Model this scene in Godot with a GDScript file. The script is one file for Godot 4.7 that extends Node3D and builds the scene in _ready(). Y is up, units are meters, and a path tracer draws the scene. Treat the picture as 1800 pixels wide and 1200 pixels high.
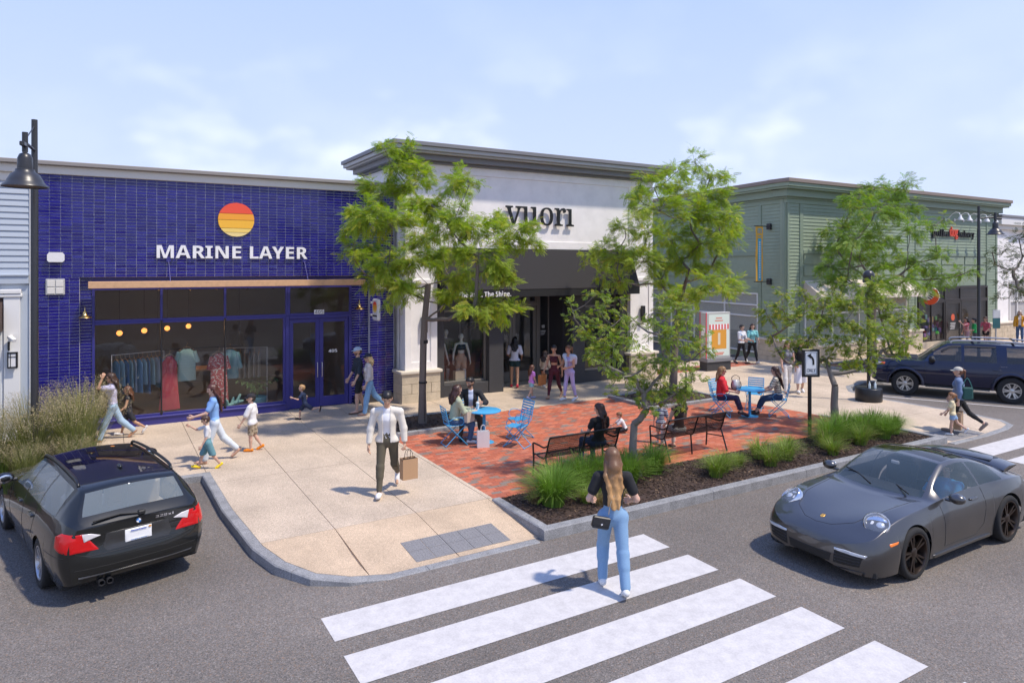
extends Node3D
# A shopping street: tiled shop, white shop, green shop, brick plaza, crossing, cars and people. World: x runs along the shop fronts, z towards the street, metres.

const SW := 0.13   # height of the pavement above the road
var M := {}
var rng := RandomNumberGenerator.new()
var names := {}


class MB:
	# collects triangles; tri() takes corners counter-clockwise seen from outside and stores them clockwise as Godot wants
	var v := PackedVector3Array()
	var n := PackedVector3Array()
	var c := PackedColorArray()
	var uv := PackedVector2Array()
	var tint := Color.WHITE
	var colored := false
	var textured := false

	func tri(a: Vector3, b: Vector3, d: Vector3) -> void:
		var m := (b - a).cross(d - a).normalized()
		v.append(a); v.append(d); v.append(b)
		n.append(m); n.append(m); n.append(m)
		if colored:
			c.append(tint); c.append(tint); c.append(tint)
		if textured:
			for i in 3:
				uv.append(Vector2.ZERO)

	func trin(a: Vector3, b: Vector3, d: Vector3, na: Vector3, nb: Vector3, nd: Vector3) -> void:
		v.append(a); v.append(d); v.append(b)
		n.append(na); n.append(nd); n.append(nb)
		if colored:
			c.append(tint); c.append(tint); c.append(tint)

	func quad(a: Vector3, b: Vector3, d: Vector3, e: Vector3) -> void:
		tri(a, b, d)
		tri(a, d, e)

	func quad_uv(a: Vector3, b: Vector3, d: Vector3, e: Vector3) -> void:
		# a lower left, b lower right, d upper right, e upper left
		textured = true
		var at := uv.size()
		quad(a, b, d, e)
		for k in [Vector2(0, 1), Vector2(1, 0), Vector2(1, 1), Vector2(0, 1), Vector2(0, 0), Vector2(1, 0)]:
			uv[at] = k
			at += 1

	func box(at: Vector3, s: Vector3, b := Basis.IDENTITY) -> void:
		cbox(at, s, 0.0, b)

	func cbox(at: Vector3, s: Vector3, ch: float, b := Basis.IDENTITY) -> void:
		# a box with chamfered edges
		var h := s * 0.5
		var P := func(x: float, y: float, z: float) -> Vector3: return at + b * Vector3(x, y, z)
		if ch <= 0.0:
			for q in [[0, 1], [1, 1], [2, 1], [0, -1], [1, -1], [2, -1]]:
				var ax: int = q[0]
				var sg: float = q[1]
				var u := (ax + 1) % 3
				var w := (ax + 2) % 3
				var k := []
				for t in [[-1, -1], [1, -1], [1, 1], [-1, 1]]:
					var p := Vector3.ZERO
					p[ax] = sg * h[ax]
					p[u] = t[0] * h[u] * sg
					p[w] = t[1] * h[w]
					k.append(at + b * p)
				quad(k[0], k[1], k[2], k[3])
			return
		var i := h - Vector3(ch, ch, ch)
		for sx in [-1.0, 1.0]:
			quad_o(P.call(sx * h.x, -i.y, -i.z), P.call(sx * h.x, i.y, -i.z), P.call(sx * h.x, i.y, i.z), P.call(sx * h.x, -i.y, i.z), b * Vector3(sx, 0, 0))
			quad_o(P.call(-i.x, sx * h.y, -i.z), P.call(-i.x, sx * h.y, i.z), P.call(i.x, sx * h.y, i.z), P.call(i.x, sx * h.y, -i.z), b * Vector3(0, sx, 0))
			quad_o(P.call(-i.x, -i.y, sx * h.z), P.call(i.x, -i.y, sx * h.z), P.call(i.x, i.y, sx * h.z), P.call(-i.x, i.y, sx * h.z), b * Vector3(0, 0, sx))
			for sy in [-1.0, 1.0]:
				quad_o(P.call(sx * h.x, sy * i.y, -i.z), P.call(sx * h.x, sy * i.y, i.z), P.call(sx * i.x, sy * h.y, i.z), P.call(sx * i.x, sy * h.y, -i.z), b * Vector3(sx, sy, 0))
				quad_o(P.call(sx * h.x, -i.y, sy * i.z), P.call(sx * h.x, i.y, sy * i.z), P.call(sx * i.x, i.y, sy * h.z), P.call(sx * i.x, -i.y, sy * h.z), b * Vector3(sx, 0, sy))
				quad_o(P.call(-i.x, sx * h.y, sy * i.z), P.call(i.x, sx * h.y, sy * i.z), P.call(i.x, sx * i.y, sy * h.z), P.call(-i.x, sx * i.y, sy * h.z), b * Vector3(0, sx, sy))
				for sz in [-1.0, 1.0]:
					tri_o(P.call(sx * h.x, sy * i.y, sz * i.z), P.call(sx * i.x, sy * h.y, sz * i.z), P.call(sx * i.x, sy * i.y, sz * h.z), b * Vector3(sx, sy, sz))

	func tri_o(a: Vector3, b: Vector3, d: Vector3, out: Vector3) -> void:
		if (b - a).cross(d - a).dot(out) < 0.0:
			tri(a, d, b)
		else:
			tri(a, b, d)

	func quad_o(a: Vector3, b: Vector3, d: Vector3, e: Vector3, out: Vector3) -> void:
		if (b - a).cross(d - a).dot(out) < 0.0:
			quad(a, e, d, b)
		else:
			quad(a, b, d, e)

	func prism(poly: PackedVector2Array, z0: float, z1: float, t := Transform3D.IDENTITY) -> void:
		# a polygon in local x, y pushed from z0 to z1
		var p := poly
		if Geometry2D.is_polygon_clockwise(p):
			p = poly.duplicate()
			p.reverse()
		var k := Geometry2D.triangulate_polygon(p)
		for i in range(0, k.size(), 3):
			var a := p[k[i]]
			var b := p[k[i + 1]]
			var d := p[k[i + 2]]
			if (b - a).cross(d - a) < 0.0:
				var s := b
				b = d
				d = s
			tri(t * Vector3(a.x, a.y, z1), t * Vector3(b.x, b.y, z1), t * Vector3(d.x, d.y, z1))
			tri(t * Vector3(a.x, a.y, z0), t * Vector3(d.x, d.y, z0), t * Vector3(b.x, b.y, z0))
		for i in p.size():
			var a := p[i]
			var b := p[(i + 1) % p.size()]
			quad(t * Vector3(a.x, a.y, z0), t * Vector3(b.x, b.y, z0), t * Vector3(b.x, b.y, z1), t * Vector3(a.x, a.y, z1))

	func slab(poly: PackedVector2Array, y0: float, y1: float) -> void:
		# a polygon given in world x, z lying between heights y0 and y1
		var q := PackedVector2Array()
		for k in poly:
			q.append(Vector2(k.x, -k.y))
		prism(q, y0, y1, Transform3D(Basis(Vector3(1, 0, 0), Vector3(0, 0, -1), Vector3(0, 1, 0)), Vector3.ZERO))

	func tube(path: PackedVector3Array, r0: float, r1 := -1.0, sides := 8, caps := true, radii := PackedFloat32Array()) -> void:
		if r1 < 0.0:
			r1 = r0
		var m := path.size()
		var up := Vector3.UP
		var ring := []
		var fr := []
		var ref := Vector3.ZERO
		for i in m:
			var d := (path[mini(i + 1, m - 1)] - path[maxi(i - 1, 0)]).normalized()
			if i == 0:
				ref = up.cross(d) if absf(d.y) < 0.95 else Vector3.RIGHT.cross(d)
				ref = ref.normalized()
			else:
				ref = (ref - d * ref.dot(d)).normalized()
			var o := d.cross(ref)
			var r: float = radii[i] if radii.size() == m else lerpf(r0, r1, float(i) / maxf(m - 1, 1))
			var k := PackedVector3Array()
			var nn := PackedVector3Array()
			for s in sides:
				var a := TAU * s / sides
				var w := ref * cos(a) + o * sin(a)
				nn.append(w)
				k.append(path[i] + w * r)
			ring.append(k)
			fr.append(nn)
		for i in m - 1:
			for s in sides:
				var t := (s + 1) % sides
				trin(ring[i][s], ring[i][t], ring[i + 1][t], fr[i][s], fr[i][t], fr[i + 1][t])
				trin(ring[i][s], ring[i + 1][t], ring[i + 1][s], fr[i][s], fr[i + 1][t], fr[i + 1][s])
		if caps:
			for s in sides:
				var t := (s + 1) % sides
				tri(path[0], ring[0][t], ring[0][s])
				tri(path[m - 1], ring[m - 1][s], ring[m - 1][t])

	func lathe(prof: PackedVector2Array, sides := 20, t := Transform3D.IDENTITY) -> void:
		# profile of (radius, height) from bottom to top turned about local y
		for i in prof.size() - 1:
			var a := prof[i]
			var b := prof[i + 1]
			var e := b - a
			var na := Vector2(e.y, -e.x).normalized()
			var n0 := na
			var n1 := na
			if i > 0:
				var e0 := a - prof[i - 1]
				var m0 := Vector2(e0.y, -e0.x).normalized()
				if m0.dot(na) > 0.6:
					n0 = (na + m0).normalized()
			if i < prof.size() - 2:
				var e1 := prof[i + 2] - b
				var m1 := Vector2(e1.y, -e1.x).normalized()
				if m1.dot(na) > 0.6:
					n1 = (na + m1).normalized()
			for s in sides:
				var f0 := TAU * s / sides
				var f1 := TAU * (s + 1) / sides
				var c0 := Vector3(cos(f0), 0, -sin(f0))
				var c1 := Vector3(cos(f1), 0, -sin(f1))
				var y := Vector3.UP
				var p := [t * (c0 * a.x + y * a.y), t * (c1 * a.x + y * a.y), t * (c1 * b.x + y * b.y), t * (c0 * b.x + y * b.y)]
				var q := [(t.basis * (c0 * n0.x + y * n0.y)).normalized(), (t.basis * (c1 * n0.x + y * n0.y)).normalized(), (t.basis * (c1 * n1.x + y * n1.y)).normalized(), (t.basis * (c0 * n1.x + y * n1.y)).normalized()]
				if a.x > 0.0001:
					trin(p[0], p[1], p[2], q[0], q[1], q[2])
				if b.x > 0.0001:
					trin(p[0], p[2], p[3], q[0], q[2], q[3])

	func grid(rows: Array, flip := false, closed := false) -> void:
		# rows of points joined smoothly
		var h := rows.size()
		var w: int = rows[0].size()
		var nn := []
		for i in h:
			var k := PackedVector3Array()
			for j in w:
				var jl := (j - 1 + w) % w if closed else maxi(j - 1, 0)
				var jr := (j + 1) % w if closed else mini(j + 1, w - 1)
				var du: Vector3 = rows[i][jr] - rows[i][jl]
				var dv: Vector3 = rows[mini(i + 1, h - 1)][j] - rows[maxi(i - 1, 0)][j]
				if du.length_squared() < 1e-10:
					var i2 := 1 if i == 0 else h - 2
					du = rows[i2][jr] - rows[i2][jl]
				var m := du.cross(dv).normalized()
				k.append(-m if flip else m)
			nn.append(k)
		for i in h - 1:
			for j in (w if closed else w - 1):
				var j2 := (j + 1) % w
				var a: Vector3 = rows[i][j]
				var b: Vector3 = rows[i][j2]
				var d: Vector3 = rows[i + 1][j2]
				var e: Vector3 = rows[i + 1][j]
				if flip:
					trin(a, d, b, nn[i][j], nn[i + 1][j2], nn[i][j2])
					trin(a, e, d, nn[i][j], nn[i + 1][j], nn[i + 1][j2])
				else:
					trin(a, b, d, nn[i][j], nn[i][j2], nn[i + 1][j2])
					trin(a, d, e, nn[i][j], nn[i + 1][j2], nn[i + 1][j])

	func ball(at: Vector3, r: Vector3, seg := 12) -> void:
		var rows := []
		for i in seg / 2 + 1:
			var a := -PI / 2 + PI * i / (seg / 2)
			var k := PackedVector3Array()
			for j in seg:
				var b := TAU * j / seg
				k.append(at + Vector3(cos(a) * cos(b) * r.x, sin(a) * r.y, -cos(a) * sin(b) * r.z))
			rows.append(k)
		grid(rows, false, true)

	func mesh() -> ArrayMesh:
		var a := []
		a.resize(Mesh.ARRAY_MAX)
		a[Mesh.ARRAY_VERTEX] = v
		a[Mesh.ARRAY_NORMAL] = n
		if colored:
			a[Mesh.ARRAY_COLOR] = c
		if textured:
			a[Mesh.ARRAY_TEX_UV] = uv
		var m := ArrayMesh.new()
		m.add_surface_from_arrays(Mesh.PRIMITIVE_TRIANGLES, a)
		return m


func numbered(s: String) -> String:
	var k: int = names.get(s, -1) + 1
	names[s] = k
	return s if k == 0 else "%s_%03d" % [s, k]


func tag(o: Node3D, label := "", category := "", group := "", kind := "") -> Node3D:
	for q in [["label", label], ["category", category], ["group", group], ["kind", kind]]:
		if q[1] != "":
			o.set_meta(q[0], q[1])
	return o


func thing(called: String, label: String, category: String, at := Vector3.ZERO, turn := 0.0, group := "") -> Node3D:
	var o := Node3D.new()
	o.name = numbered(called)
	add_child(o)
	o.position = at
	o.rotation.y = turn
	return tag(o, label, category, group)


func structure(called: String) -> Node3D:
	var o := Node3D.new()
	o.name = numbered(called)
	add_child(o)
	return tag(o, "", "", "", "structure")


func part(parent: Node3D, called: String, m: Mesh, mat: Material, at := Vector3.ZERO, basis := Basis.IDENTITY) -> MeshInstance3D:
	var o := MeshInstance3D.new()
	o.name = called
	o.mesh = m
	o.material_override = mat
	o.transform = Transform3D(basis, at)
	parent.add_child(o, true)
	return o


func bpart(parent: Node3D, called: String, mat: Material, at: Vector3, size: Vector3, ch := 0.0, basis := Basis.IDENTITY) -> MeshInstance3D:
	var b := MB.new()
	b.cbox(Vector3.ZERO, size, ch)
	return part(parent, called, b.mesh(), mat, at, basis)


func copy(o: Node3D, at: Vector3, turn: float, label := "") -> Node3D:
	var r: Node3D = o.duplicate()
	r.name = numbered(String(o.name).trim_suffix("_000"))
	add_child(r)
	r.position = at
	r.rotation.y = turn
	if label != "":
		r.set_meta("label", label)
	return r


func ry(deg: float) -> Basis:
	return Basis(Vector3.UP, deg_to_rad(deg))


func lettering(parent: Node3D, called: String, text: String, font: String, weight: int, mat: Material, x0: float, x1: float, y0: float, y1: float, depth: float, t := Transform3D.IDENTITY) -> MeshInstance3D:
	# raised letters that fill the box x0..x1, y0..y1 of the plane given by t
	var f := SystemFont.new()
	f.font_names = PackedStringArray([font])
	f.font_weight = weight
	var m := TextMesh.new()
	m.font = f
	m.text = text
	m.font_size = 64
	m.pixel_size = 0.01
	m.curve_step = 1.0
	m.depth = 0.02
	var bb := m.get_aabb()
	var s := Vector3((x1 - x0) / bb.size.x, (y1 - y0) / bb.size.y, depth / bb.size.z)
	var o := part(parent, called, m, mat)
	var local := Transform3D(Basis.from_scale(s), Vector3(x0 - bb.position.x * s.x, y0 - bb.position.y * s.y, -bb.position.z * s.z))
	o.transform = t * local
	return o


# ---------------------------------------------------------------- materials
func lin(r: float, g: float, b: float) -> Color:
	return Color(r, g, b).linear_to_srgb()


func mt(r: float, g: float, b: float, rough := 0.8, metal := 0.0) -> StandardMaterial3D:
	var m := StandardMaterial3D.new()
	m.albedo_color = lin(r, g, b)
	m.roughness = rough
	m.metallic = metal
	return m


func noise_image(size: int, freq: float, sd: int, lo: float, hi: float, octaves := 4, gain := 0.5) -> Image:
	# seamless grey noise between lo and hi (as linear factors)
	var f := FastNoiseLite.new()
	f.noise_type = FastNoiseLite.TYPE_SIMPLEX_SMOOTH
	f.seed = sd
	f.frequency = freq
	f.fractal_octaves = octaves
	f.fractal_gain = gain
	var im := f.get_seamless_image(size, size)
	im.convert(Image.FORMAT_L8)
	var d := im.get_data()
	var lut := PackedByteArray()
	for i in 256:
		lut.append(int(clampf(Color(lerpf(lo, hi, i / 255.0), 0, 0).linear_to_srgb().r, 0, 1) * 255))
	for i in d.size():
		d[i] = lut[d[i]]
	return Image.create_from_data(size, size, false, Image.FORMAT_L8, d)


func tex(im: Image) -> ImageTexture:
	return ImageTexture.create_from_image(im)


func speckle_image(size: int, sd: int, base: Color, spots: Array, share: float) -> Image:
	# grains: each pixel is the base with a jitter, some are one of the spot colours
	var r := RandomNumberGenerator.new()
	r.seed = sd
	var d := PackedByteArray()
	d.resize(size * size * 3)
	for i in size * size:
		var c := base
		var j := r.randf_range(0.8, 1.2)
		if r.randf() < share:
			c = spots[r.randi() % spots.size()]
			j = r.randf_range(0.85, 1.1)
		d[i * 3] = int(clampf(c.r * j, 0, 1) * 255)
		d[i * 3 + 1] = int(clampf(c.g * j, 0, 1) * 255)
		d[i * 3 + 2] = int(clampf(c.b * j, 0, 1) * 255)
	return Image.create_from_data(size, size, false, Image.FORMAT_RGB8, d)


func grained(m: StandardMaterial3D, t: Texture2D, per_m: float, coarse: Texture2D = null, coarse_per_m := 0.1) -> StandardMaterial3D:
	# a fine world-mapped texture, times a coarse one
	m.albedo_texture = t
	m.uv1_triplanar = true
	m.uv1_world_triplanar = true
	m.uv1_scale = Vector3.ONE * per_m
	if coarse:
		m.detail_enabled = true
		m.detail_albedo = coarse
		m.detail_blend_mode = BaseMaterial3D.BLEND_MODE_MUL
		m.detail_uv_layer = BaseMaterial3D.DETAIL_UV_2
		m.uv2_triplanar = true
		m.uv2_world_triplanar = true
		m.uv2_scale = Vector3.ONE * coarse_per_m
	return m


func relief(m: StandardMaterial3D, t: Texture2D, cm: float) -> StandardMaterial3D:
	m.heightmap_enabled = true
	m.heightmap_texture = t
	m.heightmap_scale = cm
	return m


func pane(r: float, g: float, b: float, alpha: float) -> StandardMaterial3D:
	var m := mt(r, g, b, 0.02)
	m.albedo_color.a = alpha
	m.transparency = BaseMaterial3D.TRANSPARENCY_ALPHA
	m.metallic_specular = 0.5
	return m


func paint(r: float, g: float, b: float, metal := 0.0) -> StandardMaterial3D:
	var m := mt(r, g, b, 0.32, metal)
	m.metallic_specular = 0.25
	m.clearcoat_enabled = true
	m.clearcoat = 1.0
	m.clearcoat_roughness = 0.03
	return m


func make_materials() -> void:
	var fine := tex(noise_image(512, 0.05, 3, 0.7, 1.3, 5, 0.7))
	var blot := tex(noise_image(512, 0.008, 5, 0.72, 1.0, 4, 0.55))
	var blot2 := tex(noise_image(512, 0.006, 9, 0.6, 1.0, 5, 0.6))
	M.fine_tex = fine
	M.blot_tex = blot
	M.blot2_tex = blot2
	var asph := speckle_image(512, 11, Color(0.465, 0.44, 0.415), [Color(0.6, 0.55, 0.49), Color(0.32, 0.3, 0.28), Color(0.6, 0.48, 0.38), Color(0.66, 0.63, 0.6)], 0.16)
	M.asphalt = grained(mt(1, 1, 1, 0.95), tex(asph), 0.22, blot2, 0.045)
	var conc := speckle_image(512, 13, Color(0.79, 0.715, 0.625), [Color(0.73, 0.655, 0.56), Color(0.81, 0.75, 0.67)], 0.2)
	M.concrete_tex = tex(conc)
	M.concrete = grained(mt(1, 1, 1, 0.9), M.concrete_tex, 0.3, blot, 0.16)
	M.concrete_new = grained(mt(1.0, 0.94, 0.86, 0.9), M.concrete_tex, 0.37, blot, 0.23)
	M.joint = mt(0.16, 0.13, 0.1, 0.95)
	var gran := speckle_image(512, 17, Color(0.60, 0.60, 0.60), [Color(0.42, 0.42, 0.42), Color(0.72, 0.72, 0.72), Color(0.5, 0.5, 0.5)], 0.4)
	M.granite_tex = tex(gran)
	M.granite = relief(grained(mt(1, 1, 1, 0.85), M.granite_tex, 0.5, tex(noise_image(512, 0.01, 21, 0.65, 1.05, 5, 0.6)), 0.5), fine, 0.6)
	M.warning = grained(mt(0.7, 0.68, 0.68, 0.8), M.granite_tex, 0.9)
	var worn := noise_image(512, 0.02, 31, 0.78, 1.06, 5, 0.75)
	M.road_paint = grained(mt(0.6, 0.575, 0.555, 0.75), tex(worn), 0.35, tex(noise_image(512, 0.05, 33, 0.86, 1.05, 4, 0.7)), 1.1)
	M.mulch = relief(grained(mt(0.055, 0.033, 0.024, 0.95), tex(noise_image(512, 0.09, 41, 0.3, 2.0, 4, 0.7)), 1.2), fine, 2.0)
	M.chip = mt(1, 1, 1, 0.95)
	M.chip.vertex_color_use_as_albedo = true
	M.brick = grained(mt(1, 1, 1, 0.9), tex(noise_image(256, 0.06, 43, 0.75, 1.2, 4, 0.7)), 1.6)
	M.brick.vertex_color_use_as_albedo = true
	M.bark = relief(grained(mt(0.17, 0.14, 0.115, 0.95), tex(noise_image(256, 0.06, 51, 0.5, 1.7, 4, 0.7)), 1.5), fine, 2.0)
	M.bark_pale = relief(grained(mt(0.22, 0.19, 0.165, 0.95), tex(noise_image(256, 0.07, 53, 0.45, 1.7, 4, 0.7)), 2.0), fine, 2.0)
	M.leaf = mt(1, 1, 1, 0.6)
	M.leaf.vertex_color_use_as_albedo = true
	M.leaf.backlight_enabled = true
	M.leaf.backlight = Color(0.9, 1.0, 0.4)
	M.grass = mt(1, 1, 1, 0.6)
	M.grass.vertex_color_use_as_albedo = true
	M.grass.backlight_enabled = true
	M.grass.backlight = Color(0.7, 0.75, 0.4)
	# buildings
	M.tile = mt(1, 1, 1, 0.12)
	M.tile.vertex_color_use_as_albedo = true
	M.grout = mt(0.52, 0.52, 0.58, 0.9)
	M.blue_frame = mt(0.032, 0.03, 0.19, 0.4)
	M.white_paint = grained(mt(0.88, 0.85, 0.82, 0.6), tex(noise_image(256, 0.02, 61, 0.9, 1.03, 4, 0.6)), 0.3)
	M.white_trim = mt(0.74, 0.73, 0.70, 0.55)
	M.cream = mt(0.68, 0.65, 0.58, 0.6)
	M.roof_edge = mt(0.27, 0.25, 0.23, 0.6)
	M.grey_cornice = mt(0.20, 0.20, 0.21, 0.55)
	M.pale_cornice = mt(0.42, 0.42, 0.40, 0.55)
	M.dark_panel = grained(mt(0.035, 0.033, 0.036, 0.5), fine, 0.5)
	M.grey_stone = grained(mt(0.15, 0.145, 0.15, 0.7), M.granite_tex, 0.6)
	M.black_cloth = grained(mt(0.028, 0.026, 0.027, 0.9), fine, 0.7)
	M.limestone = relief(grained(mt(0.62, 0.52, 0.38, 0.9), fine, 0.6, blot, 0.5), fine, 0.8)
	M.limecap = mt(0.64, 0.57, 0.47, 0.8)
	M.green_board = grained(mt(0.255, 0.315, 0.225, 0.6), tex(noise_image(256, 0.03, 63, 0.9, 1.05, 4, 0.6)), 0.4)
	M.green_trim = mt(0.215, 0.275, 0.2, 0.55)
	M.blue_board = mt(0.42, 0.47, 0.53, 0.6)
	M.brown_roof = mt(0.24, 0.19, 0.16, 0.7)
	M.taupe_frame = mt(0.16, 0.145, 0.125, 0.4)
	M.bronze_frame = mt(0.03, 0.024, 0.02, 0.4)
	M.wood = grained(mt(0.62, 0.37, 0.2, 0.6), tex(noise_image(256, 0.03, 65, 0.85, 1.08, 3, 0.6)), 0.8)
	M.shop_glass = pane(0.02, 0.025, 0.025, 0.25)
	M.shop_glass.metallic_specular = 0.7
	M.pale_glass = pane(0.5, 0.55, 0.5, 0.35)
	M.black_metal = mt(0.012, 0.012, 0.013, 0.35)
	M.pole_metal = mt(0.03, 0.03, 0.032, 0.35, 0.0)
	M.brass = mt(0.75, 0.52, 0.2, 0.25, 1.0)
	M.chrome = mt(0.75, 0.75, 0.76, 0.12, 1.0)
	M.alu = mt(0.55, 0.55, 0.56, 0.35, 1.0)
	M.white_plastic = mt(0.75, 0.74, 0.72, 0.4)
	M.sky_blue = mt(0.06, 0.34, 0.62, 0.4)
	M.black_rubber = mt(0.016, 0.016, 0.016, 0.85)
	M.dark_cave = mt(0.02, 0.019, 0.018, 0.9)
	M.shop_floor = mt(0.2, 0.17, 0.14, 0.5)
	M.shop_wall = mt(0.2, 0.2, 0.2, 0.8)
	M.yellow = mt(0.82, 0.46, 0.07, 0.7)
	M.banner_blue = mt(0.09, 0.42, 0.6, 0.7)
	M.red = mt(0.6, 0.03, 0.025, 0.5)
	M.black = mt(0.01, 0.01, 0.01, 0.6)
	M.white = mt(0.8, 0.8, 0.79, 0.5)
	var fl := noise_image(256, 0.03, 81, 0.0, 1.0, 3, 0.5)
	var fd := PackedByteArray()
	for k in fl.get_data():
		var red := k > 150
		fd.append(170 if red else 205)
		fd.append(70 if red else 205)
		fd.append(75 if red else 195)
	M.flower = mt(1, 1, 1, 0.85)
	M.flower.albedo_texture = tex(Image.create_from_data(256, 256, false, Image.FORMAT_RGB8, fd))
	M.flower.uv1_triplanar = true
	M.flower.uv1_scale = Vector3.ONE * 1.6
	M.bulb = mt(0.9, 0.5, 0.2, 0.5)
	M.bulb.emission_enabled = true
	M.bulb.emission = Color(1.0, 0.62, 0.3)
	M.bulb.emission_energy_multiplier = 2.0


func _ready() -> void:
	# camera, sky, sun, exposure
	var cam := Camera3D.new()
	cam.name = "camera"
	cam.position = Vector3(0, 4.1, 0)
	cam.rotation_degrees.y = -30.72
	cam.projection = Camera3D.PROJECTION_FRUSTUM
	cam.near = 0.1
	cam.far = 2000.0
	cam.size = 0.1
	cam.frustum_offset = Vector2(0, -0.010833)
	add_child(cam)
	var env := Environment.new()
	env.background_mode = Environment.BG_SKY
	env.tonemap_mode = Environment.TONE_MAPPER_LINEAR
	env.tonemap_exposure = 1.32
	env.sdfgi_enabled = true
	env.ssao_enabled = true
	env.ssil_enabled = true
	env.fog_enabled = true
	env.fog_density = 0.0001
	env.fog_light_color = Color(0.86, 0.9, 1.0)
	var sm := ProceduralSkyMaterial.new()
	sm.sky_top_color = Color(0.46, 0.61, 0.93)
	sm.sky_horizon_color = Color(0.79, 0.84, 0.935)
	sm.sky_curve = 0.45
	sm.ground_bottom_color = Color(0.4, 0.38, 0.36)
	sm.ground_horizon_color = Color(0.75, 0.78, 0.82)
	sm.sky_cover = tex(clouds())
	sm.sky_cover_modulate = Color(1, 1, 1, 1)
	var sky := Sky.new()
	sky.sky_material = sm
	env.sky = sky
	var we := WorldEnvironment.new()
	we.name = "environment"
	we.environment = env
	add_child(we)
	var sun := DirectionalLight3D.new()
	sun.name = "sun"
	sun.light_energy = 1.1
	sun.light_color = Color(1.0, 0.955, 0.89)
	sun.light_angular_distance = 2.5
	sun.shadow_enabled = true
	sun.sky_mode = DirectionalLight3D.SKY_MODE_LIGHT_ONLY
	sun.look_at_from_position(Vector3(0.62, 1.72, 0.74) * 20.0, Vector3.ZERO)
	add_child(sun)
	rng.seed = 7
	make_materials()
	build_all()


func clouds() -> Image:
	# thin white veils and a few soft heaps low over the horizon, added to the blue
	var f := FastNoiseLite.new()
	f.seed = 4
	f.noise_type = FastNoiseLite.TYPE_SIMPLEX_SMOOTH
	f.frequency = 1.0
	f.fractal_octaves = 5
	f.fractal_gain = 0.55
	var w := 1024
	var h := 512
	var d := PackedByteArray()
	d.resize(w * h * 4)
	for j in h:
		var el := PI * (0.5 - (j + 0.5) / h)
		for i in w:
			var az := TAU * i / w
			var p := Vector3(cos(el) * cos(az), sin(el), cos(el) * sin(az))
			var a := 0.0
			if el > -0.02:
				var q := p / (p.y + 0.35)
				a = clampf((f.get_noise_3d(q.x * 1.3, q.z * 1.3, 2.0) + 0.12) * 1.1, 0.0, 1.0) * 0.09
				var low := f.get_noise_3d(p.x * 4.0, p.y * 9.0, p.z * 4.0)
				a += clampf(low - 0.1, 0.0, 0.5) * 0.5 * clampf(1.0 - absf(el - 0.16) / 0.16, 0.0, 1.0)
			var k := (j * w + i) * 4
			d[k] = 255
			d[k + 1] = 240
			d[k + 2] = 238
			d[k + 3] = int(clampf(a, 0, 1) * 255)
	return Image.create_from_data(w, h, false, Image.FORMAT_RGBA8, d)


# ---------------------------------------------------------------- ground, pavements, kerbs
func hs(x: float, z: float) -> float:
	# height of the pavement: it falls to the road at the two crossings
	if x > 16.7:
		return SW * clampf((-8.62 - z) / 1.6, 0.0, 1.0) if x < 20.6 and z > -12.0 else SW
	if z > -10.3:
		return SW * clampf(maxf((-8.75 - z) / 1.5, (3.35 - x) / 1.3), 0.0, 1.0)
	return SW


func pv(a: Array) -> PackedVector2Array:
	var p := PackedVector2Array()
	for i in range(0, a.size(), 2):
		p.append(Vector2(a[i], a[i + 1]))
	return p


func rect(x0: float, z0: float, x1: float, z1: float) -> PackedVector2Array:
	return PackedVector2Array([Vector2(x0, z0), Vector2(x1, z0), Vector2(x1, z1), Vector2(x0, z1)])


func sheet(b: MB, poly: PackedVector2Array, dy: float, skirt: float) -> void:
	# a piece of pavement that follows hs(), with sides of depth skirt
	var parts := [poly]
	var near_ramp := false
	for k in poly:
		if k.y > -10.5 and k.x > 1.5 and k.x < 20.6:
			near_ramp = true
	if near_ramp:
		parts = []
		var bb := Rect2(poly[0], Vector2.ZERO)
		for k in poly:
			bb = bb.expand(k)
		var st := 0.3
		for i in int(ceil(bb.size.x / st)):
			for j in int(ceil(bb.size.y / st)):
				var c := rect(bb.position.x + i * st, bb.position.y + j * st, bb.position.x + (i + 1) * st, bb.position.y + (j + 1) * st)
				parts.append_array(Geometry2D.intersect_polygons(poly, c))
	for q in parts:
		var k := Geometry2D.triangulate_polygon(q)
		for i in range(0, k.size(), 3):
			var t := []
			for j in 3:
				var w: Vector2 = q[k[i + j]]
				t.append(Vector3(w.x, hs(w.x, w.y) + dy, w.y))
			b.tri_o(t[0], t[1], t[2], Vector3.UP)
	if skirt > 0.0:
		var mid := Vector2.ZERO
		for k in poly:
			mid += k / poly.size()
		for i in poly.size():
			var p := poly[i]
			var q := poly[(i + 1) % poly.size()]
			var e := (q - p)
			var out := Vector3(e.y, 0, -e.x)
			if out.dot(Vector3(p.x - mid.x, 0, p.y - mid.y)) < 0.0:
				out = -out
			var y0 := hs(p.x, p.y) + dy
			var y1 := hs(q.x, q.y) + dy
			b.quad_o(Vector3(p.x, y0, p.y), Vector3(q.x, y1, q.y), Vector3(q.x, y1 - skirt, q.y), Vector3(p.x, y0 - skirt, p.y), out)


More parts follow.
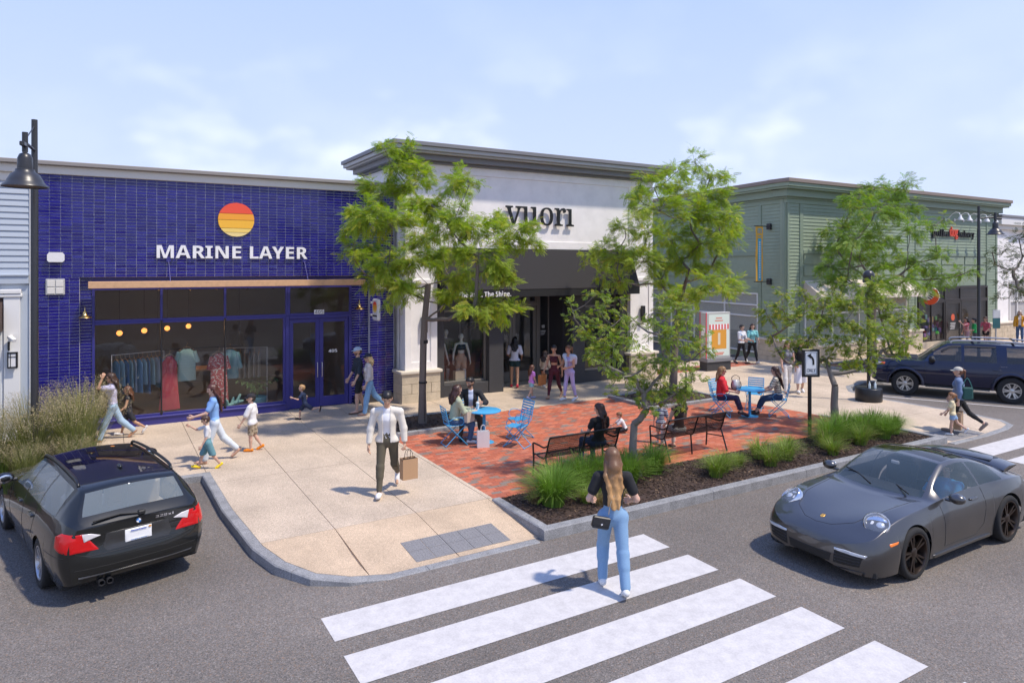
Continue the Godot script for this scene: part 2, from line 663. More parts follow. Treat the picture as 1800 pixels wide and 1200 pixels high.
func kerb(parent: Node3D, path: Array, width: float, lift: float, stone := 1.5, flat_top := -1.0) -> void:
	# stones along a path of Vector2 (x, z); the kerb lies outside, that is on the side the path turns its left hand to
	var pts := PackedVector2Array()
	for i in path.size() - 1:
		var a: Vector2 = path[i]
		var b: Vector2 = path[i + 1]
		var m := maxi(1, int(a.distance_to(b) / 0.25))
		for k in m:
			pts.append(a.lerp(b, float(k) / m))
	pts.append(path[path.size() - 1])
	var run := 0.0
	var cur := [0]
	var groups := []
	for i in range(1, pts.size()):
		run += pts[i].distance_to(pts[i - 1])
		cur.append(i)
		if run > stone or i == pts.size() - 1:
			groups.append(cur)
			cur = [i]
			run = 0.0
	for gidx in groups:
		var b := MB.new()
		var rows := []
		for w in gidx.size():
			var i: int = gidx[w]
			var d := (pts[mini(i + 1, pts.size() - 1)] - pts[maxi(i - 1, 0)]).normalized()
			var o := Vector2(d.y, -d.x)
			var p := pts[i]
			if w == 0:
				p += d * 0.004
			elif w == gidx.size() - 1:
				p -= d * 0.004
			var q := p + o * width
			var y := (flat_top if flat_top > 0.0 else hs(p.x, p.y)) + lift
			y = maxf(y, 0.012)
			var yo := y
			var k := PackedVector3Array()
			var j := rng.randf_range(-0.003, 0.003)
			for e in [[p, -0.1, 0.0], [p, y - 0.008, 0.0], [p, y, 0.012], [q, yo, -0.018 + j], [q, yo - 0.016, j], [q, -0.1, 0.01]]:
				var at: Vector2 = e[0] + o * e[2]
				k.append(Vector3(at.x, e[1], at.y))
			rows.append(k)
		for w in rows.size() - 1:
			for j in rows[w].size() - 1:
				b.quad(rows[w][j], rows[w][j + 1], rows[w + 1][j + 1], rows[w + 1][j])
		for e in [0, rows.size() - 1]:
			var k: PackedVector3Array = rows[e]
			var out: Vector3 = rows[0][2] - rows[1][2] if e == 0 else rows[e][2] - rows[e - 1][2]
			for j in range(1, k.size() - 1):
				b.tri_o(k[0], k[j], k[j + 1], out)
		part(parent, "kerb_stone", b.mesh(), M.granite)


func build_setting() -> void:
	var road := structure("road")
	var b := MB.new()
	b.quad(Vector3(-400, 0, 400), Vector3(600, 0, 400), Vector3(600, 0, -600), Vector3(-400, 0, -600))
	part(road, "asphalt", b.mesh(), M.asphalt)
	# crossing stripes
	for cw in [[2.15, 7.1, 5], [16.45, 22.4, 3]]:
		for k in 6 if cw[2] == 5 else 4:
			var z0 := -7.99 + 0.895 * k
			var s := structure("crosswalk_stripe")
			b = MB.new()
			var x1: float = cw[1] + 0.04 * k
			b.quad(Vector3(cw[0], 0.004, z0 + 0.57), Vector3(x1, 0.004, z0 + 0.57), Vector3(x1, 0.004, z0), Vector3(cw[0], 0.004, z0))
			part(s, "paint", b.mesh(), M.road_paint)
	var fd := Vector3(-0.48, 0, -0.877)
	var rd := Vector3(0.877, 0, -0.48)
	for k in [0.0, 2.75, 5.5, 8.25]:
		var s := structure("parking_line")
		b = MB.new()
		var a: Vector3 = Vector3(23.3, 0.004, -8.8) + rd * k
		b.quad_o(a, a + rd * 0.1, a + rd * 0.1 + fd * 4.9, a + fd * 4.9, Vector3.UP)
		part(s, "paint", b.mesh(), M.road_paint)
	# pavement slabs
	var outline := pv([-9, -21, 70, -21, 70, -14.2, 22.6, -14.2, 21.3, -13.95, 20.45, -13.3, 20.1, -12.4, 20.1, -10.4, 20.35, -9.5, 20.42, -9.0, 20.2, -8.72, 19.6, -8.58, 18.4, -8.5, 16.8, -8.5,
		16.8, -10.22, 5.72, -10.22, 5.72, -8.68, 3.25, -8.68, 2.75, -8.76, 2.36, -9.0, 2.08, -9.5, 1.92, -10.2, 1.78, -12, 1.72, -14.42, -0.25, -14.42, -0.25, -19.2, -9, -19.2])
	var plaza := pv([5.72, -10.22, 16.5, -10.22, 16.5, -11.3, 16.35, -12.95, 16.0, -14.3, 13.1, -14.3, 13.1, -16.35, 8.3, -16.35, 8.3, -15.08, 5.72, -15.08])
	var strip := pv([17.35, -19.9, 23.0, -19.9, 23.0, -18.95, 17.35, -18.95])
	var bed_a := rect(5.72, -16.85, 8.3, -15.08)
	var bed_b := rect(13.1, -16.35, 16.0, -14.3)
	var bed_far := rect(24.4, -17.4, 30.5, -15.4)
	var pavement := structure("pavement")
	b = MB.new()
	sheet(b, outline, -0.014, 0.0)
	part(pavement, "joint_bed", b.mesh(), M.joint)
	var xs := []
	var x := 1.66 - 1.325 * 8
	while x < 70.0:
		xs.append(x)
		x += 1.325 if x < 22 else 2.65
	var zs := [-21.0, -20.0, -16.95, -13.62, -10.3, -8.0]
	for i in xs.size() - 1:
		for j in zs.size() - 1:
			var pieces := Geometry2D.intersect_polygons(outline, rect(xs[i] + 0.005, zs[j] + 0.005, xs[i + 1] - 0.005, zs[j + 1] - 0.005))
			for hole in [plaza, strip, bed_a, bed_b, bed_far]:
				var left := []
				for q in pieces:
					left.append_array(Geometry2D.clip_polygons(q, hole))
				pieces.assign(left)
			for q in pieces:
				var bb := Rect2(q[0], Vector2.ZERO)
				for k in q:
					bb = bb.expand(k)
				if bb.size.x * bb.size.y < 0.02:
					continue
				b = MB.new()
				sheet(b, q, rng.randf_range(-0.001, 0.001), 0.03)
				part(pavement, "slab", b.mesh(), M.concrete_new if j == 4 and xs[i] > 1.0 and xs[i] < 6.0 else M.concrete)
	# warning plates with domes
	for w in [[3.70, -9.44, 1.52, 0.62], [17.15, -9.15, 1.5, 0.62]]:
		var plate := structure("warning_plate")
		for i in 5:
			for j in 2:
				b = MB.new()
				var w0: float = w[0] + i * 0.305
				var w1: float = w[1] + j * 0.31
				sheet(b, rect(w0 + 0.004, w1 + 0.004, w0 + 0.3, w1 + 0.306), 0.006, 0.02)
				for p in 5:
					for q in 5:
						var dx: float = w0 + 0.035 + p * 0.058
						var dz: float = w1 + 0.035 + q * 0.058
						b.lathe(PackedVector2Array([Vector2(0.013, 0), Vector2(0.009, 0.005), Vector2(0, 0.006)]), 6, Transform3D(Basis.IDENTITY, Vector3(dx, hs(dx, dz) + 0.006, dz)))
				part(plate, "tile", b.mesh(), M.warning)
	# kerbs
	var k1 := structure("kerb")
	kerb(k1, [Vector2(-0.25, -14.42), Vector2(-9, -14.42)].map(func(p): return p) , 0.16, 0.02, 1.8, SW)
	kerb(k1, [Vector2(5.56, -8.68), Vector2(3.25, -8.68), Vector2(2.75, -8.76), Vector2(2.36, -9.0), Vector2(2.08, -9.5), Vector2(1.92, -10.2), Vector2(1.78, -12), Vector2(1.73, -14.26)], 0.16, 0.002, 1.6)
	kerb(k1, [Vector2(1.73, -14.42), Vector2(-0.25, -14.42)], 0.16, 0.002, 1.8)
	var k2 := structure("planter_kerb")
	kerb(k2, [Vector2(16.86, -8.66), Vector2(5.64, -8.72)], 0.17, 0.03, 2.4, SW)
	kerb(k2, [Vector2(5.82, -8.72), Vector2(5.82, -10.2)], 0.16, 0.025, 1.38, SW)
	kerb(k2, [Vector2(16.7, -9.6), Vector2(16.7, -8.66)], 0.16, 0.02, 1.6, SW)
	var k3 := structure("far_kerb")
	kerb(k3, [Vector2(70, -14.2), Vector2(22.6, -14.2), Vector2(21.3, -13.95), Vector2(20.45, -13.3), Vector2(20.1, -12.4), Vector2(20.1, -10.4), Vector2(20.35, -9.5), Vector2(20.42, -9.0), Vector2(20.2, -8.72), Vector2(19.6, -8.58), Vector2(18.4, -8.5), Vector2(16.9, -8.5)], 0.16, 0.002, 1.7)
	for bed in [[bed_a, "tree_bed_kerb"], [bed_b, "tree_bed_kerb"], [bed_far, "tree_bed_kerb"]]:
		var p: PackedVector2Array = bed[0]
		var ks := structure(bed[1])
		var a: Vector2 = p[0] + Vector2(0.14, 0.14)
		var c: Vector2 = p[2] - Vector2(0.14, 0.14)
		kerb(ks, [a, Vector2(c.x, a.y)], 0.13, 0.09, 1.6)
		kerb(ks, [Vector2(c.x, a.y - 0.13), Vector2(c.x, c.y + 0.13)], 0.13, 0.09, 1.6)
		kerb(ks, [c, Vector2(a.x, c.y)], 0.13, 0.09, 1.6)
		kerb(ks, [Vector2(a.x, c.y + 0.13), Vector2(a.x, a.y - 0.13)], 0.13, 0.09, 1.6)
	build_bricks(plaza, strip)
	mulch(bed_a.duplicate(), 0.19, "mulch_bed", 700)
	mulch(bed_b.duplicate(), 0.19, "mulch_bed", 700)
	mulch(bed_far.duplicate(), 0.19, "mulch_bed", 200)
	mulch(pv([5.83, -10.2, 16.68, -10.2, 16.68, -8.73, 5.83, -8.73]), 0.13, "mulch_bed", 9000)
	mulch(pv([-9, -19.2, -0.26, -19.2, -0.26, -14.45, -9, -14.45]), 0.12, "mulch_bed", 1500)


func mulch(poly: PackedVector2Array, y: float, called: String, chips: int) -> void:
	var s := structure(called)
	var f := FastNoiseLite.new()
	f.seed = 3
	f.frequency = 1.6
	var b := MB.new()
	var bb := Rect2(poly[0], Vector2.ZERO)
	for k in poly:
		bb = bb.expand(k)
	bb = bb.grow(-0.02)
	var rows := []
	var nx := int(bb.size.x / 0.15) + 1
	var nz := int(bb.size.y / 0.15) + 1
	var hy := func(x: float, z: float) -> float:
		return y + f.get_noise_2d(x, z) * 0.025 + 0.012 * sin(z * 3.0)
	for j in nz + 1:
		var k := PackedVector3Array()
		for i in nx + 1:
			var px := bb.position.x + bb.size.x * i / nx
			var pz := bb.position.y + bb.size.y * j / nz
			k.append(Vector3(px, hy.call(px, pz), pz))
		rows.append(k)
	b.grid(rows, true)
	part(s, "soil", b.mesh(), M.mulch)
	var chip := MB.new()
	chip.cbox(Vector3.ZERO, Vector3(0.035, 0.006, 0.014), 0.0)
	var mm := MultiMesh.new()
	mm.transform_format = MultiMesh.TRANSFORM_3D
	mm.use_colors = true
	mm.mesh = chip.mesh()
	mm.instance_count = chips
	for i in chips:
		var px := rng.randf_range(bb.position.x, bb.end.x)
		var pz := rng.randf_range(bb.position.y, bb.end.y)
		var bs := Basis.from_euler(Vector3(rng.randf_range(-0.6, 0.6), rng.randf() * TAU, rng.randf_range(-0.6, 0.6))).scaled(Vector3.ONE * rng.randf_range(0.5, 1.7))
		mm.set_instance_transform(i, Transform3D(bs, Vector3(px, hy.call(px, pz) + 0.006, pz)))
		var t := rng.randf()
		var c := Color(0.05, 0.03, 0.02) * rng.randf_range(0.5, 1.6)
		if t > 0.9:
			c = Color(0.2, 0.13, 0.08) * rng.randf_range(0.6, 1.2)
		mm.set_instance_color(i, c)
	var o := MultiMeshInstance3D.new()
	o.name = "wood_chips"
	o.multimesh = mm
	o.material_override = M.chip
	o.set_meta("kind", "stuff")
	s.add_child(o, true)


func build_bricks(plaza: PackedVector2Array, strip: PackedVector2Array) -> void:
	var s := structure("brick_paving")
	var b := MB.new()
	for q in [plaza, strip]:
		b.slab(q, 0.0, SW - 0.014)
	part(s, "sand_bed", b.mesh(), M.joint)
	var reds := [Color(0.46, 0.125, 0.06), Color(0.52, 0.155, 0.08), Color(0.42, 0.115, 0.06), Color(0.5, 0.17, 0.1), Color(0.38, 0.11, 0.065), Color(0.29, 0.14, 0.095), Color(0.25, 0.17, 0.13), Color(0.22, 0.18, 0.15)]
	var kinds := []
	for c in reds:
		var u := MB.new()
		u.colored = true
		u.tint = c
		u.cbox(Vector3(0, 0, 0), Vector3(0.197, 0.05, 0.097), 0.004)
		kinds.append(u.mesh())
	var spots := []
	var rest := MB.new()
	rest.colored = true
	for area in [plaza, strip]:
		var bb := Rect2(area[0], Vector2.ZERO)
		for k in area:
			bb = bb.expand(k)
		for j in int(bb.size.y / 0.1) + 1:
			for i in int(bb.size.x / 0.2) + 2:
				var p := Vector2(bb.position.x + 0.2 * i - (0.1 if j % 2 else 0.0), bb.position.y + 0.1 * j + 0.05)
				var pick := 5 + rng.randi() % 3 if rng.randf() < 0.17 else rng.randi() % 5
				var cut := Geometry2D.intersect_polygons(area, rect(p.x - 0.0985, p.y - 0.0485, p.x + 0.0985, p.y + 0.0485))
				if cut.is_empty():
					continue
				var y := SW + rng.randf_range(-0.0015, 0.0015)
				var whole := true
				for k in 4:
					if not Geometry2D.is_point_in_polygon(p + Vector2(0.099 * (1 if k % 2 else -1), 0.049 * (1 if k > 1 else -1)), area):
						whole = false
				if whole:
					spots.append([p.length() if area == plaza else 99.0, p, y, pick])
				else:
					rest.tint = reds[pick]
					for q in cut:
						rest.slab(q, y - 0.05, y)
	spots.sort_custom(func(a, c): return a[0] < c[0])
	for i in spots.size():
		var q: Array = spots[i]
		var at := Vector3(q[1].x, q[2] - 0.025, q[1].y)
		var tilt := Basis.from_euler(Vector3(rng.randf_range(-0.008, 0.008), rng.randf_range(-0.01, 0.01), rng.randf_range(-0.006, 0.006)))
		if i < 300:
			part(s, "brick", kinds[q[3]], M.brick, at, tilt)
		else:
			rest.tint = reds[q[3]] * rng.randf_range(0.9, 1.1)
			rest.tint.a = 1.0
			var h := Vector3(0.0985, 0.025, 0.0485)
			var c := []
			for e in [[-1, 1], [1, 1], [1, -1], [-1, -1]]:
				c.append(at + tilt * Vector3(e[0] * (h.x - 0.003), h.y, e[1] * (h.z - 0.003)))
			for e in [[-1, 1], [1, 1], [1, -1], [-1, -1]]:
				c.append(at + tilt * Vector3(e[0] * h.x, h.y - 0.004, e[1] * h.z))
			rest.quad(c[0], c[1], c[2], c[3])
			for e in 4:
				var f := (e + 1) % 4
				rest.quad(c[4 + e], c[4 + f], c[f], c[e])
				rest.quad(c[4 + e] - Vector3(0, 0.02, 0), c[4 + f] - Vector3(0, 0.02, 0), c[4 + f], c[4 + e])
	var o := part(s, "bricks", rest.mesh(), M.brick)
	o.set_meta("kind", "stuff")


# ---------------------------------------------------------------- buildings
func bx(parent: Node3D, called: String, mat: Material, x0: float, x1: float, y0: float, y1: float, z0: float, z1: float, ch := 0.0) -> MeshInstance3D:
	return bpart(parent, called, mat, Vector3((x0 + x1) / 2, (y0 + y1) / 2, (z0 + z1) / 2), Vector3(absf(x1 - x0), absf(y1 - y0), absf(z1 - z0)), ch)


func boards(parent: Node3D, called: String, mat: Material, x0: float, x1: float, y0: float, y1: float, z: float, pitch: float, t := Transform3D.IDENTITY) -> void:
	# lapped boards: each leans out at its foot; the plane z faces +z of t
	var m := int(round((y1 - y0) / pitch))
	var p := (y1 - y0) / m
	var b := MB.new()
	var w := x1 - x0
	var o := 0.03
	b.quad(Vector3(0, 0, o), Vector3(w, 0, o), Vector3(w, p + 0.01, 0.004), Vector3(0, p + 0.01, 0.004))
	b.quad(Vector3(0, 0, 0), Vector3(w, 0, 0), Vector3(w, 0, o), Vector3(0, 0, o))
	b.tri(Vector3(0, 0, 0), Vector3(0, 0, o), Vector3(0, p + 0.01, 0.004))
	b.tri(Vector3(w, 0, 0), Vector3(w, p + 0.01, 0.004), Vector3(w, 0, o))
	var mesh := b.mesh()
	for i in m:
		var o2 := part(parent, called, mesh, mat)
		o2.transform = t * Transform3D(Basis.IDENTITY, Vector3(x0, y0 + p * i, z + rng.randf_range(0, 0.002)))


func window_unit(parent: Node3D, frame: Material, glass: Material, x0: float, x1: float, y0: float, y1: float, z: float, xs: Array, ys: Array, bar := 0.05, t := Transform3D.IDENTITY, deep := 0.08) -> Node3D:
	# a framed window with bars at xs and ys and one pane in every opening
	var w := Node3D.new()
	w.name = "window"
	parent.add_child(w, true)
	w.transform = t
	var X := [x0] + xs + [x1]
	var Y := [y0] + ys + [y1]
	for i in X.size():
		var e: float = X[i]
		var a := e if i == 0 else (e - bar if i == X.size() - 1 else e - bar / 2)
		bx(w, "frame", frame, a, a + bar, y0, y1, z - deep / 2, z + deep / 2, 0.005)
	for j in Y.size():
		var e: float = Y[j]
		var a := e if j == 0 else (e - bar if j == Y.size() - 1 else e - bar / 2)
		for i in X.size() - 1:
			var l: float = X[i] + (bar if i == 0 else bar / 2)
			var r: float = X[i + 1] - (bar if i == X.size() - 2 else bar / 2)
			bx(w, "frame", frame, l, r, a, a + bar, z - deep / 2 + 0.004, z + deep / 2 - 0.004, 0.005)
	for i in X.size() - 1:
		for j in Y.size() - 1:
			var b := MB.new()
			b.quad(Vector3(X[i], Y[j], z), Vector3(X[i + 1], Y[j], z), Vector3(X[i + 1], Y[j + 1], z), Vector3(X[i], Y[j + 1], z))
			part(w, "pane", b.mesh(), glass)
	return w


func door_leaf(parent: Node3D, frame: Material, glass: Material, x0: float, x1: float, y0: float, y1: float, z: float, stile: float, foot: float, handle_x: float, t := Transform3D.IDENTITY) -> Node3D:
	var d := Node3D.new()
	d.name = "door"
	parent.add_child(d, true)
	d.transform = t
	bx(d, "stile", frame, x0, x0 + stile, y0, y1, z - 0.025, z + 0.025, 0.004)
	bx(d, "stile", frame, x1 - stile, x1, y0, y1, z - 0.025, z + 0.025, 0.004)
	bx(d, "rail", frame, x0 + stile, x1 - stile, y0, y0 + foot, z - 0.022, z + 0.022, 0.004)
	bx(d, "rail", frame, x0 + stile, x1 - stile, y1 - stile, y1, z - 0.022, z + 0.022, 0.004)
	var b := MB.new()
	b.quad(Vector3(x0 + stile, y0 + foot, z), Vector3(x1 - stile, y0 + foot, z), Vector3(x1 - stile, y1 - stile, z), Vector3(x0 + stile, y1 - stile, z))
	part(d, "pane", b.mesh(), glass)
	b = MB.new()
	b.tube(PackedVector3Array([Vector3(handle_x, y0 + 0.85, z + 0.03), Vector3(handle_x, y0 + 0.85, z + 0.075), Vector3(handle_x, y0 + 1.25, z + 0.075), Vector3(handle_x, y0 + 1.25, z + 0.03)]), 0.012, -1, 8)
	part(d, "handle", b.mesh(), M.alu)
	return d


func room(parent: Node3D, x0: float, x1: float, y0: float, y1: float, z0: float, z1: float, wall: Material) -> void:
	# floor, ceiling and three walls of thickness behind a shop front (z0 back, z1 front)
	bx(parent, "shop_floor", M.shop_floor, x0, x1, y0 - 0.06, y0, z0, z1 - 0.02)
	bx(parent, "shop_ceiling", M.shop_wall, x0, x1, y1, y1 + 0.1, z0, z1 - 0.02)
	bx(parent, "back_wall", wall, x0, x1, y0, y1, z0 - 0.1, z0)
	bx(parent, "side_wall", wall, x0 - 0.1, x0, y0, y1, z0, z1 - 0.02)
	bx(parent, "side_wall", wall, x1, x1 + 0.1, y0, y1, z0, z1 - 0.02)


func tiles(shop: Node3D) -> void:
	# long thin glazed tiles in straight columns, grout behind
	var areas := [[-1.39, 7.4, 3.86, 6.3, -19.4], [-1.39, -0.56, 0.15, 3.86, -19.4], [6.66, 7.4, 0.36, 3.86, -19.4], [-0.56, -0.31, 0.15, 3.86, -19.55], [6.15, 6.66, 0.15, 3.86, -19.55]]
	var pw := 0.228
	var ph := 0.0752
	var spots := []
	for a in areas:
		var n_c: int = maxi(1, int(round((a[1] - a[0]) / pw)))
		var w: float = (a[1] - a[0]) / n_c
		var n_r: int = int(round((a[3] - a[2]) / ph))
		var h: float = (a[3] - a[2]) / n_r
		for i in n_c:
			for j in n_r:
				var c := Vector3(a[0] + w * (i + 0.5), a[2] + h * (j + 0.5), a[4])
				spots.append([c.x * 0.51 - c.z * 0.86 + absf(c.y - 4.1) * 0.02, c, w, h])
	spots.sort_custom(func(p, q): return p[0] < q[0])
	var tones := []
	for k in 6:
		var g := rng.randf_range(0.75, 1.35)
		tones.append(Color(0.014 * g, 0.011 * g, 0.15 * g))
	var shared := {}
	var rest := MB.new()
	rest.colored = true
	for i in spots.size():
		var q: Array = spots[i]
		var k := rng.randi() % 6
		var tilt := Basis.from_euler(Vector3(rng.randfn(0, 0.02), rng.randfn(0, 0.012), rng.randf_range(-0.004, 0.004)))
		if i < 300:
			var key := "%d %.3f %.3f" % [k, q[2], q[3]]
			if not shared.has(key):
				var u := MB.new()
				u.colored = true
				u.tint = tones[k]
				u.cbox(Vector3.ZERO, Vector3(q[2] - 0.010, q[3] - 0.011, 0.014), 0.002)
				shared[key] = u.mesh()
			part(shop, "tile", shared[key], M.tile, q[1], tilt)
		else:
			var hw: float = q[2] / 2 - 0.005
			var hh: float = q[3] / 2 - 0.0055
			rest.tint = tones[k]
			var f := []
			var g := []
			for e in [[-1, -1], [1, -1], [1, 1], [-1, 1]]:
				f.append(q[1] + tilt * Vector3(e[0] * (hw - 0.002), e[1] * (hh - 0.002), 0.007))
				g.append(q[1] + tilt * Vector3(e[0] * hw, e[1] * hh, -0.006))
			rest.quad(f[0], f[1], f[2], f[3])
			for e in 4:
				var e2 := (e + 1) % 4
				rest.quad(g[e], g[e2], f[e2], f[e])
	part(shop, "tiles", rest.mesh(), M.tile).set_meta("kind", "stuff")


func build_tiled_shop() -> void:
	var s := thing("tiled_shop", "shop faced in glazed cobalt blue tiles with wide glass front", "building")
	var g := -19.407
	# grouted wall: above, two piers and the recessed strips
	bx(s, "wall", M.grout, -1.4, 7.42, 3.86, 6.3, g - 0.4, g)
	bx(s, "wall", M.grout, -1.4, -0.56, 0.0, 3.859, g - 0.4, g)
	bx(s, "wall", M.grout, 6.66, 7.42, 0.0, 3.859, g - 0.4, g)
	bx(s, "wall", M.grout, -0.559, -0.31, 0.0, 3.858, g - 0.4, g - 0.15)
	bx(s, "wall", M.grout, 6.15, 6.659, 0.0, 3.858, g - 0.4, g - 0.15)
	bx(s, "wall", M.blue_frame, -0.31, 6.15, 3.6, 3.857, g - 0.4, g - 0.13)
	tiles(s)
	bx(s, "plinth", M.dark_panel, 6.2, 7.43, 0.1, 0.36, g - 0.1, g + 0.03, 0.006)
	bx(s, "fascia", M.cream, -1.4, 7.42, 6.3, 6.5, -19.7, -19.33, 0.01)
	bx(s, "roof_edge", M.roof_edge, -9, 7.4, 6.5, 6.6, -19.9, -19.22, 0.012)
	bx(s, "roof", M.roof_edge, -9, 7.4, 6.3, 6.49, -32, -19.72)
	# wooden beam over the window, hung on two rods
	var beam := bx(s, "beam", M.wood, -0.38, 6.38, 3.6, 3.76, -19.36, -18.98, 0.006)
	for k in [1.35, 4.75]:
		var b := MB.new()
		b.tube(PackedVector3Array([Vector3(k, 4.3, -19.38), Vector3(k + 0.02, 3.74, -19.02)]), 0.012, -1, 6)
		b.cbox(Vector3(k, 4.3, -19.37), Vector3(0.11, 0.13, 0.05), 0.008)
		part(s, "rod", b.mesh(), M.blue_frame)
	var z := -19.55
	window_unit(s, M.blue_frame, M.shop_glass, -0.31, 4.33, 2.75, 3.6, z, [1.2, 2.71], [], 0.06)
	window_unit(s, M.blue_frame, M.shop_glass, 4.33, 6.15, 2.75, 3.6, z, [], [], 0.07)
	var big := window_unit(s, M.blue_frame, M.shop_glass, -0.31, 4.27, 0.34, 2.75, z, [1.2, 2.71], [], 0.06)
	for k in big.get_children():   # the two inner bars are thin and black
		if String(k.name).begins_with("frame") and absf(k.position.x - 1.2) < 0.2 or String(k.name).begins_with("frame") and absf(k.position.x - 2.71) < 0.2:
			if k.mesh.get_aabb().size.x < 0.2:
				k.material_override = M.black_metal
				k.scale.x = 0.6
	bx(s, "sill", M.blue_frame, -0.31, 4.27, 0.1, 0.3, z - 0.1, z + 0.1, 0.006)
	bx(s, "sill", M.blue_frame, -0.31, 4.27, 0.3, 0.345, z - 0.1, z + 0.13, 0.01)
	bx(s, "door_post", M.blue_frame, 4.27, 4.37, 0.13, 2.75, z - 0.06, z + 0.06, 0.006)
	bx(s, "door_post", M.blue_frame, 6.06, 6.15, 0.13, 2.75, z - 0.06, z + 0.06, 0.006)
	bx(s, "door_head", M.blue_frame, 4.371, 6.059, 2.66, 2.75, z - 0.058, z + 0.058, 0.006)
	var dl := door_leaf(s, M.blue_frame, M.shop_glass, 4.375, 5.212, 0.145, 2.655, z, 0.11, 0.28, 5.15)
	var dr := door_leaf(s, M.blue_frame, M.shop_glass, 5.218, 6.055, 0.145, 2.655, z, 0.11, 0.28, 5.28)
	lettering(dr, "number", "405", "Droid Sans", 700, M.white, 5.48, 5.73, 1.66, 1.75, 0.004, Transform3D(Basis.IDENTITY, Vector3(0, 0, z + 0.004)))
	var plate := bx(s, "number_plate", M.white, 5.06, 5.34, 2.775, 2.9, z + 0.044, z + 0.05)
	lettering(s, "number", "405", "Droid Sans Mono", 700, M.black, 5.08, 5.32, 2.79, 2.885, 0.004, Transform3D(Basis.IDENTITY, Vector3(0, 0, z + 0.052)))
	room(s, -0.6, 6.6, 0.15, 3.7, -26.0, -19.62, M.shop_wall)
	# sign: sun disc in five bands, white capitals
	var sign := thing("sun_sign", "round sunset emblem and white capital letters on cobalt tiles", "sign")
	var cols := [[0.45, 0.94, Color(0.82, 0.085, 0.04)], [0.22, 0.44, Color(0.86, 0.36, 0.03)], [-0.13, 0.21, Color(0.88, 0.47, 0.04)], [-0.3, -0.14, Color(0.86, 0.62, 0.16)], [-0.45, -0.31, Color(0.84, 0.66, 0.26)]]
	var ranges := [[0.165, 0.45], [-0.005, 0.155], [-0.225, -0.015], [-0.335, -0.235], [-0.45, -0.345]]
	var cx := 2.965
	var cy := 5.37
	for i in 5:
		var pts := PackedVector2Array()
		var lo: float = ranges[i][0]
		var hi: float = ranges[i][1]
		for k in 13:
			var y := lerpf(lo, hi, k / 12.0)
			pts.append(Vector2(sqrt(maxf(0.0, 0.2025 - y * y)) + 0.001, y))
		for k in 13:
			var y := lerpf(hi, lo, k / 12.0)
			pts.append(Vector2(-sqrt(maxf(0.0, 0.2025 - y * y)) - 0.001, y))
		var b := MB.new()
		b.prism(pts, 0.0, 0.05, Transform3D(Basis.IDENTITY, Vector3(cx, cy, -19.39)))
		part(sign, "band", b.mesh(), mt(cols[i][2].r, cols[i][2].g, cols[i][2].b, 0.45))
	lettering(sign, "letters", "MARINE LAYER", "Droid Sans", 700, M.white, 1.08, 4.83, 4.34, 4.67, 0.06, Transform3D(Basis.IDENTITY, Vector3(0, 0, -19.39)))
	# hanging blade sign
	var bl := thing("blade_sign", "white rounded blade sign with striped sun beside the blue doors", "sign", Vector3(6.7, 2.88, -18.95))
	var rb := MB.new()
	rb.cbox(Vector3.ZERO, Vector3(0.09, 0.62, 0.48), 0.03)
	part(bl, "board", rb.mesh(), M.white_plastic)
	rb = MB.new()
	for y in [0.18, -0.18]:
		rb.tube(PackedVector3Array([Vector3(0, y, -0.24), Vector3(0, y, -0.44)]), 0.035, -1, 8)
	part(bl, "bracket", rb.mesh(), M.white_plastic)
	for sx in [-1.0, 1.0]:
		for i in 4:
			var b := MB.new()
			var pts := PackedVector2Array()
			var lo: float = [0.06, -0.02, -0.09, -0.16][i]
			var hi: float = [0.16, 0.058, -0.022, -0.092][i]
			for k in 9:
				var y := lerpf(lo, hi, k / 8.0)
				pts.append(Vector2(0.16 * sqrt(maxf(0.0, 1.0 - y * y / 0.0256)) + 0.001, y))
			for k in 9:
				var y := lerpf(hi, lo, k / 8.0)
				pts.append(Vector2(-0.16 * sqrt(maxf(0.0, 1.0 - y * y / 0.0256)) - 0.001, y))
			b.prism(pts, 0.0, 0.006, Transform3D(ry(90.0 * sx), Vector3(0.046 * sx, 0.08, 0)))
			part(bl, "sun_band", b.mesh(), mt(cols[mini(i, 3)][2].r, cols[mini(i, 3)][2].g, cols[mini(i, 3)][2].b, 0.5))
		lettering(bl, "letters", "MARINE LAYER", "Droid Sans", 700, M.black, -0.17, 0.17, -0.2, -0.15, 0.006, Transform3D(ry(90.0 * sx), Vector3(0.046 * sx, 0, 0)))
	# lights on the tiles
	var fl := thing("wall_floodlight", "white wedge shaped floodlight box high on the cobalt tiles", "wall light", Vector3(-1.03, 4.34, -19.38))
	var pts := pv([-0.14, -0.11, 0.14, -0.11, 0.17, -0.07, 0.17, 0.06, 0.13, 0.115, -0.13, 0.115, -0.17, 0.06, -0.17, -0.07])
	rb = MB.new()
	rb.prism(pts, 0.0, 0.13)
	part(fl, "housing", rb.mesh(), M.white_plastic)
	rb = MB.new()
	rb.cbox(Vector3(0, -0.115, 0.06), Vector3(0.26, 0.02, 0.1), 0.004)
	part(fl, "lens", rb.mesh(), M.pale_cornice)
	for q in [[-1.045, 3.64, "square cream wall light with crossed bars below the floodlight"], [6.98, 3.63, "square cream wall light with crossed bars above the blade sign"]]:
		var w := thing("wall_light", q[2], "wall light", Vector3(q[0], q[1], -19.39), 0.0, "square lights on the tiles")
		bpart(w, "frame", M.pale_cornice, Vector3(0, 0, 0.02), Vector3(0.38, 0.38, 0.06), 0.01)
		for i in 2:
			for j in 2:
				bpart(w, "lens", M.cream, Vector3(-0.085 + i * 0.17, -0.085 + j * 0.17, 0.055), Vector3(0.15, 0.15, 0.02), 0.006)
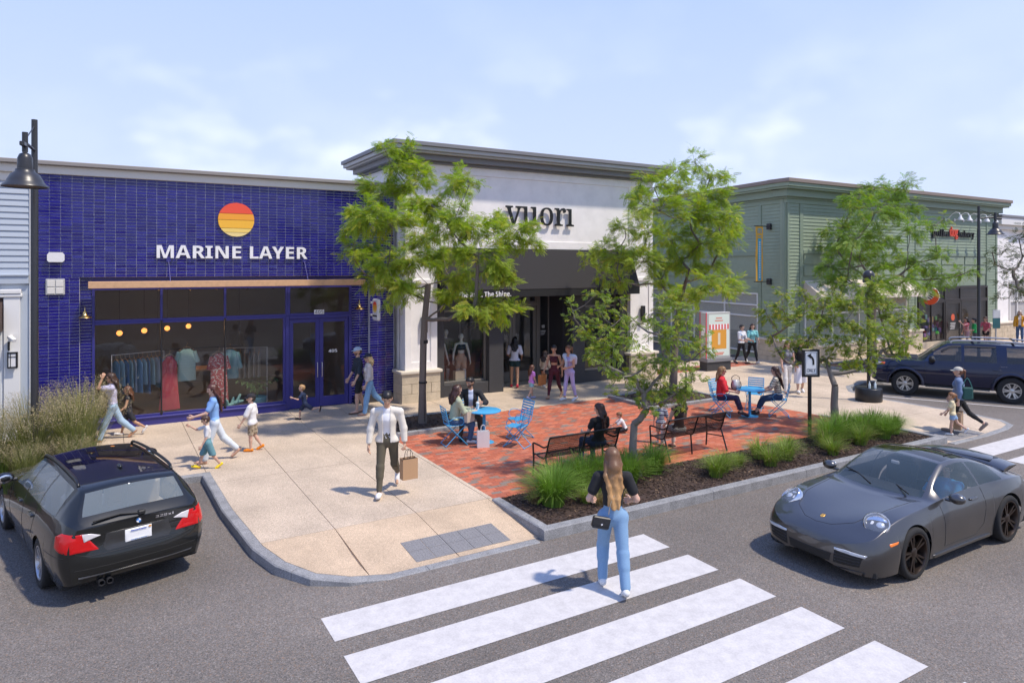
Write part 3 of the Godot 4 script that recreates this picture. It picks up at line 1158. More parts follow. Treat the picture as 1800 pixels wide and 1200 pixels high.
	for q in [[-0.45, "brass barn lamp beside the wide shop window"], [6.3, "brass barn lamp beside the blue doors"]]:
		var w := thing("barn_lamp", q[1], "wall light", Vector3(q[0], 2.95, -19.53), 0.0, "brass lamps by the window")
		rb = MB.new()
		rb.lathe(PackedVector2Array([Vector2(0.15, -0.06), Vector2(0.155, -0.05), Vector2(0.14, -0.03), Vector2(0.07, 0.0), Vector2(0.045, 0.05), Vector2(0.04, 0.09), Vector2(0.02, 0.1), Vector2(0.0, 0.1)]), 20, Transform3D(Basis.IDENTITY, Vector3(0, 0, 0.26)))
		part(w, "shade", rb.mesh(), M.brass)
		rb = MB.new()
		rb.tube(PackedVector3Array([Vector3(0, 0.1, 0.0), Vector3(0, 0.14, 0.1), Vector3(0, 0.2, 0.2), Vector3(0, 0.18, 0.255), Vector3(0, 0.08, 0.26)]), 0.012, -1, 8)
		rb.lathe(PackedVector2Array([Vector2(0.05, 0), Vector2(0.05, 0.02), Vector2(0, 0.025)]), 14, Transform3D(Basis(Vector3.RIGHT, PI / 2), Vector3(0, 0.1, -0.13)))
		part(w, "arm", rb.mesh(), M.brass)


func build_pale_shop() -> void:
	# the end of the pale blue clapboard building
	var s := thing("clapboard_building", "pale blue clapboard building end with white trim beside cobalt tiles", "building")
	bx(s, "wall", M.blue_board, -9, -1.42, 0.0, 6.3, -19.9, -19.44)
	boards(s, "board", M.blue_board, -9, -1.56, 3.95, 6.1, -19.44, 0.143)
	bx(s, "corner_trim", M.white_trim, -1.55, -1.43, 0.1, 6.3, -19.44, -19.39, 0.006)
	bx(s, "frieze", M.cream, -9, -1.41, 6.1, 6.3, -19.44, -19.4, 0.008)
	bx(s, "fascia", M.cream, -9, -1.41, 6.3, 6.5, -19.7, -19.33, 0.01)
	bx(s, "band", M.blue_board, -9, -1.56, 3.72, 3.9, -19.44, -19.36, 0.012)
	bx(s, "band", M.blue_board, -9, -1.56, 3.9, 3.95, -19.44, -19.33, 0.01)
	bx(s, "pilaster", M.white_trim, -2.03, -1.72, 0.1, 3.42, -19.44, -19.34, 0.008)
	bx(s, "pilaster_cap", M.white_trim, -2.12, -1.68, 3.42, 3.5, -19.44, -19.31, 0.012)
	bx(s, "pilaster_cap", M.white_trim, -2.1, -1.7, 3.5, 3.6, -19.44, -19.29, 0.012)
	window_unit(s, M.white_trim, M.shop_glass, -4.5, -2.04, 0.5, 2.7, -19.42, [], [], 0.06)
	bx(s, "display", M.banner_blue, -4.4, -2.12, 0.6, 2.6, -19.435, -19.425)
	var b := MB.new()
	b.prism(pv([0, 0, 0.5, 0, 0.5, 0.12, 0, 0.75]), 0.0, 2.5, Transform3D(Basis(Vector3(0, 0, 1), Vector3(0, 1, 0), Vector3(-1, 0, 0)), Vector3(-2.05, 2.65, -19.43)))
	part(s, "awning", b.mesh(), mt(0.06, 0.035, 0.025, 0.9))
	var w := thing("wall_lantern", "square black framed wall lantern with milky panes on white pilaster", "wall light", Vector3(-1.86, 1.98, -19.34))
	bpart(w, "back_plate", M.black_metal, Vector3(0, 0, 0.008), Vector3(0.2, 0.36, 0.015), 0.003)
	bpart(w, "lens", M.white_plastic, Vector3(0, 0, 0.055), Vector3(0.14, 0.3, 0.08), 0.006)
	for q in [[0, 0.165, 0.18, 0.03], [0, -0.165, 0.18, 0.03], [-0.08, 0, 0.02, 0.36], [0.08, 0, 0.02, 0.36], [0, 0.08, 0.18, 0.014], [-0.03, 0, 0.012, 0.32]]:
		bpart(w, "bar", M.black_metal, Vector3(q[0], q[1], 0.1), Vector3(q[2], q[3], 0.015), 0.003)
	var c := thing("security_camera", "white security camera on a short wall arm above lantern", "camera", Vector3(-1.88, 2.48, -19.34))
	bpart(c, "arm", M.white_plastic, Vector3(0, 0.05, 0.05), Vector3(0.05, 0.05, 0.1), 0.008)
	bpart(c, "housing", M.white_plastic, Vector3(0.02, 0.0, 0.16), Vector3(0.1, 0.08, 0.24), 0.015, Basis.from_euler(Vector3(0.3, 0.5, 0)))
	bpart(c, "bracket", M.black_metal, Vector3(-0.05, -0.18, 0.02), Vector3(0.04, 0.2, 0.04), 0.005)


func stone_base(parent: Node3D, x0: float, x1: float, y0: float, y1: float, z0: float, z1: float, rows: int, step: float, both_sides := true, t := Transform3D.IDENTITY) -> void:
	# courses of blocks round a base, front (z1) and the side x0, over a recessed core
	var core := bx(parent, "core", M.joint, x0 + 0.02, x1 - 0.02, y0, y1, z0, z1 - 0.02)
	core.transform = t * core.transform
	var h := (y1 - y0) / rows
	for r in rows:
		var x := x0
		var off := step * 0.5 if r % 2 else step
		while x < x1 - 0.01:
			var e := minf(x + off, x1)
			if x1 - e < step * 0.3:
				e = x1
			var o := bx(parent, "block", M.limestone, x + (0.0 if x == x0 else 0.005), e - 0.005, y0 + h * r + 0.004, y0 + h * (r + 1) - 0.004, z1 - 0.1, z1 + rng.randf_range(-0.004, 0.004), 0.006)
			o.transform = t * o.transform
			x = e
			off = step
		if both_sides:
			var z := z1 - 0.105
			while z > z0 + 0.01:
				var e := maxf(z - step, z0)
				var o := bx(parent, "block", M.limestone, x0 - 0.003, x0 + 0.1, y0 + h * r + 0.004, y0 + h * (r + 1) - 0.004, e + 0.005, z, 0.006)
				o.transform = t * o.transform
				z = e
	var cap := bx(parent, "capstone", M.limecap, x0 - 0.05, x1 + 0.05, y1, y1 + 0.09, z0, z1 + 0.05, 0.015)
	cap.transform = t * cap.transform


func cornice_run(parent: Node3D, called: String, a: Vector3, c: Vector3, out: Vector3, steps: Array) -> void:
	# stacked mouldings along a..c: each step is [y0, y1, how far out, material]
	var d := (c - a).normalized()
	for s in steps:
		var w: float = s[2]
		var l := a - d * 0.0
		var b := MB.new()
		var len := (c - a).length()
		var mid := (a + c) / 2 + out * (w / 2 - 0.15)
		b.cbox(Vector3(mid.x, (s[0] + s[1]) / 2, mid.z), Vector3(len, s[1] - s[0], w + 0.3), 0.008, Basis(d, Vector3.UP, d.cross(Vector3.UP)))
		part(parent, called, b.mesh(), s[3])


func build_white_shop() -> void:
	var s := thing("white_shop", "white rendered shop with deep grey cornice and black awning", "building")
	var z := -18.8
	# upper wall with a sunk panel
	bx(s, "wall", M.white_paint, 7.53, 17.16, 4.7, 7.2, z - 0.4, z - 0.03)
	bx(s, "trim", M.white_paint, 7.53, 17.16, 6.95, 7.2, z - 0.03, z, 0.006)
	bx(s, "trim", M.white_paint, 7.53, 8.68, 4.7, 6.949, z - 0.03, z, 0.006)
	bx(s, "trim", M.white_paint, 16.03, 17.16, 4.7, 6.949, z - 0.03, z, 0.006)
	bx(s, "trim", M.white_paint, 8.681, 16.029, 4.7, 4.95, z - 0.03, z, 0.006)
	bx(s, "side_wall", M.white_paint, 7.53, 7.6, 0.13, 7.19, -22.6, z - 0.41)
	bx(s, "side_wall", M.white_paint, 17.08, 17.16, 0.13, 7.19, -30, z - 0.41)
	bx(s, "roof", M.grey_cornice, 7.6, 17.08, 7.1, 7.2, -30, z - 0.41)
	var prof := [[7.2, 7.27, 0.1, M.grey_cornice], [7.27, 7.44, 0.28, M.grey_cornice], [7.44, 7.5, 0.46, M.pale_cornice], [7.5, 7.62, 0.54, M.pale_cornice], [7.62, 7.74, 0.6, M.grey_cornice]]
	for p in prof:
		var w: float = p[2]
		bx(s, "cornice", p[3], 7.53 - w, 17.16 + w, p[0], p[1], z - 0.4, z + w, 0.01)
		bx(s, "cornice", p[3], 7.53 - w, 7.53 + 0.2, p[0], p[1], -22.6 - w, z - 0.4, 0.01)
	# piers
	stone_base(s, 7.37, 8.6, 0.1, 0.98, -19.35, -18.66, 3, 0.62)
	stone_base(s, 16.0, 17.25, 0.1, 0.98, -19.35, -18.66, 3, 0.62, false)
	for q in [[7.53, 8.54], [16.1, 17.16]]:
		bx(s, "pier", M.white_paint, q[0], q[1], 1.07, 4.699, z - 0.5, z - 0.02)
		bx(s, "trim", M.white_paint, q[0] - 0.01, q[0] + 0.2, 1.07, 4.7, z - 0.02, z + 0.01, 0.005)
		bx(s, "trim", M.white_paint, q[1] - 0.2, q[1] + 0.01, 1.07, 4.7, z - 0.02, z + 0.01, 0.005)
		bx(s, "trim", M.white_paint, q[0] + 0.2, q[1] - 0.2, 1.07, 1.3, z - 0.02, z + 0.008, 0.005)
		bx(s, "trim", M.white_paint, q[0] + 0.2, q[1] - 0.2, 3.62, 3.75, z - 0.02, z + 0.04, 0.012)
	# awning
	var b := MB.new()
	b.prism(pv([0, 3.4, 0.5, 3.4, 0.52, 3.42, 0.02, 4.7, 0, 4.7]), 0.0, 7.45, Transform3D(Basis(Vector3(0, 0, 1), Vector3(0, 1, 0), Vector3(-1, 0, 0)), Vector3(16.08, 0, z + 0.01)))
	part(s, "awning", b.mesh(), M.black_cloth)
	bx(s, "valance", M.black, 8.63, 16.08, 3.18, 3.4, z + 0.46, z + 0.52, 0.004)
	bx(s, "valance", M.black, 16.03, 16.08, 3.18, 3.4, z + 0.0, z + 0.459, 0.004)
	lettering(s, "valance_letters", "The Rise. The Shine.", "Droid Sans", 700, M.white, 9.0, 10.83, 3.2, 3.37, 0.008, Transform3D(Basis.IDENTITY, Vector3(0, 0, z + 0.522)))
	# grey stone shop front
	var gz := -18.95
	bx(s, "column", M.grey_stone, 8.56, 8.86, 0.1, 4.65, gz - 0.4, gz, 0.01)
	bx(s, "column", M.grey_stone, 10.42, 10.95, 0.1, 4.65, gz - 0.5, gz, 0.01)
	bx(s, "column", M.grey_stone, 13.67, 14.2, 0.1, 4.65, gz - 0.5, gz, 0.01)
	bx(s, "column", M.grey_stone, 15.72, 16.09, 0.1, 4.65, gz - 0.4, gz, 0.01)
	bx(s, "stall_riser", M.grey_stone, 8.861, 10.419, 0.1, 0.5, gz - 0.4, gz - 0.03, 0.01)
	bx(s, "stall_riser", M.grey_stone, 14.201, 15.719, 0.1, 0.5, gz - 0.4, gz - 0.03, 0.01)
	bx(s, "beam", M.dark_panel, 8.861, 10.419, 3.3, 4.65, gz - 0.4, gz - 0.05)
	bx(s, "beam", M.dark_panel, 14.201, 15.719, 3.3, 4.65, gz - 0.4, gz - 0.05)
	window_unit(s, M.taupe_frame, M.shop_glass, 8.861, 10.419, 0.5, 3.3, gz - 0.25, [], [2.75], 0.07)
	window_unit(s, M.taupe_frame, M.shop_glass, 14.201, 15.719, 0.5, 3.3, gz - 0.25, [], [2.75], 0.07)
	# entrance recess
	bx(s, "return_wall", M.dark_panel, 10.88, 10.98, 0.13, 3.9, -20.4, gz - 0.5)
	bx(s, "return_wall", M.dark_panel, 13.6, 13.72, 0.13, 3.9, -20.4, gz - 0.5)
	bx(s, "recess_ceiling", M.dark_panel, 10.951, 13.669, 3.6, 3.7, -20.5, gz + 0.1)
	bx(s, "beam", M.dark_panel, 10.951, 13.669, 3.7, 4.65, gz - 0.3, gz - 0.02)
	var dz := -20.32
	bx(s, "door_post", M.taupe_frame, 10.981, 11.1, 0.13, 3.6, dz - 0.06, dz + 0.06, 0.005)
	bx(s, "door_post", M.taupe_frame, 13.05, 13.17, 0.13, 3.6, dz - 0.06, dz + 0.06, 0.005)
	bx(s, "door_head", M.taupe_frame, 11.101, 13.049, 2.75, 2.87, dz - 0.058, dz + 0.058, 0.005)
	door_leaf(s, M.taupe_frame, M.shop_glass, 11.105, 12.072, 0.15, 2.745, dz, 0.12, 0.35, 12.0)
	door_leaf(s, M.taupe_frame, M.shop_glass, 12.078, 13.045, 0.15, 2.745, dz, 0.12, 0.35, 12.15)
	window_unit(s, M.taupe_frame, M.shop_glass, 11.101, 13.049, 2.87, 3.6, dz, [12.075], [], 0.05)
	window_unit(s, M.taupe_frame, M.shop_glass, 13.171, 13.6, 0.3, 3.6, dz, [], [], 0.05)
	bx(s, "stall_riser", M.dark_panel, 13.171, 13.6, 0.13, 0.3, dz - 0.1, dz + 0.05)
	lettering(s, "hours", "10", "Droid Sans", 700, M.white, 13.29, 13.42, 1.95, 2.06, 0.004, Transform3D(Basis.IDENTITY, Vector3(0, 0, dz + 0.006)))
	for k in 3:
		bx(s, "hours", M.white, 13.25, 13.47 - 0.03 * k, 1.84 - k * 0.06, 1.855 - k * 0.06, dz + 0.003, dz + 0.006)
	room(s, 8.6, 16.1, 0.13, 3.9, -25.5, -20.46, M.shop_wall)
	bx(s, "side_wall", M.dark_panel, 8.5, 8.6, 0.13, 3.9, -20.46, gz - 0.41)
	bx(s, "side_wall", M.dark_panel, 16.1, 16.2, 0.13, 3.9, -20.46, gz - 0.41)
	bx(s, "shop_floor", M.shop_floor, 8.6, 10.88, 0.1, 0.14, -20.47, gz - 0.41)
	bx(s, "shop_floor", M.shop_floor, 13.72, 16.1, 0.1, 0.14, -20.47, gz - 0.41)
	bx(s, "shop_ceiling", M.shop_wall, 8.6, 10.88, 3.5, 3.6, -20.47, gz - 0.41)
	bx(s, "shop_ceiling", M.shop_wall, 13.72, 16.1, 3.5, 3.6, -20.47, gz - 0.41)
	var sg := thing("serif_sign", "black lower case serif letters on white rendered wall", "sign")
	lettering(sg, "letters", "vuorı", "Droid Serif", 400, M.black_metal, 10.9, 13.55, 5.47, 6.08, 0.05, Transform3D(Basis.IDENTITY, Vector3(0, 0, z + 0.04)))
	for q in [[8.12, "slim black wall sconce on the white pier next to the tiled shop"], [16.62, "slim black wall sconce on the white pier next to the passage"]]:
		var w := thing("wall_sconce", q[1], "wall light", Vector3(q[0], 2.45, z - 0.01), 0.0, "slim sconces on the white piers")
		bpart(w, "body", M.black_metal, Vector3(0, 0, 0.09), Vector3(0.13, 0.55, 0.12), 0.008)
		bpart(w, "back_plate", M.black_metal, Vector3(0, 0, 0.015), Vector3(0.1, 0.3, 0.03), 0.004)


func build_green_shop() -> void:
	var s := thing("green_shop", "sage green clapboard shop with wide cornice and stone base", "building")
	var z := -18.6
	var prof := [[6.98, 7.06, 0.08, M.green_trim], [7.06, 7.36, 0.22, M.green_trim], [7.36, 7.44, 0.44, M.green_board], [7.44, 7.6, 0.5, M.green_board], [7.6, 7.76, 0.56, M.brown_roof]]
	# front
	bx(s, "wall", M.green_board, 24.35, 42.0, 0.1, 6.98, z - 0.3, z - 0.02)
	bx(s, "frieze", M.green_trim, 24.35, 42.0, 6.8, 6.98, z - 0.02, z + 0.03, 0.006)
	for p in prof:
		bx(s, "cornice", p[3], 24.35 - p[2], 42.0 + p[2], p[0], p[1], z - 0.5, z + p[2], 0.01)
	for q in [[24.4, 24.52, 1.0], [25.2, 25.42, 1.0], [33.3, 33.45, 4.85], [33.95, 34.1, 1.0], [40.85, 41.0, 1.0], [41.88, 42.03, 1.0]]:
		bx(s, "trim", M.green_trim, q[0], q[1], q[2], 6.8, z - 0.02, z + 0.035, 0.006)
	boards(s, "board", M.green_board, 24.52, 25.2, 1.1, 6.8, z - 0.02, 0.145)
	boards(s, "board", M.green_board, 25.42, 33.3, 4.85, 6.8, z - 0.02, 0.145)
	boards(s, "board", M.green_board, 33.45, 40.85, 4.85, 6.8, z - 0.02, 0.145)
	boards(s, "board", M.green_board, 33.45, 33.95, 1.1, 4.85, z - 0.02, 0.145)
	boards(s, "board", M.green_board, 41.0, 41.88, 1.1, 6.8, z - 0.02, 0.145)
	bx(s, "belt", M.green_trim, 25.42, 33.3, 4.68, 4.85, z - 0.02, z + 0.05, 0.008)
	bx(s, "belt", M.green_trim, 34.1, 40.85, 4.68, 4.85, z - 0.02, z + 0.05, 0.008)
	for x in [25.5, 27.4, 29.35, 31.3, 34.15, 36.4, 38.65]:
		for y in [3.75, 4.25]:
			var w := 1.8 if x < 33 else 2.15
			bx(s, "panel", M.green_board, x, x + w, y, y + 0.42, z - 0.02, z + 0.015, 0.006)
	# bay with the cream awning
	var b := MB.new()
	b.prism(pv([0, 2.75, 0.95, 2.75, 0.95, 2.85, 0, 3.55]), 0.0, 7.9, Transform3D(Basis(Vector3(0, 0, 1), Vector3(0, 1, 0), Vector3(-1, 0, 0)), Vector3(33.35, 0, z)))
	part(s, "awning", b.mesh(), mt(0.66, 0.58, 0.49, 0.9))
	window_unit(s, M.white_trim, M.pale_glass, 25.5, 33.2, 0.75, 2.9, z + 0.02, [27.4, 29.35, 31.3], [2.1], 0.07)
	stone_base(s, 24.3, 26.2, 0.1, 1.0, z - 0.2, z + 0.2, 4, 0.6)
	stone_base(s, 26.2, 32.9, 0.1, 0.66, z - 0.2, z + 0.12, 3, 0.6, false)
	stone_base(s, 32.9, 34.12, 0.1, 1.02, z - 0.2, z + 0.3, 4, 0.6)
	stone_base(s, 40.85, 43.6, 0.1, 1.02, z - 0.2, z + 0.25, 4, 0.6, false)
	# bakery front
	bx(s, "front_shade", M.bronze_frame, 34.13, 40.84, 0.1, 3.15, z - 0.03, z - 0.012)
	window_unit(s, M.bronze_frame, M.shop_glass, 34.13, 40.84, 2.4, 3.12, z + 0.06, [36.55, 38.05], [], 0.09)
	window_unit(s, M.bronze_frame, M.shop_glass, 34.13, 36.5, 0.42, 2.4, z + 0.06, [35.3], [], 0.08)
	window_unit(s, M.bronze_frame, M.shop_glass, 38.1, 40.84, 0.42, 2.4, z + 0.06, [], [], 0.08)
	door_leaf(s, M.bronze_frame, M.shop_glass, 36.55, 38.05, 0.15, 2.39, z + 0.08, 0.13, 0.25, 37.9)
	bx(s, "stall_riser", M.limestone, 34.13, 36.5, 0.1, 0.42, z - 0.01, z + 0.12, 0.01)
	bx(s, "stall_riser", M.limestone, 38.1, 40.84, 0.1, 0.42, z - 0.01, z + 0.12, 0.01)
	# goods stacked in the bakery window
	for i in 26:
		var c := Color.from_hsv(rng.randf(), rng.randf_range(0.2, 0.8), rng.randf_range(0.25, 0.9)).srgb_to_linear()
		var x := rng.randf_range(34.4, 36.3)
		bpart(s, "package", mt(c.r, c.g, c.b, 0.7), Vector3(x, rng.randf_range(0.6, 1.7), z + 0.02), Vector3(rng.randf_range(0.15, 0.35), rng.randf_range(0.12, 0.3), 0.05), 0.02)
	var dot := MB.new()
	dot.lathe(PackedVector2Array([Vector2(0.17, 0), Vector2(0.17, 0.006), Vector2(0, 0.007)]), 24, Transform3D(Basis(Vector3.RIGHT, PI / 2), Vector3(37.3, 1.55, z + 0.083)))
	part(s, "door_roundel", dot.mesh(), mt(0.75, 0.12, 0.04, 0.5))
	for k in 5:
		bx(s, "door_hours", M.white, 37.05 + 0.03 * (k % 2), 37.55 - 0.02 * k, 1.24 - k * 0.07, 1.265 - k * 0.07, z + 0.082, z + 0.085)
	# flank: runs back at a slight angle
	var dirv := Vector3(0.141, 0, -0.99).normalized()
	var t := Transform3D(Basis(-dirv, Vector3.UP, (-dirv).cross(Vector3.UP)), Vector3(24.35, 0, z - 0.02) + dirv * 12.0)
	# local x runs from the far end (0) to the corner (12), local z points out
	var wl := bx(s, "flank_wall", M.green_board, 0, 11.98, 0.1, 6.98, -0.3, -0.02)
	wl.transform = t * wl.transform
	for p in prof:
		var o := bx(s, "cornice", p[3], -0.2, 11.95, p[0], p[1], -0.4, p[2], 0.01)
		o.transform = t * o.transform
	for q in [[0.0, 11.9, 6.8, 6.98, 0.03, M.green_trim], [11.8, 11.97, 1.0, 6.8, 0.035, M.green_trim], [10.42, 10.6, 0.1, 6.8, 0.035, M.green_trim], [0.0, 10.42, 4.62, 4.82, 0.04, M.green_trim], [0.0, 10.42, 2.98, 3.2, 0.04, M.green_trim],
			[0.0, 10.42, 3.66, 3.74, 0.02, M.green_board], [8.3, 8.42, 3.2, 4.62, 0.02, M.green_board], [5.5, 5.62, 3.2, 4.62, 0.02, M.green_board], [2.7, 2.82, 3.2, 4.62, 0.02, M.green_board]]:
		var o := bx(s, "trim", q[5], q[0], q[1], q[2], q[3], -0.02, q[4], 0.006)
		o.transform = t * o.transform
	boards(s, "board", M.green_board, 0.0, 10.42, 4.82, 6.8, -0.02, 0.145, t)
	boards(s, "board", M.green_board, 10.6, 11.8, 1.1, 6.8, -0.02, 0.145, t)
	window_unit(s, M.white_trim, M.pale_glass, 0.6, 10.42, 0.35, 2.98, 0.02, [2.2, 4.1, 6.0, 8.25], [1.95, 2.45], 0.06, t)
	var o2 := bx(s, "display_wall", mt(0.3, 0.28, 0.24, 0.9), 0.65, 10.35, 0.4, 2.9, -0.018, -0.01)
	o2.transform = t * o2.transform
	var o3 := bx(s, "display_low", mt(0.12, 0.1, 0.085, 0.9), 0.65, 10.35, 0.4, 1.25, -0.009, -0.004)
	o3.transform = t * o3.transform
	stone_base(s, 10.55, 12.2, 0.1, 1.0, -0.2, 0.2, 4, 0.6, false, t)
	lettering(s, "number", "2017", "Droid Sans", 700, M.white, 1.3, 1.9, 2.56, 2.78, 0.01, t * Transform3D(Basis.IDENTITY, Vector3(0, 0, 0.055)))
	# sign and its lamps
	var sg := thing("bakery_sign", "black and red serif letters on sage green boards", "sign")
	for q in [["polka", 35.39, 37.04, M.black, 0.48], ["dog", 37.06, 37.84, mt(0.75, 0.075, 0.03, 0.4), 0.62], ["bakery", 37.86, 39.5, M.black, 0.48]]:
		lettering(sg, "letters", q[0], "Droid Serif", 700, q[3], q[1], q[2], 5.56 if q[0] != "dog" else 5.55, 5.56 + q[4], 0.05, Transform3D(Basis.IDENTITY, Vector3(0, 0, z + 0.03)))
	var proto: Node3D = null
	for i in 5:
		var x: float = 36.7 + 0.88 * i
		if proto == null:
			proto = thing("gooseneck_lamp", "first white gooseneck lamp counted from the cream awning", "wall light", Vector3(x, 6.55, z + 0.02), 0.0, "gooseneck lamps over the bakery sign")
			var g := MB.new()
			g.tube(PackedVector3Array([Vector3(0, 0, 0), Vector3(0, 0.02, 0.15), Vector3(0, 0.22, 0.3), Vector3(0, 0.33, 0.5), Vector3(0, 0.28, 0.66), Vector3(0, 0.1, 0.72)]), 0.02, -1, 8)
			g.lathe(PackedVector2Array([Vector2(0.07, 0), Vector2(0.07, 0.03), Vector2(0, 0.035)]), 12, Transform3D(Basis(Vector3.RIGHT, PI / 2), Vector3.ZERO))
			part(proto, "arm", g.mesh(), M.white)
			g = MB.new()
			g.lathe(PackedVector2Array([Vector2(0.13, -0.16), Vector2(0.12, -0.1), Vector2(0.07, -0.04), Vector2(0.04, 0.1), Vector2(0, 0.1)]), 16, Transform3D(Basis.IDENTITY, Vector3(0, 0.08, 0.72)))
			part(proto, "shade", g.mesh(), M.white)
		else:
			copy(proto, Vector3(x, 6.55, z + 0.02), 0.0, "%s white gooseneck lamp counted from the cream awning" % ["first", "second", "third", "fourth", "fifth"][i])
	# round projecting sign: a white disc with an orange crescent
	var rs := thing("crescent_sign", "round white projecting sign with orange crescent and small black print", "sign", Vector3(33.9, 2.75, z + 0.75))
	var d := MB.new()
	d.lathe(PackedVector2Array([Vector2(0, -0.03), Vector2(0.42, -0.03), Vector2(0.42, 0.03), Vector2(0, 0.03)]), 32, Transform3D(Basis(Vector3.BACK, PI / 2), Vector3.ZERO))
	part(rs, "disc", d.mesh(), M.white)
	var cr := PackedVector2Array()
	for i in 25:
		var a := -PI * 0.72 + PI * 0.98 * i / 24.0
		cr.append(Vector2(cos(a), sin(a)) * 0.43)
	for i in 25:
		var a := -PI * 0.72 + PI * 0.98 * (24 - i) / 24.0
		cr.append(Vector2(cos(a), sin(a)) * 0.32 + Vector2(-0.1, 0.1))
	d = MB.new()
	d.prism(cr, 0.031, 0.045, Transform3D(ry(-90), Vector3.ZERO))
	part(rs, "crescent", d.mesh(), mt(0.78, 0.1, 0.03, 0.5))
	d = MB.new()
	d.tube(PackedVector3Array([Vector3(0, 0.35, -0.72), Vector3(0, 0.35, 0.1)]), 0.02, -1, 8)
	part(rs, "bracket", d.mesh(), M.black_metal)
	for k in 3:
		bpart(rs, "print", M.black, Vector3(-0.034, 0.05 - 0.09 * k, 0.1 - 0.05 * k), Vector3(0.006, 0.05, 0.2), 0.0, Basis(Vector3.RIGHT, 0.5))
	# banners on the flank
	for q in [[11.1, 5.85, 3.5, M.yellow, M.banner_blue, "yellow banner with blue strip on the sage green flank near the corner"], [2.1, 5.9, 3.4, M.banner_blue, M.yellow, "blue banner with yellow marks on the sage green flank behind the tree"]]:
		var bn := thing("banner", q[5], "banner", t * Vector3(q[0], q[2], 0.0), 0.0, "banners on the green flank")
		var hh: float = q[1] - q[2]
		var W := 0.44
		bn.rotation.y = 0.0
		var cl := MB.new()
		var rows := []
		for i in 13:
			var k := PackedVector3Array()
			for j in 5:
				k.append(Vector3(-0.9 + W * j / 4.0, hh * i / 12.0, 0.012 * sin(i * 0.9 + j)))
			rows.append(k)
		cl.grid(rows)
		var back := []
		for r in rows:
			var k := PackedVector3Array()
			for p in r:
				k.append(p - Vector3(0, 0, 0.006))
			back.append(k)
		cl.grid(back, true)
		part(bn, "cloth", cl.mesh(), q[3])
		bpart(bn, "strip", q[4], Vector3(-0.68, hh * 0.4, 0.016), Vector3(0.2, hh * 0.76, 0.012))
		lettering(bn, "letter", "m", "Droid Sans", 400, q[4], -0.79, -0.57, hh * 0.87, hh * 0.96, 0.008, Transform3D(Basis.IDENTITY, Vector3(0, 0, 0.014)))
		bpart(bn, "mark", q[4], Vector3(-0.68, hh * 0.82, 0.016), Vector3(0.2, 0.03, 0.01))
		for k in 16:
			bpart(bn, "print", M.white, Vector3(-0.68, hh * 0.08 + hh * 0.042 * k, 0.024), Vector3(0.07, hh * 0.024, 0.004))
		for y in [0.0, hh]:
			var rd := MB.new()
			rd.tube(PackedVector3Array([Vector3(0.0, y, 0), Vector3(-1.0, y, 0)]), 0.018, -1, 8)
			rd.cbox(Vector3(-0.06, y, 0), Vector3(0.12, 0.26, 0.2), 0.01)
			part(bn, "bracket", rd.mesh(), M.black_metal)


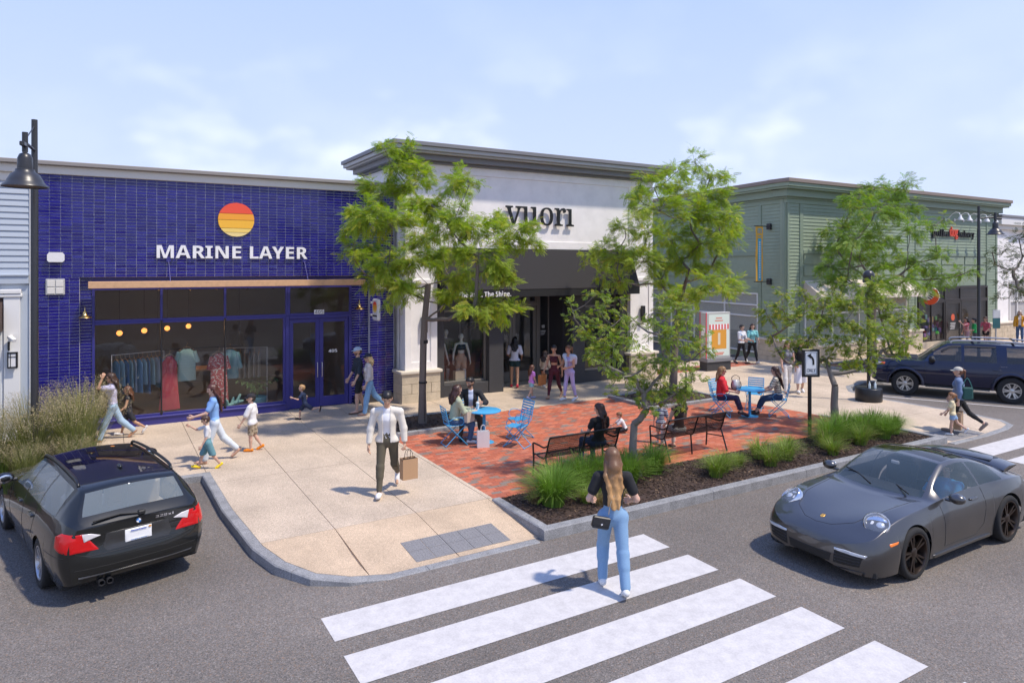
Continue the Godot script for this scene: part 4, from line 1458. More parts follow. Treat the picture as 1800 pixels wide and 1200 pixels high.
func build_far_shop() -> void:
	var s := thing("cream_shop", "cream rendered shop with white window grid beyond the green shop", "building")
	var z := -18.75
	bx(s, "wall", M.white_paint, 42.03, 70.0, 0.1, 6.6, z - 0.4, z - 0.02)
	bx(s, "pilaster", M.white_paint, 42.06, 43.5, 1.1, 6.2, z - 0.02, z + 0.08, 0.01)
	bx(s, "cornice", M.cream, 42.0, 70.0, 6.2, 6.45, z - 0.02, z + 0.25, 0.02)
	bx(s, "cornice", M.white_trim, 42.0, 70.0, 6.45, 6.85, z - 0.3, z + 0.4, 0.02)
	bx(s, "roof_edge", M.grey_cornice, 41.95, 70.0, 6.85, 7.0, z - 0.3, z + 0.45, 0.02)
	window_unit(s, M.white_trim, M.shop_glass, 43.7, 52.0, 0.4, 3.4, z + 0.03, [44.6, 46.4, 48.2, 50.0], [2.2], 0.08)
	window_unit(s, M.white_trim, M.shop_glass, 53.0, 62.0, 0.4, 3.4, z + 0.03, [55, 57, 59], [2.2], 0.08)
	# passage between the white and the green shop
	var p := thing("passage_wall", "plain grey wall closing the passage between shops", "wall")
	bx(p, "wall", mt(0.3, 0.3, 0.28, 0.9), 17.2, 27.5, 0.1, 6.0, -31.0, -30.6)
	# wooded rise far behind
	var hill := structure("hill")
	var b := MB.new()
	var rows := []
	for i in 3:
		var k := PackedVector3Array()
		for j in 33:
			var x := 100.0 + 12.0 * j
			k.append(Vector3(x, -1.0 if i == 0 else 14.0 + 4.0 * sin(j * 0.4) + (2.0 if i == 2 else 0.0), [-70.0, -140.0, -260.0][i] - 0.2 * j))
		rows.append(k)
	b.grid(rows)
	part(hill, "slope", b.mesh(), mt(0.05, 0.075, 0.03, 0.95))
	var cl := MB.new()
	cl.colored = true
	for i in 46:
		var d := Vector3(rng.randfn(), rng.randfn(), rng.randfn()).normalized()
		var o := d * rng.randf_range(0.6, 1.0)
		var sd := d.cross(Vector3.UP).normalized() * 0.45
		var u := sd.cross(d).normalized() * 0.4
		cl.tint = Color(0.06, 0.1, 0.03) * rng.randf_range(0.7, 1.4)
		cl.quad(o - sd - u * 0.4, o + sd * 0.6 - u, o + sd + u * 0.3, o - sd * 0.4 + u)
	var mm := MultiMesh.new()
	mm.transform_format = MultiMesh.TRANSFORM_3D
	mm.mesh = cl.mesh()
	mm.instance_count = 420
	for i in 420:
		var x := rng.randf_range(130, 360)
		var dd := rng.randf()
		var y := (14.0 + 4.0 * sin((x - 100.0) / 12.0 * 0.4)) * dd
		var sc := rng.randf_range(3.0, 5.5)
		mm.set_instance_transform(i, Transform3D(Basis.from_euler(Vector3(0, rng.randf() * TAU, 0)).scaled(Vector3(sc, sc * 1.1, sc)), Vector3(x, y + 1.0, -70.0 - 70.0 * dd - 0.2 * (x - 100.0) / 12.0)))
	var o := MultiMeshInstance3D.new()
	o.name = "distant_wood"
	o.multimesh = mm
	o.material_override = M.leaf
	add_child(o)
	tag(o, "distant wooded hill seen over the far cream shop", "wood", "", "stuff")


# ---------------------------------------------------------------- trees and grasses
func frond_mesh(pairs: int, length: float, leaf_l: float, leaf_w: float, droop: float) -> ArrayMesh:
	# a feather leaf: leaflets in pairs along a drooping rib, pointing along +z
	var b := MB.new()
	for i in pairs:
		var t := (i + 0.6) / pairs
		var at := Vector3(0, -droop * t * t, length * t)
		for s in [-1.0, 1.0]:
			var d := Vector3(s * 0.9, -0.25, 0.5).normalized()
			var w := Vector3(0.5 * s, 0.15, -0.8).normalized() * leaf_w
			var e := at + d * leaf_l * (1.0 - 0.3 * absf(t - 0.45))
			var m := at + d * leaf_l * 0.5
			b.quad(at, m - w, e, m + w)
	var tip := Vector3(0, -droop, length)
	b.quad(tip, tip + Vector3(leaf_w, -0.01, leaf_l * 0.5), tip + Vector3(0, -0.02, leaf_l), tip + Vector3(-leaf_w, -0.01, leaf_l * 0.5))
	return b.mesh()


func grow_tree(called: String, label: String, group: String, base: Vector3, trunk: Array, clusters: Array, r0: float, density: float, leaf: Mesh, tone: Color, bark: Material, seed_n: int, size := 1.0, yellow := 0.15) -> Node3D:
	var r := RandomNumberGenerator.new()
	r.seed = seed_n
	var tree := thing(called, label, "tree", base, 0.0, group)
	# skeleton: trunk points, then each clump joins the nearest point already reached
	var pos := PackedVector3Array()
	var par := PackedInt32Array()
	for i in trunk.size():
		pos.append(Vector3(trunk[i][0], trunk[i][1], trunk[i][2]))
		par.append(i - 1)
	var n_trunk := pos.size()
	var fork := pos[n_trunk - 1]
	var order := clusters.duplicate()
	order.sort_custom(func(a, c): return Vector3(a[0], a[1], a[2]).distance_to(fork) < Vector3(c[0], c[1], c[2]).distance_to(fork))
	var heart := []
	for c in order:
		var p := Vector3(c[0], c[1], c[2])
		var best := n_trunk - 1
		var score := 1e9
		for i in range(maxi(0, n_trunk - 2), pos.size()):
			var d := p.distance_to(pos[i])
			var back := maxf(0.0, pos[i].distance_to(fork) - p.distance_to(fork)) * 2.0
			var down := maxf(0.0, pos[i].y - p.y - 0.1) * 1.2
			if d + back + down < score:
				score = d + back + down
				best = i
		var q := pos[best]
		var steps := maxi(2, int(p.distance_to(q) / 0.25))
		var last := best
		for k in range(1, steps + 1):
			var t := float(k) / steps
			var w := q.lerp(p, t) + Vector3(r.randfn(), r.randfn(), r.randfn()) * 0.022 * size + Vector3(0, -0.18 * sin(PI * t) * q.distance_to(p) * 0.45, 0)
			pos.append(w)
			par.append(last)
			last = pos.size() - 1
		heart.append([last, c[3]])
	var burden := PackedFloat32Array()
	burden.resize(pos.size())
	for h in heart:
		burden[h[0]] += 1.0
	for i in range(pos.size() - 1, 0, -1):
		burden[par[i]] += burden[i] + 0.02
	var total := burden[0]
	var rad := func(i: int) -> float: return maxf(0.006 * size, 0.8 * r0 * pow(burden[i] / total, 0.6))
	var wood := MB.new()
	var tp := PackedVector3Array()
	var tr := PackedFloat32Array()
	for i in n_trunk:
		tp.append(pos[i])
		tr.append(r0 * lerpf(1.12, 0.8, float(i) / n_trunk) * (1.25 if i == 0 else 1.0))
	wood.tube(tp, r0, r0, 10, true, tr)
	part(tree, "trunk", wood.mesh(), bark)
	wood = MB.new()
	for i in range(n_trunk, pos.size()):
		var a := pos[par[i]]
		var ra: float = rad.call(par[i]) if par[i] >= n_trunk else rad.call(i) * 1.15
		wood.tube(PackedVector3Array([a, pos[i]]), minf(ra, rad.call(i) * 1.35), rad.call(i), 6, false)
	# twigs and leaves
	var spots := []
	var tints := PackedColorArray()
	for h in heart:
		var c := pos[h[0]]
		var cr: float = h[1]
		var tw := maxi(4, int(9.0 * cr / 0.4 / size))
		var leaves := int(density * cr * cr)
		for k in tw:
			var d := Vector3(r.randfn(), r.randfn() * 0.55 + 0.12, r.randfn()).normalized()
			var e := c + d * cr * r.randf_range(0.75, 1.25)
			var m := c.lerp(e, 0.5) + Vector3(0, 0.05 * size, 0)
			wood.tube(PackedVector3Array([c, m, e]), 0.006 * size, 0.002, 3, false)
			for j in maxi(1, leaves / tw):
				var t := sqrt(r.randf()) * 1.05
				var p := (c.lerp(m, t * 2.0) if t < 0.5 else m.lerp(e, t * 2.0 - 1.0)) + Vector3(r.randfn(), r.randfn(), r.randfn()) * 0.06 * size
				var out := (d + Vector3(r.randfn(), r.randfn() * 0.5 - 0.2, r.randfn()) * 0.75).normalized()
				var x := out.cross(Vector3.UP).normalized()
				if x.length() < 0.5:
					x = Vector3.RIGHT
				var bs := Basis(x, out.cross(x), out)
				if bs.y.y < 0:
					bs = Basis(-x, -bs.y, out)
				bs = bs.rotated(out, r.randfn() * 0.5).scaled(Vector3.ONE * r.randf_range(0.7, 1.25))
				spots.append(Transform3D(bs, p))
				var g := r.randf_range(0.7, 1.3)
				var cc := Color(tone.r * g, tone.g * g, tone.b * g)
				if r.randf() < yellow:
					cc = Color(tone.r * 1.6 * g, tone.g * 1.15 * g, tone.b * g)
				tints.append(cc)
	part(tree, "limbs", wood.mesh(), bark)
	var src: Array = leaf.surface_get_arrays(0)
	var tv: PackedVector3Array = src[Mesh.ARRAY_VERTEX]
	var tn: PackedVector3Array = src[Mesh.ARRAY_NORMAL]
	var all := MB.new()
	all.colored = true
	var paintbox := PackedColorArray()
	paintbox.resize(tv.size())
	for i in spots.size():
		var t: Transform3D = spots[i]
		all.v.append_array(t * tv)
		all.n.append_array(Transform3D(t.basis.orthonormalized(), Vector3.ZERO) * tn)
		paintbox.fill(tints[i])
		all.c.append_array(paintbox)
	part(tree, "crown", all.mesh(), M.leaf)
	return tree


func build_trees() -> void:
	# base (6.85, 0.19, -15.92)
	var ta := [[-0.69,6.96,-0.91, 0.26], [-0.33,6.62,-1.24, 0.43], [0.23,6.89,-1.23, 0.32], [0.73,6.6,-1.62, 0.4], [0.08,6.03,-1.05, 0.57], [-0.56,5.92,-1.91, 0.43], [-1.61,5.03, 0.68, 0.5], [-1.48,4.91,-0.79, 0.36], [-0.88,4.37,-1.92, 0.5], [-1.43,4.13,-1.18, 0.26], [-0.67,3.6,-1.84, 0.43], [-1.17,4.83, 0.97, 0.57], [-0.33,4.05,-0.05, 0.57], [-0.88,3.5, 0.6, 0.5], [0.28,5.5,-0.04, 0.57], [0.82,5.95, 0.17, 0.43], [0.29,5.86,2.01, 0.26], [0.12,4.85,1.31, 0.57], [0.75,4.87,1.25, 0.5], [1.88,5.19, 0.06, 0.36], [0.89,4.21,-0.66, 0.57], [0.74,4.18,1.58, 0.5], [1.83,4.64, 0.75, 0.43], [1.87,4.82,1.52, 0.43], [2.36,4.49,1.27, 0.32], [1.26,3.91,1.47, 0.43], [1.57,3.49,1.49, 0.29], [1.18,3.14,-0.92, 0.43], [0.65,2.96,1.45, 0.43], [1.33,2.87,1.34, 0.36], [2.17,2.73, 0.75, 0.26], [0.28,3.21,-1.54, 0.36], [-1.04,3.91, 0.26, 0.43], [0.76,4.7,-1.69, 0.5], [0.89,3.77, 0.37, 0.43]]
	var ta_trunk := [[-0.01, -0.03, -0.01], [-0.01, 0.76, -0.01], [0.01, 2.05, 0.01], [0.04, 2.62, 0.02], [0.11, 3.48, 0.07]]
	# base (15.25, 0.19, -15.75)
	var tb := [[1.09,7.31,-0.23, 0.39], [-0.86,6.75,1.0, 0.32], [1.13,7.01,-1.57, 0.36], [1.54,6.85, 0.08, 0.44], [2.48,6.93,-0.06, 0.21], [1.48,6.5,-1.12, 0.62], [0.24,6.05,1.07, 0.62], [-0.94,6.33, 0.12, 0.44], [-1.73,6.49, 0.5, 0.32], [-1.88,5.99, 0.43, 0.36], [-1.69,5.53,1.18, 0.62], [-0.25,5.36, 0.85, 0.71], [1.42,5.36, 0.43, 0.62], [0.51,5.33,1.8, 0.36], [-0.55,5.47,-1.1, 0.36], [-1.64,5.12,-0.37, 0.32], [-1.8,5.12,-0.45, 0.21], [0.2,5.04,-1.4, 0.53], [-0.14,4.71, 0.02, 0.71], [0.12,4.6, 0.95, 0.71], [1.33,4.8, 0.86, 0.53], [2.01,5.0, 0.71, 0.21], [-2.21,4.43,-0.76, 0.39], [-1.98,4.36,-1.77, 0.25], [-2.32,4.16, 0.06, 0.5], [-1.74,3.73,-1.35, 0.36], [-0.35,4.47,-1.61, 0.44], [-2.12,4.07, 0.95, 0.53], [0.66,3.91,-1.07, 0.62], [-0.04,3.82, 0.65, 0.53], [1.22,3.91, 0.38, 0.44], [-2.35,3.58, 0.22, 0.32], [-0.3,3.42,1.8, 0.53], [0.75,3.23,1.49, 0.36], [2.02,2.94,-1.0, 0.53], [-0.88,3.08,1.03, 0.44], [0.39,3.35,-1.05, 0.44], [2.4,3.54, 0.26, 0.27]]
	var tb_trunk := [[-0.03, 0.0, -0.02], [0.02, 1.24, 0.01], [0.11, 2.31, 0.06], [0.2, 3.02, 0.12]]
	# base (26.31, 0.19, -16.10)
	var te := [[2.36,7.36,-1.27, 0.57], [0.41,7.12,1.06, 0.41], [-1.06,6.67, 0.24, 0.57], [0.84,6.65, 0.36, 0.68], [0.65,6.42,-1.21, 0.5], [-1.84,5.91,1.28, 0.8], [2.24,6.28, 0.03, 0.57], [0.23,5.58,-1.45, 0.5], [-0.28,5.46,-1.76, 0.32], [-2.82,4.95,1.01, 0.8], [2.48,5.14,-1.21, 0.91], [-0.43,5.19,1.75, 0.57], [1.79,5.6,1.4, 0.34], [2.63,5.85,1.4, 0.23], [0.44,4.64,-1.85, 0.64], [-1.22,4.24, 0.22, 0.8], [2.64,4.03,-0.93, 0.8], [1.68,4.14, 0.8, 0.68], [2.04,4.36,1.49, 0.5], [-2.1,3.91,-0.39, 0.5], [-2.29,3.48, 0.45, 0.68], [-1.99,3.28,1.37, 0.68], [-0.48,3.37,1.56, 0.68], [2.45,3.45,1.05, 0.64], [3.74,3.68,1.49, 0.41], [2.99,3.8,2.28, 0.23], [-3.03,3.28, 0.48, 0.45], [3.39,3.07, 0.1, 0.57]]
	var te_trunk := [[0.02, -0.07, 0.01], [0.04, 1.86, 0.02], [0.06, 3.23, 0.03]]
	# base (8.69, 0.13, -9.94)
	var tc := [[-1.11,3.27,-0.68, 0.13], [-1.06,3.0,-0.57, 0.16], [-0.94,3.45,-0.11, 0.19], [-0.52,3.09,-0.49, 0.22], [-0.75,2.76,-0.72, 0.22], [-0.75,2.57,-0.37, 0.27], [-0.61,2.85,-0.2, 0.24], [-0.95,2.56, 0.47, 0.27], [-0.5,2.29,-0.87, 0.19], [-1.08,2.25, 0.31, 0.24], [-0.3,3.0,-0.16, 0.19], [0.17,3.29,-0.72, 0.13], [-0.64,2.65, 0.56, 0.22], [0.33,2.85,-0.4, 0.22], [0.92,3.04,-0.55, 0.27], [0.63,3.42, 0.08, 0.24], [0.98,3.13, 0.04, 0.27], [0.52,3.03, 0.8, 0.22], [0.27,2.69, 0.32, 0.3], [0.23,2.63, 0.8, 0.27], [1.06,2.65, 0.41, 0.19], [-0.13,2.19, 0.44, 0.27], [0.44,2.14, 0.36, 0.3], [1.23,2.04, 0.01, 0.24], [1.2,2.38, 0.49, 0.19], [1.35,2.32, 0.5, 0.13], [0.01,1.61, 0.13, 0.27], [0.25,1.81, 0.18, 0.27], [0.69,1.39,-0.13, 0.24], [0.62,1.6, 0.41, 0.27], [0.74,1.84, 0.65, 0.24], [-0.2,1.95, 0.13, 0.19], [-0.77,2.03, 0.41, 0.19], [-0.05,1.32, 0.28, 0.16], [0.18,1.41,-1.01, 0.13], [1.2,1.19,-0.03, 0.13]]
	var tc_trunk := [[-0.01, 0.0, -0.01], [-0.08, 0.51, -0.05], [-0.06, 1.0, -0.03]]
	# base (15.36, 0.13, -10.31)
	var td := [[-1.42,2.92,-0.95, 0.17], [-1.38,2.72,-0.82, 0.21], [-1.31,3.28,-0.47, 0.2], [-1.63,2.96,-0.29, 0.25], [-1.32,2.69,-0.22, 0.28], [-1.14,2.28,-0.92, 0.21], [-0.32,2.08,-1.05, 0.28], [-0.97,2.95,-0.16, 0.28], [0.07,3.24,-0.84, 0.25], [0.35,2.51,-0.71, 0.31], [-0.14,2.1,-0.69, 0.31], [0.2,2.97,-0.44, 0.31], [0.65,3.31,-0.52, 0.28], [-0.32,2.61, 0.29, 0.39], [0.69,2.09,-0.3, 0.39], [-0.23,2.96, 0.6, 0.39], [0.56,3.28, 0.38, 0.35], [1.43,3.54, 0.14, 0.25], [1.3,2.9, 0.29, 0.39], [0.08,2.49, 0.68, 0.39], [1.82,2.36, 0.13, 0.39], [1.43,2.71, 0.72, 0.35], [1.62,2.57, 0.89, 0.25], [1.08,2.2,1.06, 0.31], [1.05,1.94, 0.51, 0.35], [-0.18,1.97, 0.7, 0.35], [1.39,1.79, 0.6, 0.25], [0.63,1.62, 0.48, 0.25], [1.11,1.47,-0.43, 0.28], [0.15,1.68,-0.41, 0.21], [-0.25,1.51,-0.94, 0.14], [-1.34,1.9,-0.6, 0.14], [1.16,3.19, 0.31, 0.28], [1.79,2.91, 0.86, 0.14]]
	var td_trunk := [[0.0, 0.0, 0.0], [-0.04, 0.63, -0.02], [-0.02, 1.07, -0.01]]
	# base (37.00, 0.13, -14.80)
	var tf := [[0.87,5.34,-1.05, 0.47], [-1.73,4.75,-0.42, 0.4], [1.24,4.52,-0.97, 0.53], [-0.6,4.11,-1.38, 0.32], [-0.08,3.84,-0.89, 0.47], [2.19,3.69,-1.12, 0.66], [-0.72,4.65,-1.45, 0.26], [-1.18,3.18,-0.77, 0.4], [-0.43,2.91,-0.4, 0.53], [-2.51,2.57,-0.31, 0.26], [1.96,5.07,-0.55, 0.66], [2.82,3.97,-0.42, 0.79], [0.22,2.79, 0.25, 0.66], [1.94,4.78, 0.37, 0.66], [2.17,3.16, 0.51, 0.66], [1.3,6.01,-0.41, 0.47]]
	var tf_trunk := [[0.41, 0.28, 0.24], [0.36, 1.6, 0.21], [0.32, 2.65, 0.19]]
	var feather := frond_mesh(6, 0.17, 0.05, 0.010, 0.05)
	var feather_far := frond_mesh(5, 0.2, 0.06, 0.014, 0.06)
	var sprig := frond_mesh(3, 0.07, 0.045, 0.0115, 0.012)
	var locust := Color(0.33, 0.42, 0.045)
	grow_tree("honey_locust", "feathery bright green tree in the bed before the tiled and white shops", "feathery street trees", Vector3(6.85, 0.19, -15.92), ta_trunk, ta, 0.085, 2200.0, feather, locust, M.bark, 21)
	grow_tree("honey_locust", "feathery bright green tree before the passage between white and green shops", "feathery street trees", Vector3(15.25, 0.19, -15.75), tb_trunk, tb, 0.1, 1500.0, feather, locust, M.bark, 22)
	grow_tree("honey_locust", "feathery green tree in front of the sage green shop", "feathery street trees", Vector3(26.31, 0.19, -16.10), te_trunk, te, 0.12, 900.0, feather_far, Color(0.22, 0.33, 0.05), M.bark, 23)
	grow_tree("small_tree", "small open vase shaped tree with lichened trunk behind the crossing woman", "small trees in the planter", Vector3(8.69, 0.13, -9.94), tc_trunk, tc, 0.075, 1800.0, sprig, Color(0.24, 0.32, 0.05), M.bark_pale, 24, 0.7, 0.18)
	grow_tree("small_tree", "small open vase shaped tree beside the turn sign", "small trees in the planter", Vector3(15.36, 0.13, -10.31), td_trunk, td, 0.085, 2000.0, sprig, Color(0.24, 0.31, 0.045), M.bark_pale, 25, 0.8, 0.2)
	grow_tree("dark_tree", "dark green tree beyond the parked blue car", "", Vector3(37.0, 0.13, -14.8), tf_trunk, tf, 0.12, 500.0, feather_far, Color(0.06, 0.09, 0.025), M.bark, 26)
	# black ties and irrigation line on the first trunk
	var guard := thing("tree_tie", "black rubber strap round the trunk of the feathery tree by the tiled shop", "strap", Vector3(6.85, 0.19, -15.92))
	var gm := MB.new()
	gm.lathe(PackedVector2Array([Vector2(0.105, 1.0), Vector2(0.105, 1.04)]), 14)
	gm.tube(PackedVector3Array([Vector3(0.0, 0.05, 0.11), Vector3(0.01, 0.5, 0.105), Vector3(0.02, 1.03, 0.105), Vector3(0.06, 2.05, 0.08)]), 0.008, -1, 5)
	gm.lathe(PackedVector2Array([Vector2(0.1, 2.0), Vector2(0.1, 2.08)]), 14, Transform3D(Basis.IDENTITY, Vector3(0.03, 0, 0)))
	part(guard, "strap", gm.mesh(), M.black_rubber)


func grass_mesh(seed_n: int, blades: int, length: float, spread: float, width: float, tone: Color, dry: float) -> ArrayMesh:
	var r := RandomNumberGenerator.new()
	r.seed = seed_n
	var b := MB.new()
	b.colored = true
	for i in blades:
		var a := r.randf() * TAU
		var out := Vector3(cos(a), 0, sin(a))
		var root := out * spread * 0.28 * sqrt(r.randf())
		var l := length * r.randf_range(0.55, 1.1)
		var lean := r.randf_range(0.1, 1.0)
		var side := out.cross(Vector3.UP) * width
		var g := r.randf_range(0.65, 1.35)
		var c := Color(tone.r * g, tone.g * g, tone.b * g)
		if r.randf() < dry:
			c = Color(0.3, 0.22, 0.1) * g
		var p0 := root
		var prev := p0
		for k in range(1, 5):
			var t := k / 4.0
			var p := root + out * (spread * lean * t * t) + Vector3(0, l * (t - 0.42 * lean * t * t * t), 0) + side * sin(i * 1.7) * t * 2.0
			var w0 := side * (1.0 - 0.8 * (t - 0.25))
			var w1 := side * maxf(0.12, 1.0 - 0.8 * t)
			b.tint = c
			b.quad(prev - w0, prev + w0, p + w1, p - w1)
			prev = p
	return b.mesh()


func plume_grass_mesh(seed_n: int, blades: int, height: float) -> ArrayMesh:
	# tall upright grass with airy tan seed heads
	var r := RandomNumberGenerator.new()
	r.seed = seed_n
	var b := MB.new()
	b.colored = true
	for i in blades:
		var a := r.randf() * TAU
		var out := Vector3(cos(a), 0, sin(a))
		var root := out * 0.3 * sqrt(r.randf())
		var plume := r.randf() < 0.45
		var l := height * (r.randf_range(0.85, 1.1) if plume else r.randf_range(0.45, 0.85))
		var lean := r.randf_range(0.05, 0.5)
		var side := out.cross(Vector3.UP) * (0.003 if plume else 0.007)
		var g := r.randf_range(0.7, 1.3)
		var prev := root
		var q := root
		for k in range(1, 5):
			var t := k / 4.0
			q = root + out * (l * lean * t * t) + Vector3(r.randfn() * 0.01, l * (t - 0.25 * lean * t * t), r.randfn() * 0.01)
			b.tint = Color(0.13, 0.2, 0.035) * g if t < 0.7 else Color(0.22, 0.23, 0.07) * g
			b.quad(prev - side, prev + side, q + side * (1.0 - 0.6 * t), q - side * (1.0 - 0.6 * t))
			prev = q
		if plume:
			var dir := (out * lean + Vector3.UP).normalized()
			for k in 22:
				var t := r.randf()
				var s := Vector3(r.randfn(), r.randf() * 0.8, r.randfn()).normalized()
				var o := q - dir * 0.32 * (1.0 - t) + s * 0.075 * (1.1 - t)
				var e := s.cross(Vector3.UP).normalized() * 0.006
				b.tint = Color(0.42, 0.34, 0.2) * r.randf_range(0.7, 1.3)
				b.quad(o, o + e + s * 0.012, o + s * 0.03, o - e + s * 0.012)
	return b.mesh()


func build_grasses() -> void:
	var kinds := []
	for k in 4:
		kinds.append(grass_mesh(60 + k, 900, 0.66, 0.6, 0.006, Color(0.17, 0.29, 0.035), 0.02))
	var thin := []
	for k in 2:
		thin.append(grass_mesh(70 + k, 420, 0.52, 0.48, 0.0055, Color(0.22, 0.31, 0.045), 0.12))
	var dry := grass_mesh(80, 160, 0.3, 0.3, 0.006, Color(0.24, 0.17, 0.08), 0.8)
	var spots := [[6.45, -9.5, 1.12, 0], [6.95, -10.0, 1.0, 0], [7.45, -10.0, 1.0, 0], [7.95, -10.02, 1.0, 0], [8.3, -9.75, 0.95, 0], [9.1, -9.95, 0.95, 0], [8.5, -10.05, 0.9, 0], [7.0, -9.3, 0.62, 1], [7.45, -9.3, 0.75, 1],
		[10.0, -9.2, 0.95, 1], [10.35, -9.35, 0.9, 1], [10.9, -9.45, 0.62, 1], [11.7, -9.6, 1.0, 1], [12.1, -9.25, 1.0, 1], [11.5, -9.15, 0.9, 1], [12.7, -9.7, 0.8, 1], [13.6, -9.35, 1.0, 1], [14.1, -9.6, 1.05, 0], [14.6, -9.2, 1.0, 1], [14.8, -9.75, 1.05, 0], [15.35, -9.6, 1.0, 0], [15.9, -9.7, 0.95, 0], [16.2, -9.4, 0.85, 0], [15.6, -9.25, 0.8, 0], [13.3, -9.0, 0.8, 1]]
	for i in spots.size():
		var q: Array = spots[i]
		var o := MeshInstance3D.new()
		o.name = numbered("grass_clump")
		o.mesh = kinds[i % 4] if q[3] == 0 else thin[i % 2]
		o.material_override = M.grass
		add_child(o)
		o.position = Vector3(q[0], 0.12, q[1])
		o.rotation.y = rng.randf() * TAU
		o.scale = Vector3.ONE * q[2]
		if q[3] == 0:
			tag(o, "dense fountain grass clump arching over the mulch of the long planter", "grass", "dense grass clumps in the long planter")
		else:
			tag(o, "thin wispy grass clump standing open in the mulch of the long planter", "grass", "wispy grass clumps in the long planter")
	for q in [[6.2, -9.7, 1.0], [7.1, -9.1, 0.9], [7.55, -9.05, 0.9]]:
		var o := MeshInstance3D.new()
		o.name = numbered("dry_grass")
		o.mesh = dry
		o.material_override = M.grass
		add_child(o)
		o.position = Vector3(q[0], 0.12, q[1])
		o.scale = Vector3.ONE * q[2]
		tag(o, "low straw coloured dry grass tuft at the planter corner", "grass", "dry tufts in the planter")
	var plumes := [plume_grass_mesh(90, 420, 1.5), plume_grass_mesh(91, 420, 1.5)]
	for i in 16:
		var row := i / 5
		var o := MeshInstance3D.new()
		o.name = numbered("plume_grass")
		o.mesh = plumes[i % 2]
		o.material_override = M.grass
		add_child(o)
		o.position = Vector3(-0.62 - 0.72 * (i % 5) + 0.2 * (row % 2), 0.11, -15.2 - 0.85 * row) + Vector3(rng.randf_range(-0.1, 0.1), 0, rng.randf_range(-0.1, 0.1))
		o.rotation.y = rng.randf() * TAU
		o.scale = Vector3.ONE * rng.randf_range(0.85, 1.08) * (0.62 if row == 0 else 0.95)
		tag(o, "tall plume grass with tan seed heads in the bed before the blue tiles", "grass", "plume grasses by the tiled shop")
	# a pale stone among the grasses and a small seedling stake
	var st := MB.new()
	st.ball(Vector3(0, 0.07, 0), Vector3(0.16, 0.11, 0.12), 10)
	var rock := MeshInstance3D.new()
	rock.name = "stone"
	rock.mesh = st.mesh()
	rock.material_override = M.granite
	add_child(rock)
	rock.position = Vector3(15.75, 0.35, -9.95)
	rock.position.y = 0.13
	tag(rock, "pale grey rounded stone in the long planter", "stone")


# ---------------------------------------------------------------- street furniture
func arc(pts: Array, n := 6) -> PackedVector3Array:
	# a smooth path through the points
	var c := Curve3D.new()
	for i in pts.size():
		var a: Vector3 = pts[maxi(i - 1, 0)]
		var b: Vector3 = pts[mini(i + 1, pts.size() - 1)]
		var d := (b - a) / 6.0
		c.add_point(pts[i], -d, d)
	var out := PackedVector3Array()
	for i in pts.size() - 1:
		for k in n:
			out.append(c.sample(i, float(k) / n))
	out.append(pts[pts.size() - 1])
	return out


func street_lamp(label: String, at: Vector3, top: float, arm_dir: Vector3, arm: float, brim: float, brim_y: float, pole_r: float) -> Node3D:
	var l := thing("street_lamp", label, "street lamp", at, 0.0, "bell shaded street lamps")
	var b := MB.new()
	b.lathe(PackedVector2Array([Vector2(pole_r * 2.2, 0), Vector2(pole_r * 2.2, 0.08), Vector2(pole_r * 1.5, 0.2), Vector2(pole_r * 1.15, 0.4), Vector2(pole_r, 0.6), Vector2(pole_r, brim_y + 0.2), Vector2(pole_r * 0.85, brim_y + 0.25), Vector2(pole_r * 0.8, top), Vector2(0, top + 0.01)]), 14)
	part(l, "pole", b.mesh(), M.pole_metal)
	var d := arm_dir.normalized()
	var h := brim_y + brim * 1.05
	b = MB.new()
	b.tube(PackedVector3Array([Vector3(0, h, 0), d * arm + Vector3(0, h + 0.03, 0)]), 0.03, -1, 8)
	b.tube(PackedVector3Array([Vector3(0, top - 0.12, 0), d * (arm - 0.05) + Vector3(0, h + 0.1, 0)]), 0.012, -1, 6)
	b.tube(PackedVector3Array([d * arm + Vector3(0, h + 0.22, 0), d * arm + Vector3(0, h - 0.15, 0)]), 0.05, -1, 10)
	b.cbox(d * (arm + 0.12) + Vector3(0, h - 0.02, 0), Vector3(0.24, 0.08, 0.08), 0.01, Basis(d, Vector3.UP, d.cross(Vector3.UP)))
	part(l, "arm", b.mesh(), M.pole_metal)
	b = MB.new()
	var r := brim / 2
	b.lathe(PackedVector2Array([Vector2(r * 0.95, 0.01), Vector2(r, 0.0), Vector2(r * 0.98, 0.02), Vector2(r * 0.82, r * 0.18), Vector2(r * 0.76, r * 0.32), Vector2(r * 0.6, r * 0.62), Vector2(r * 0.42, r * 0.74), Vector2(r * 0.4, r * 0.86), Vector2(r * 0.33, r * 0.88), Vector2(r * 0.32, r * 1.4), Vector2(r * 0.24, r * 1.6), Vector2(r * 0.1, r * 1.68), Vector2(0, r * 1.68)]), 24, Transform3D(Basis.IDENTITY, d * arm + Vector3(0, brim_y, 0)))
	part(l, "shade", b.mesh(), M.pole_metal)
	b = MB.new()
	b.lathe(PackedVector2Array([Vector2(0, r * 0.1), Vector2(r * 0.8, r * 0.12), Vector2(r * 0.93, 0.015)]), 20, Transform3D(Basis.IDENTITY, d * arm + Vector3(0, brim_y, 0)))
	part(l, "diffuser", b.mesh(), mt(0.12, 0.09, 0.07, 0.5))
	return l


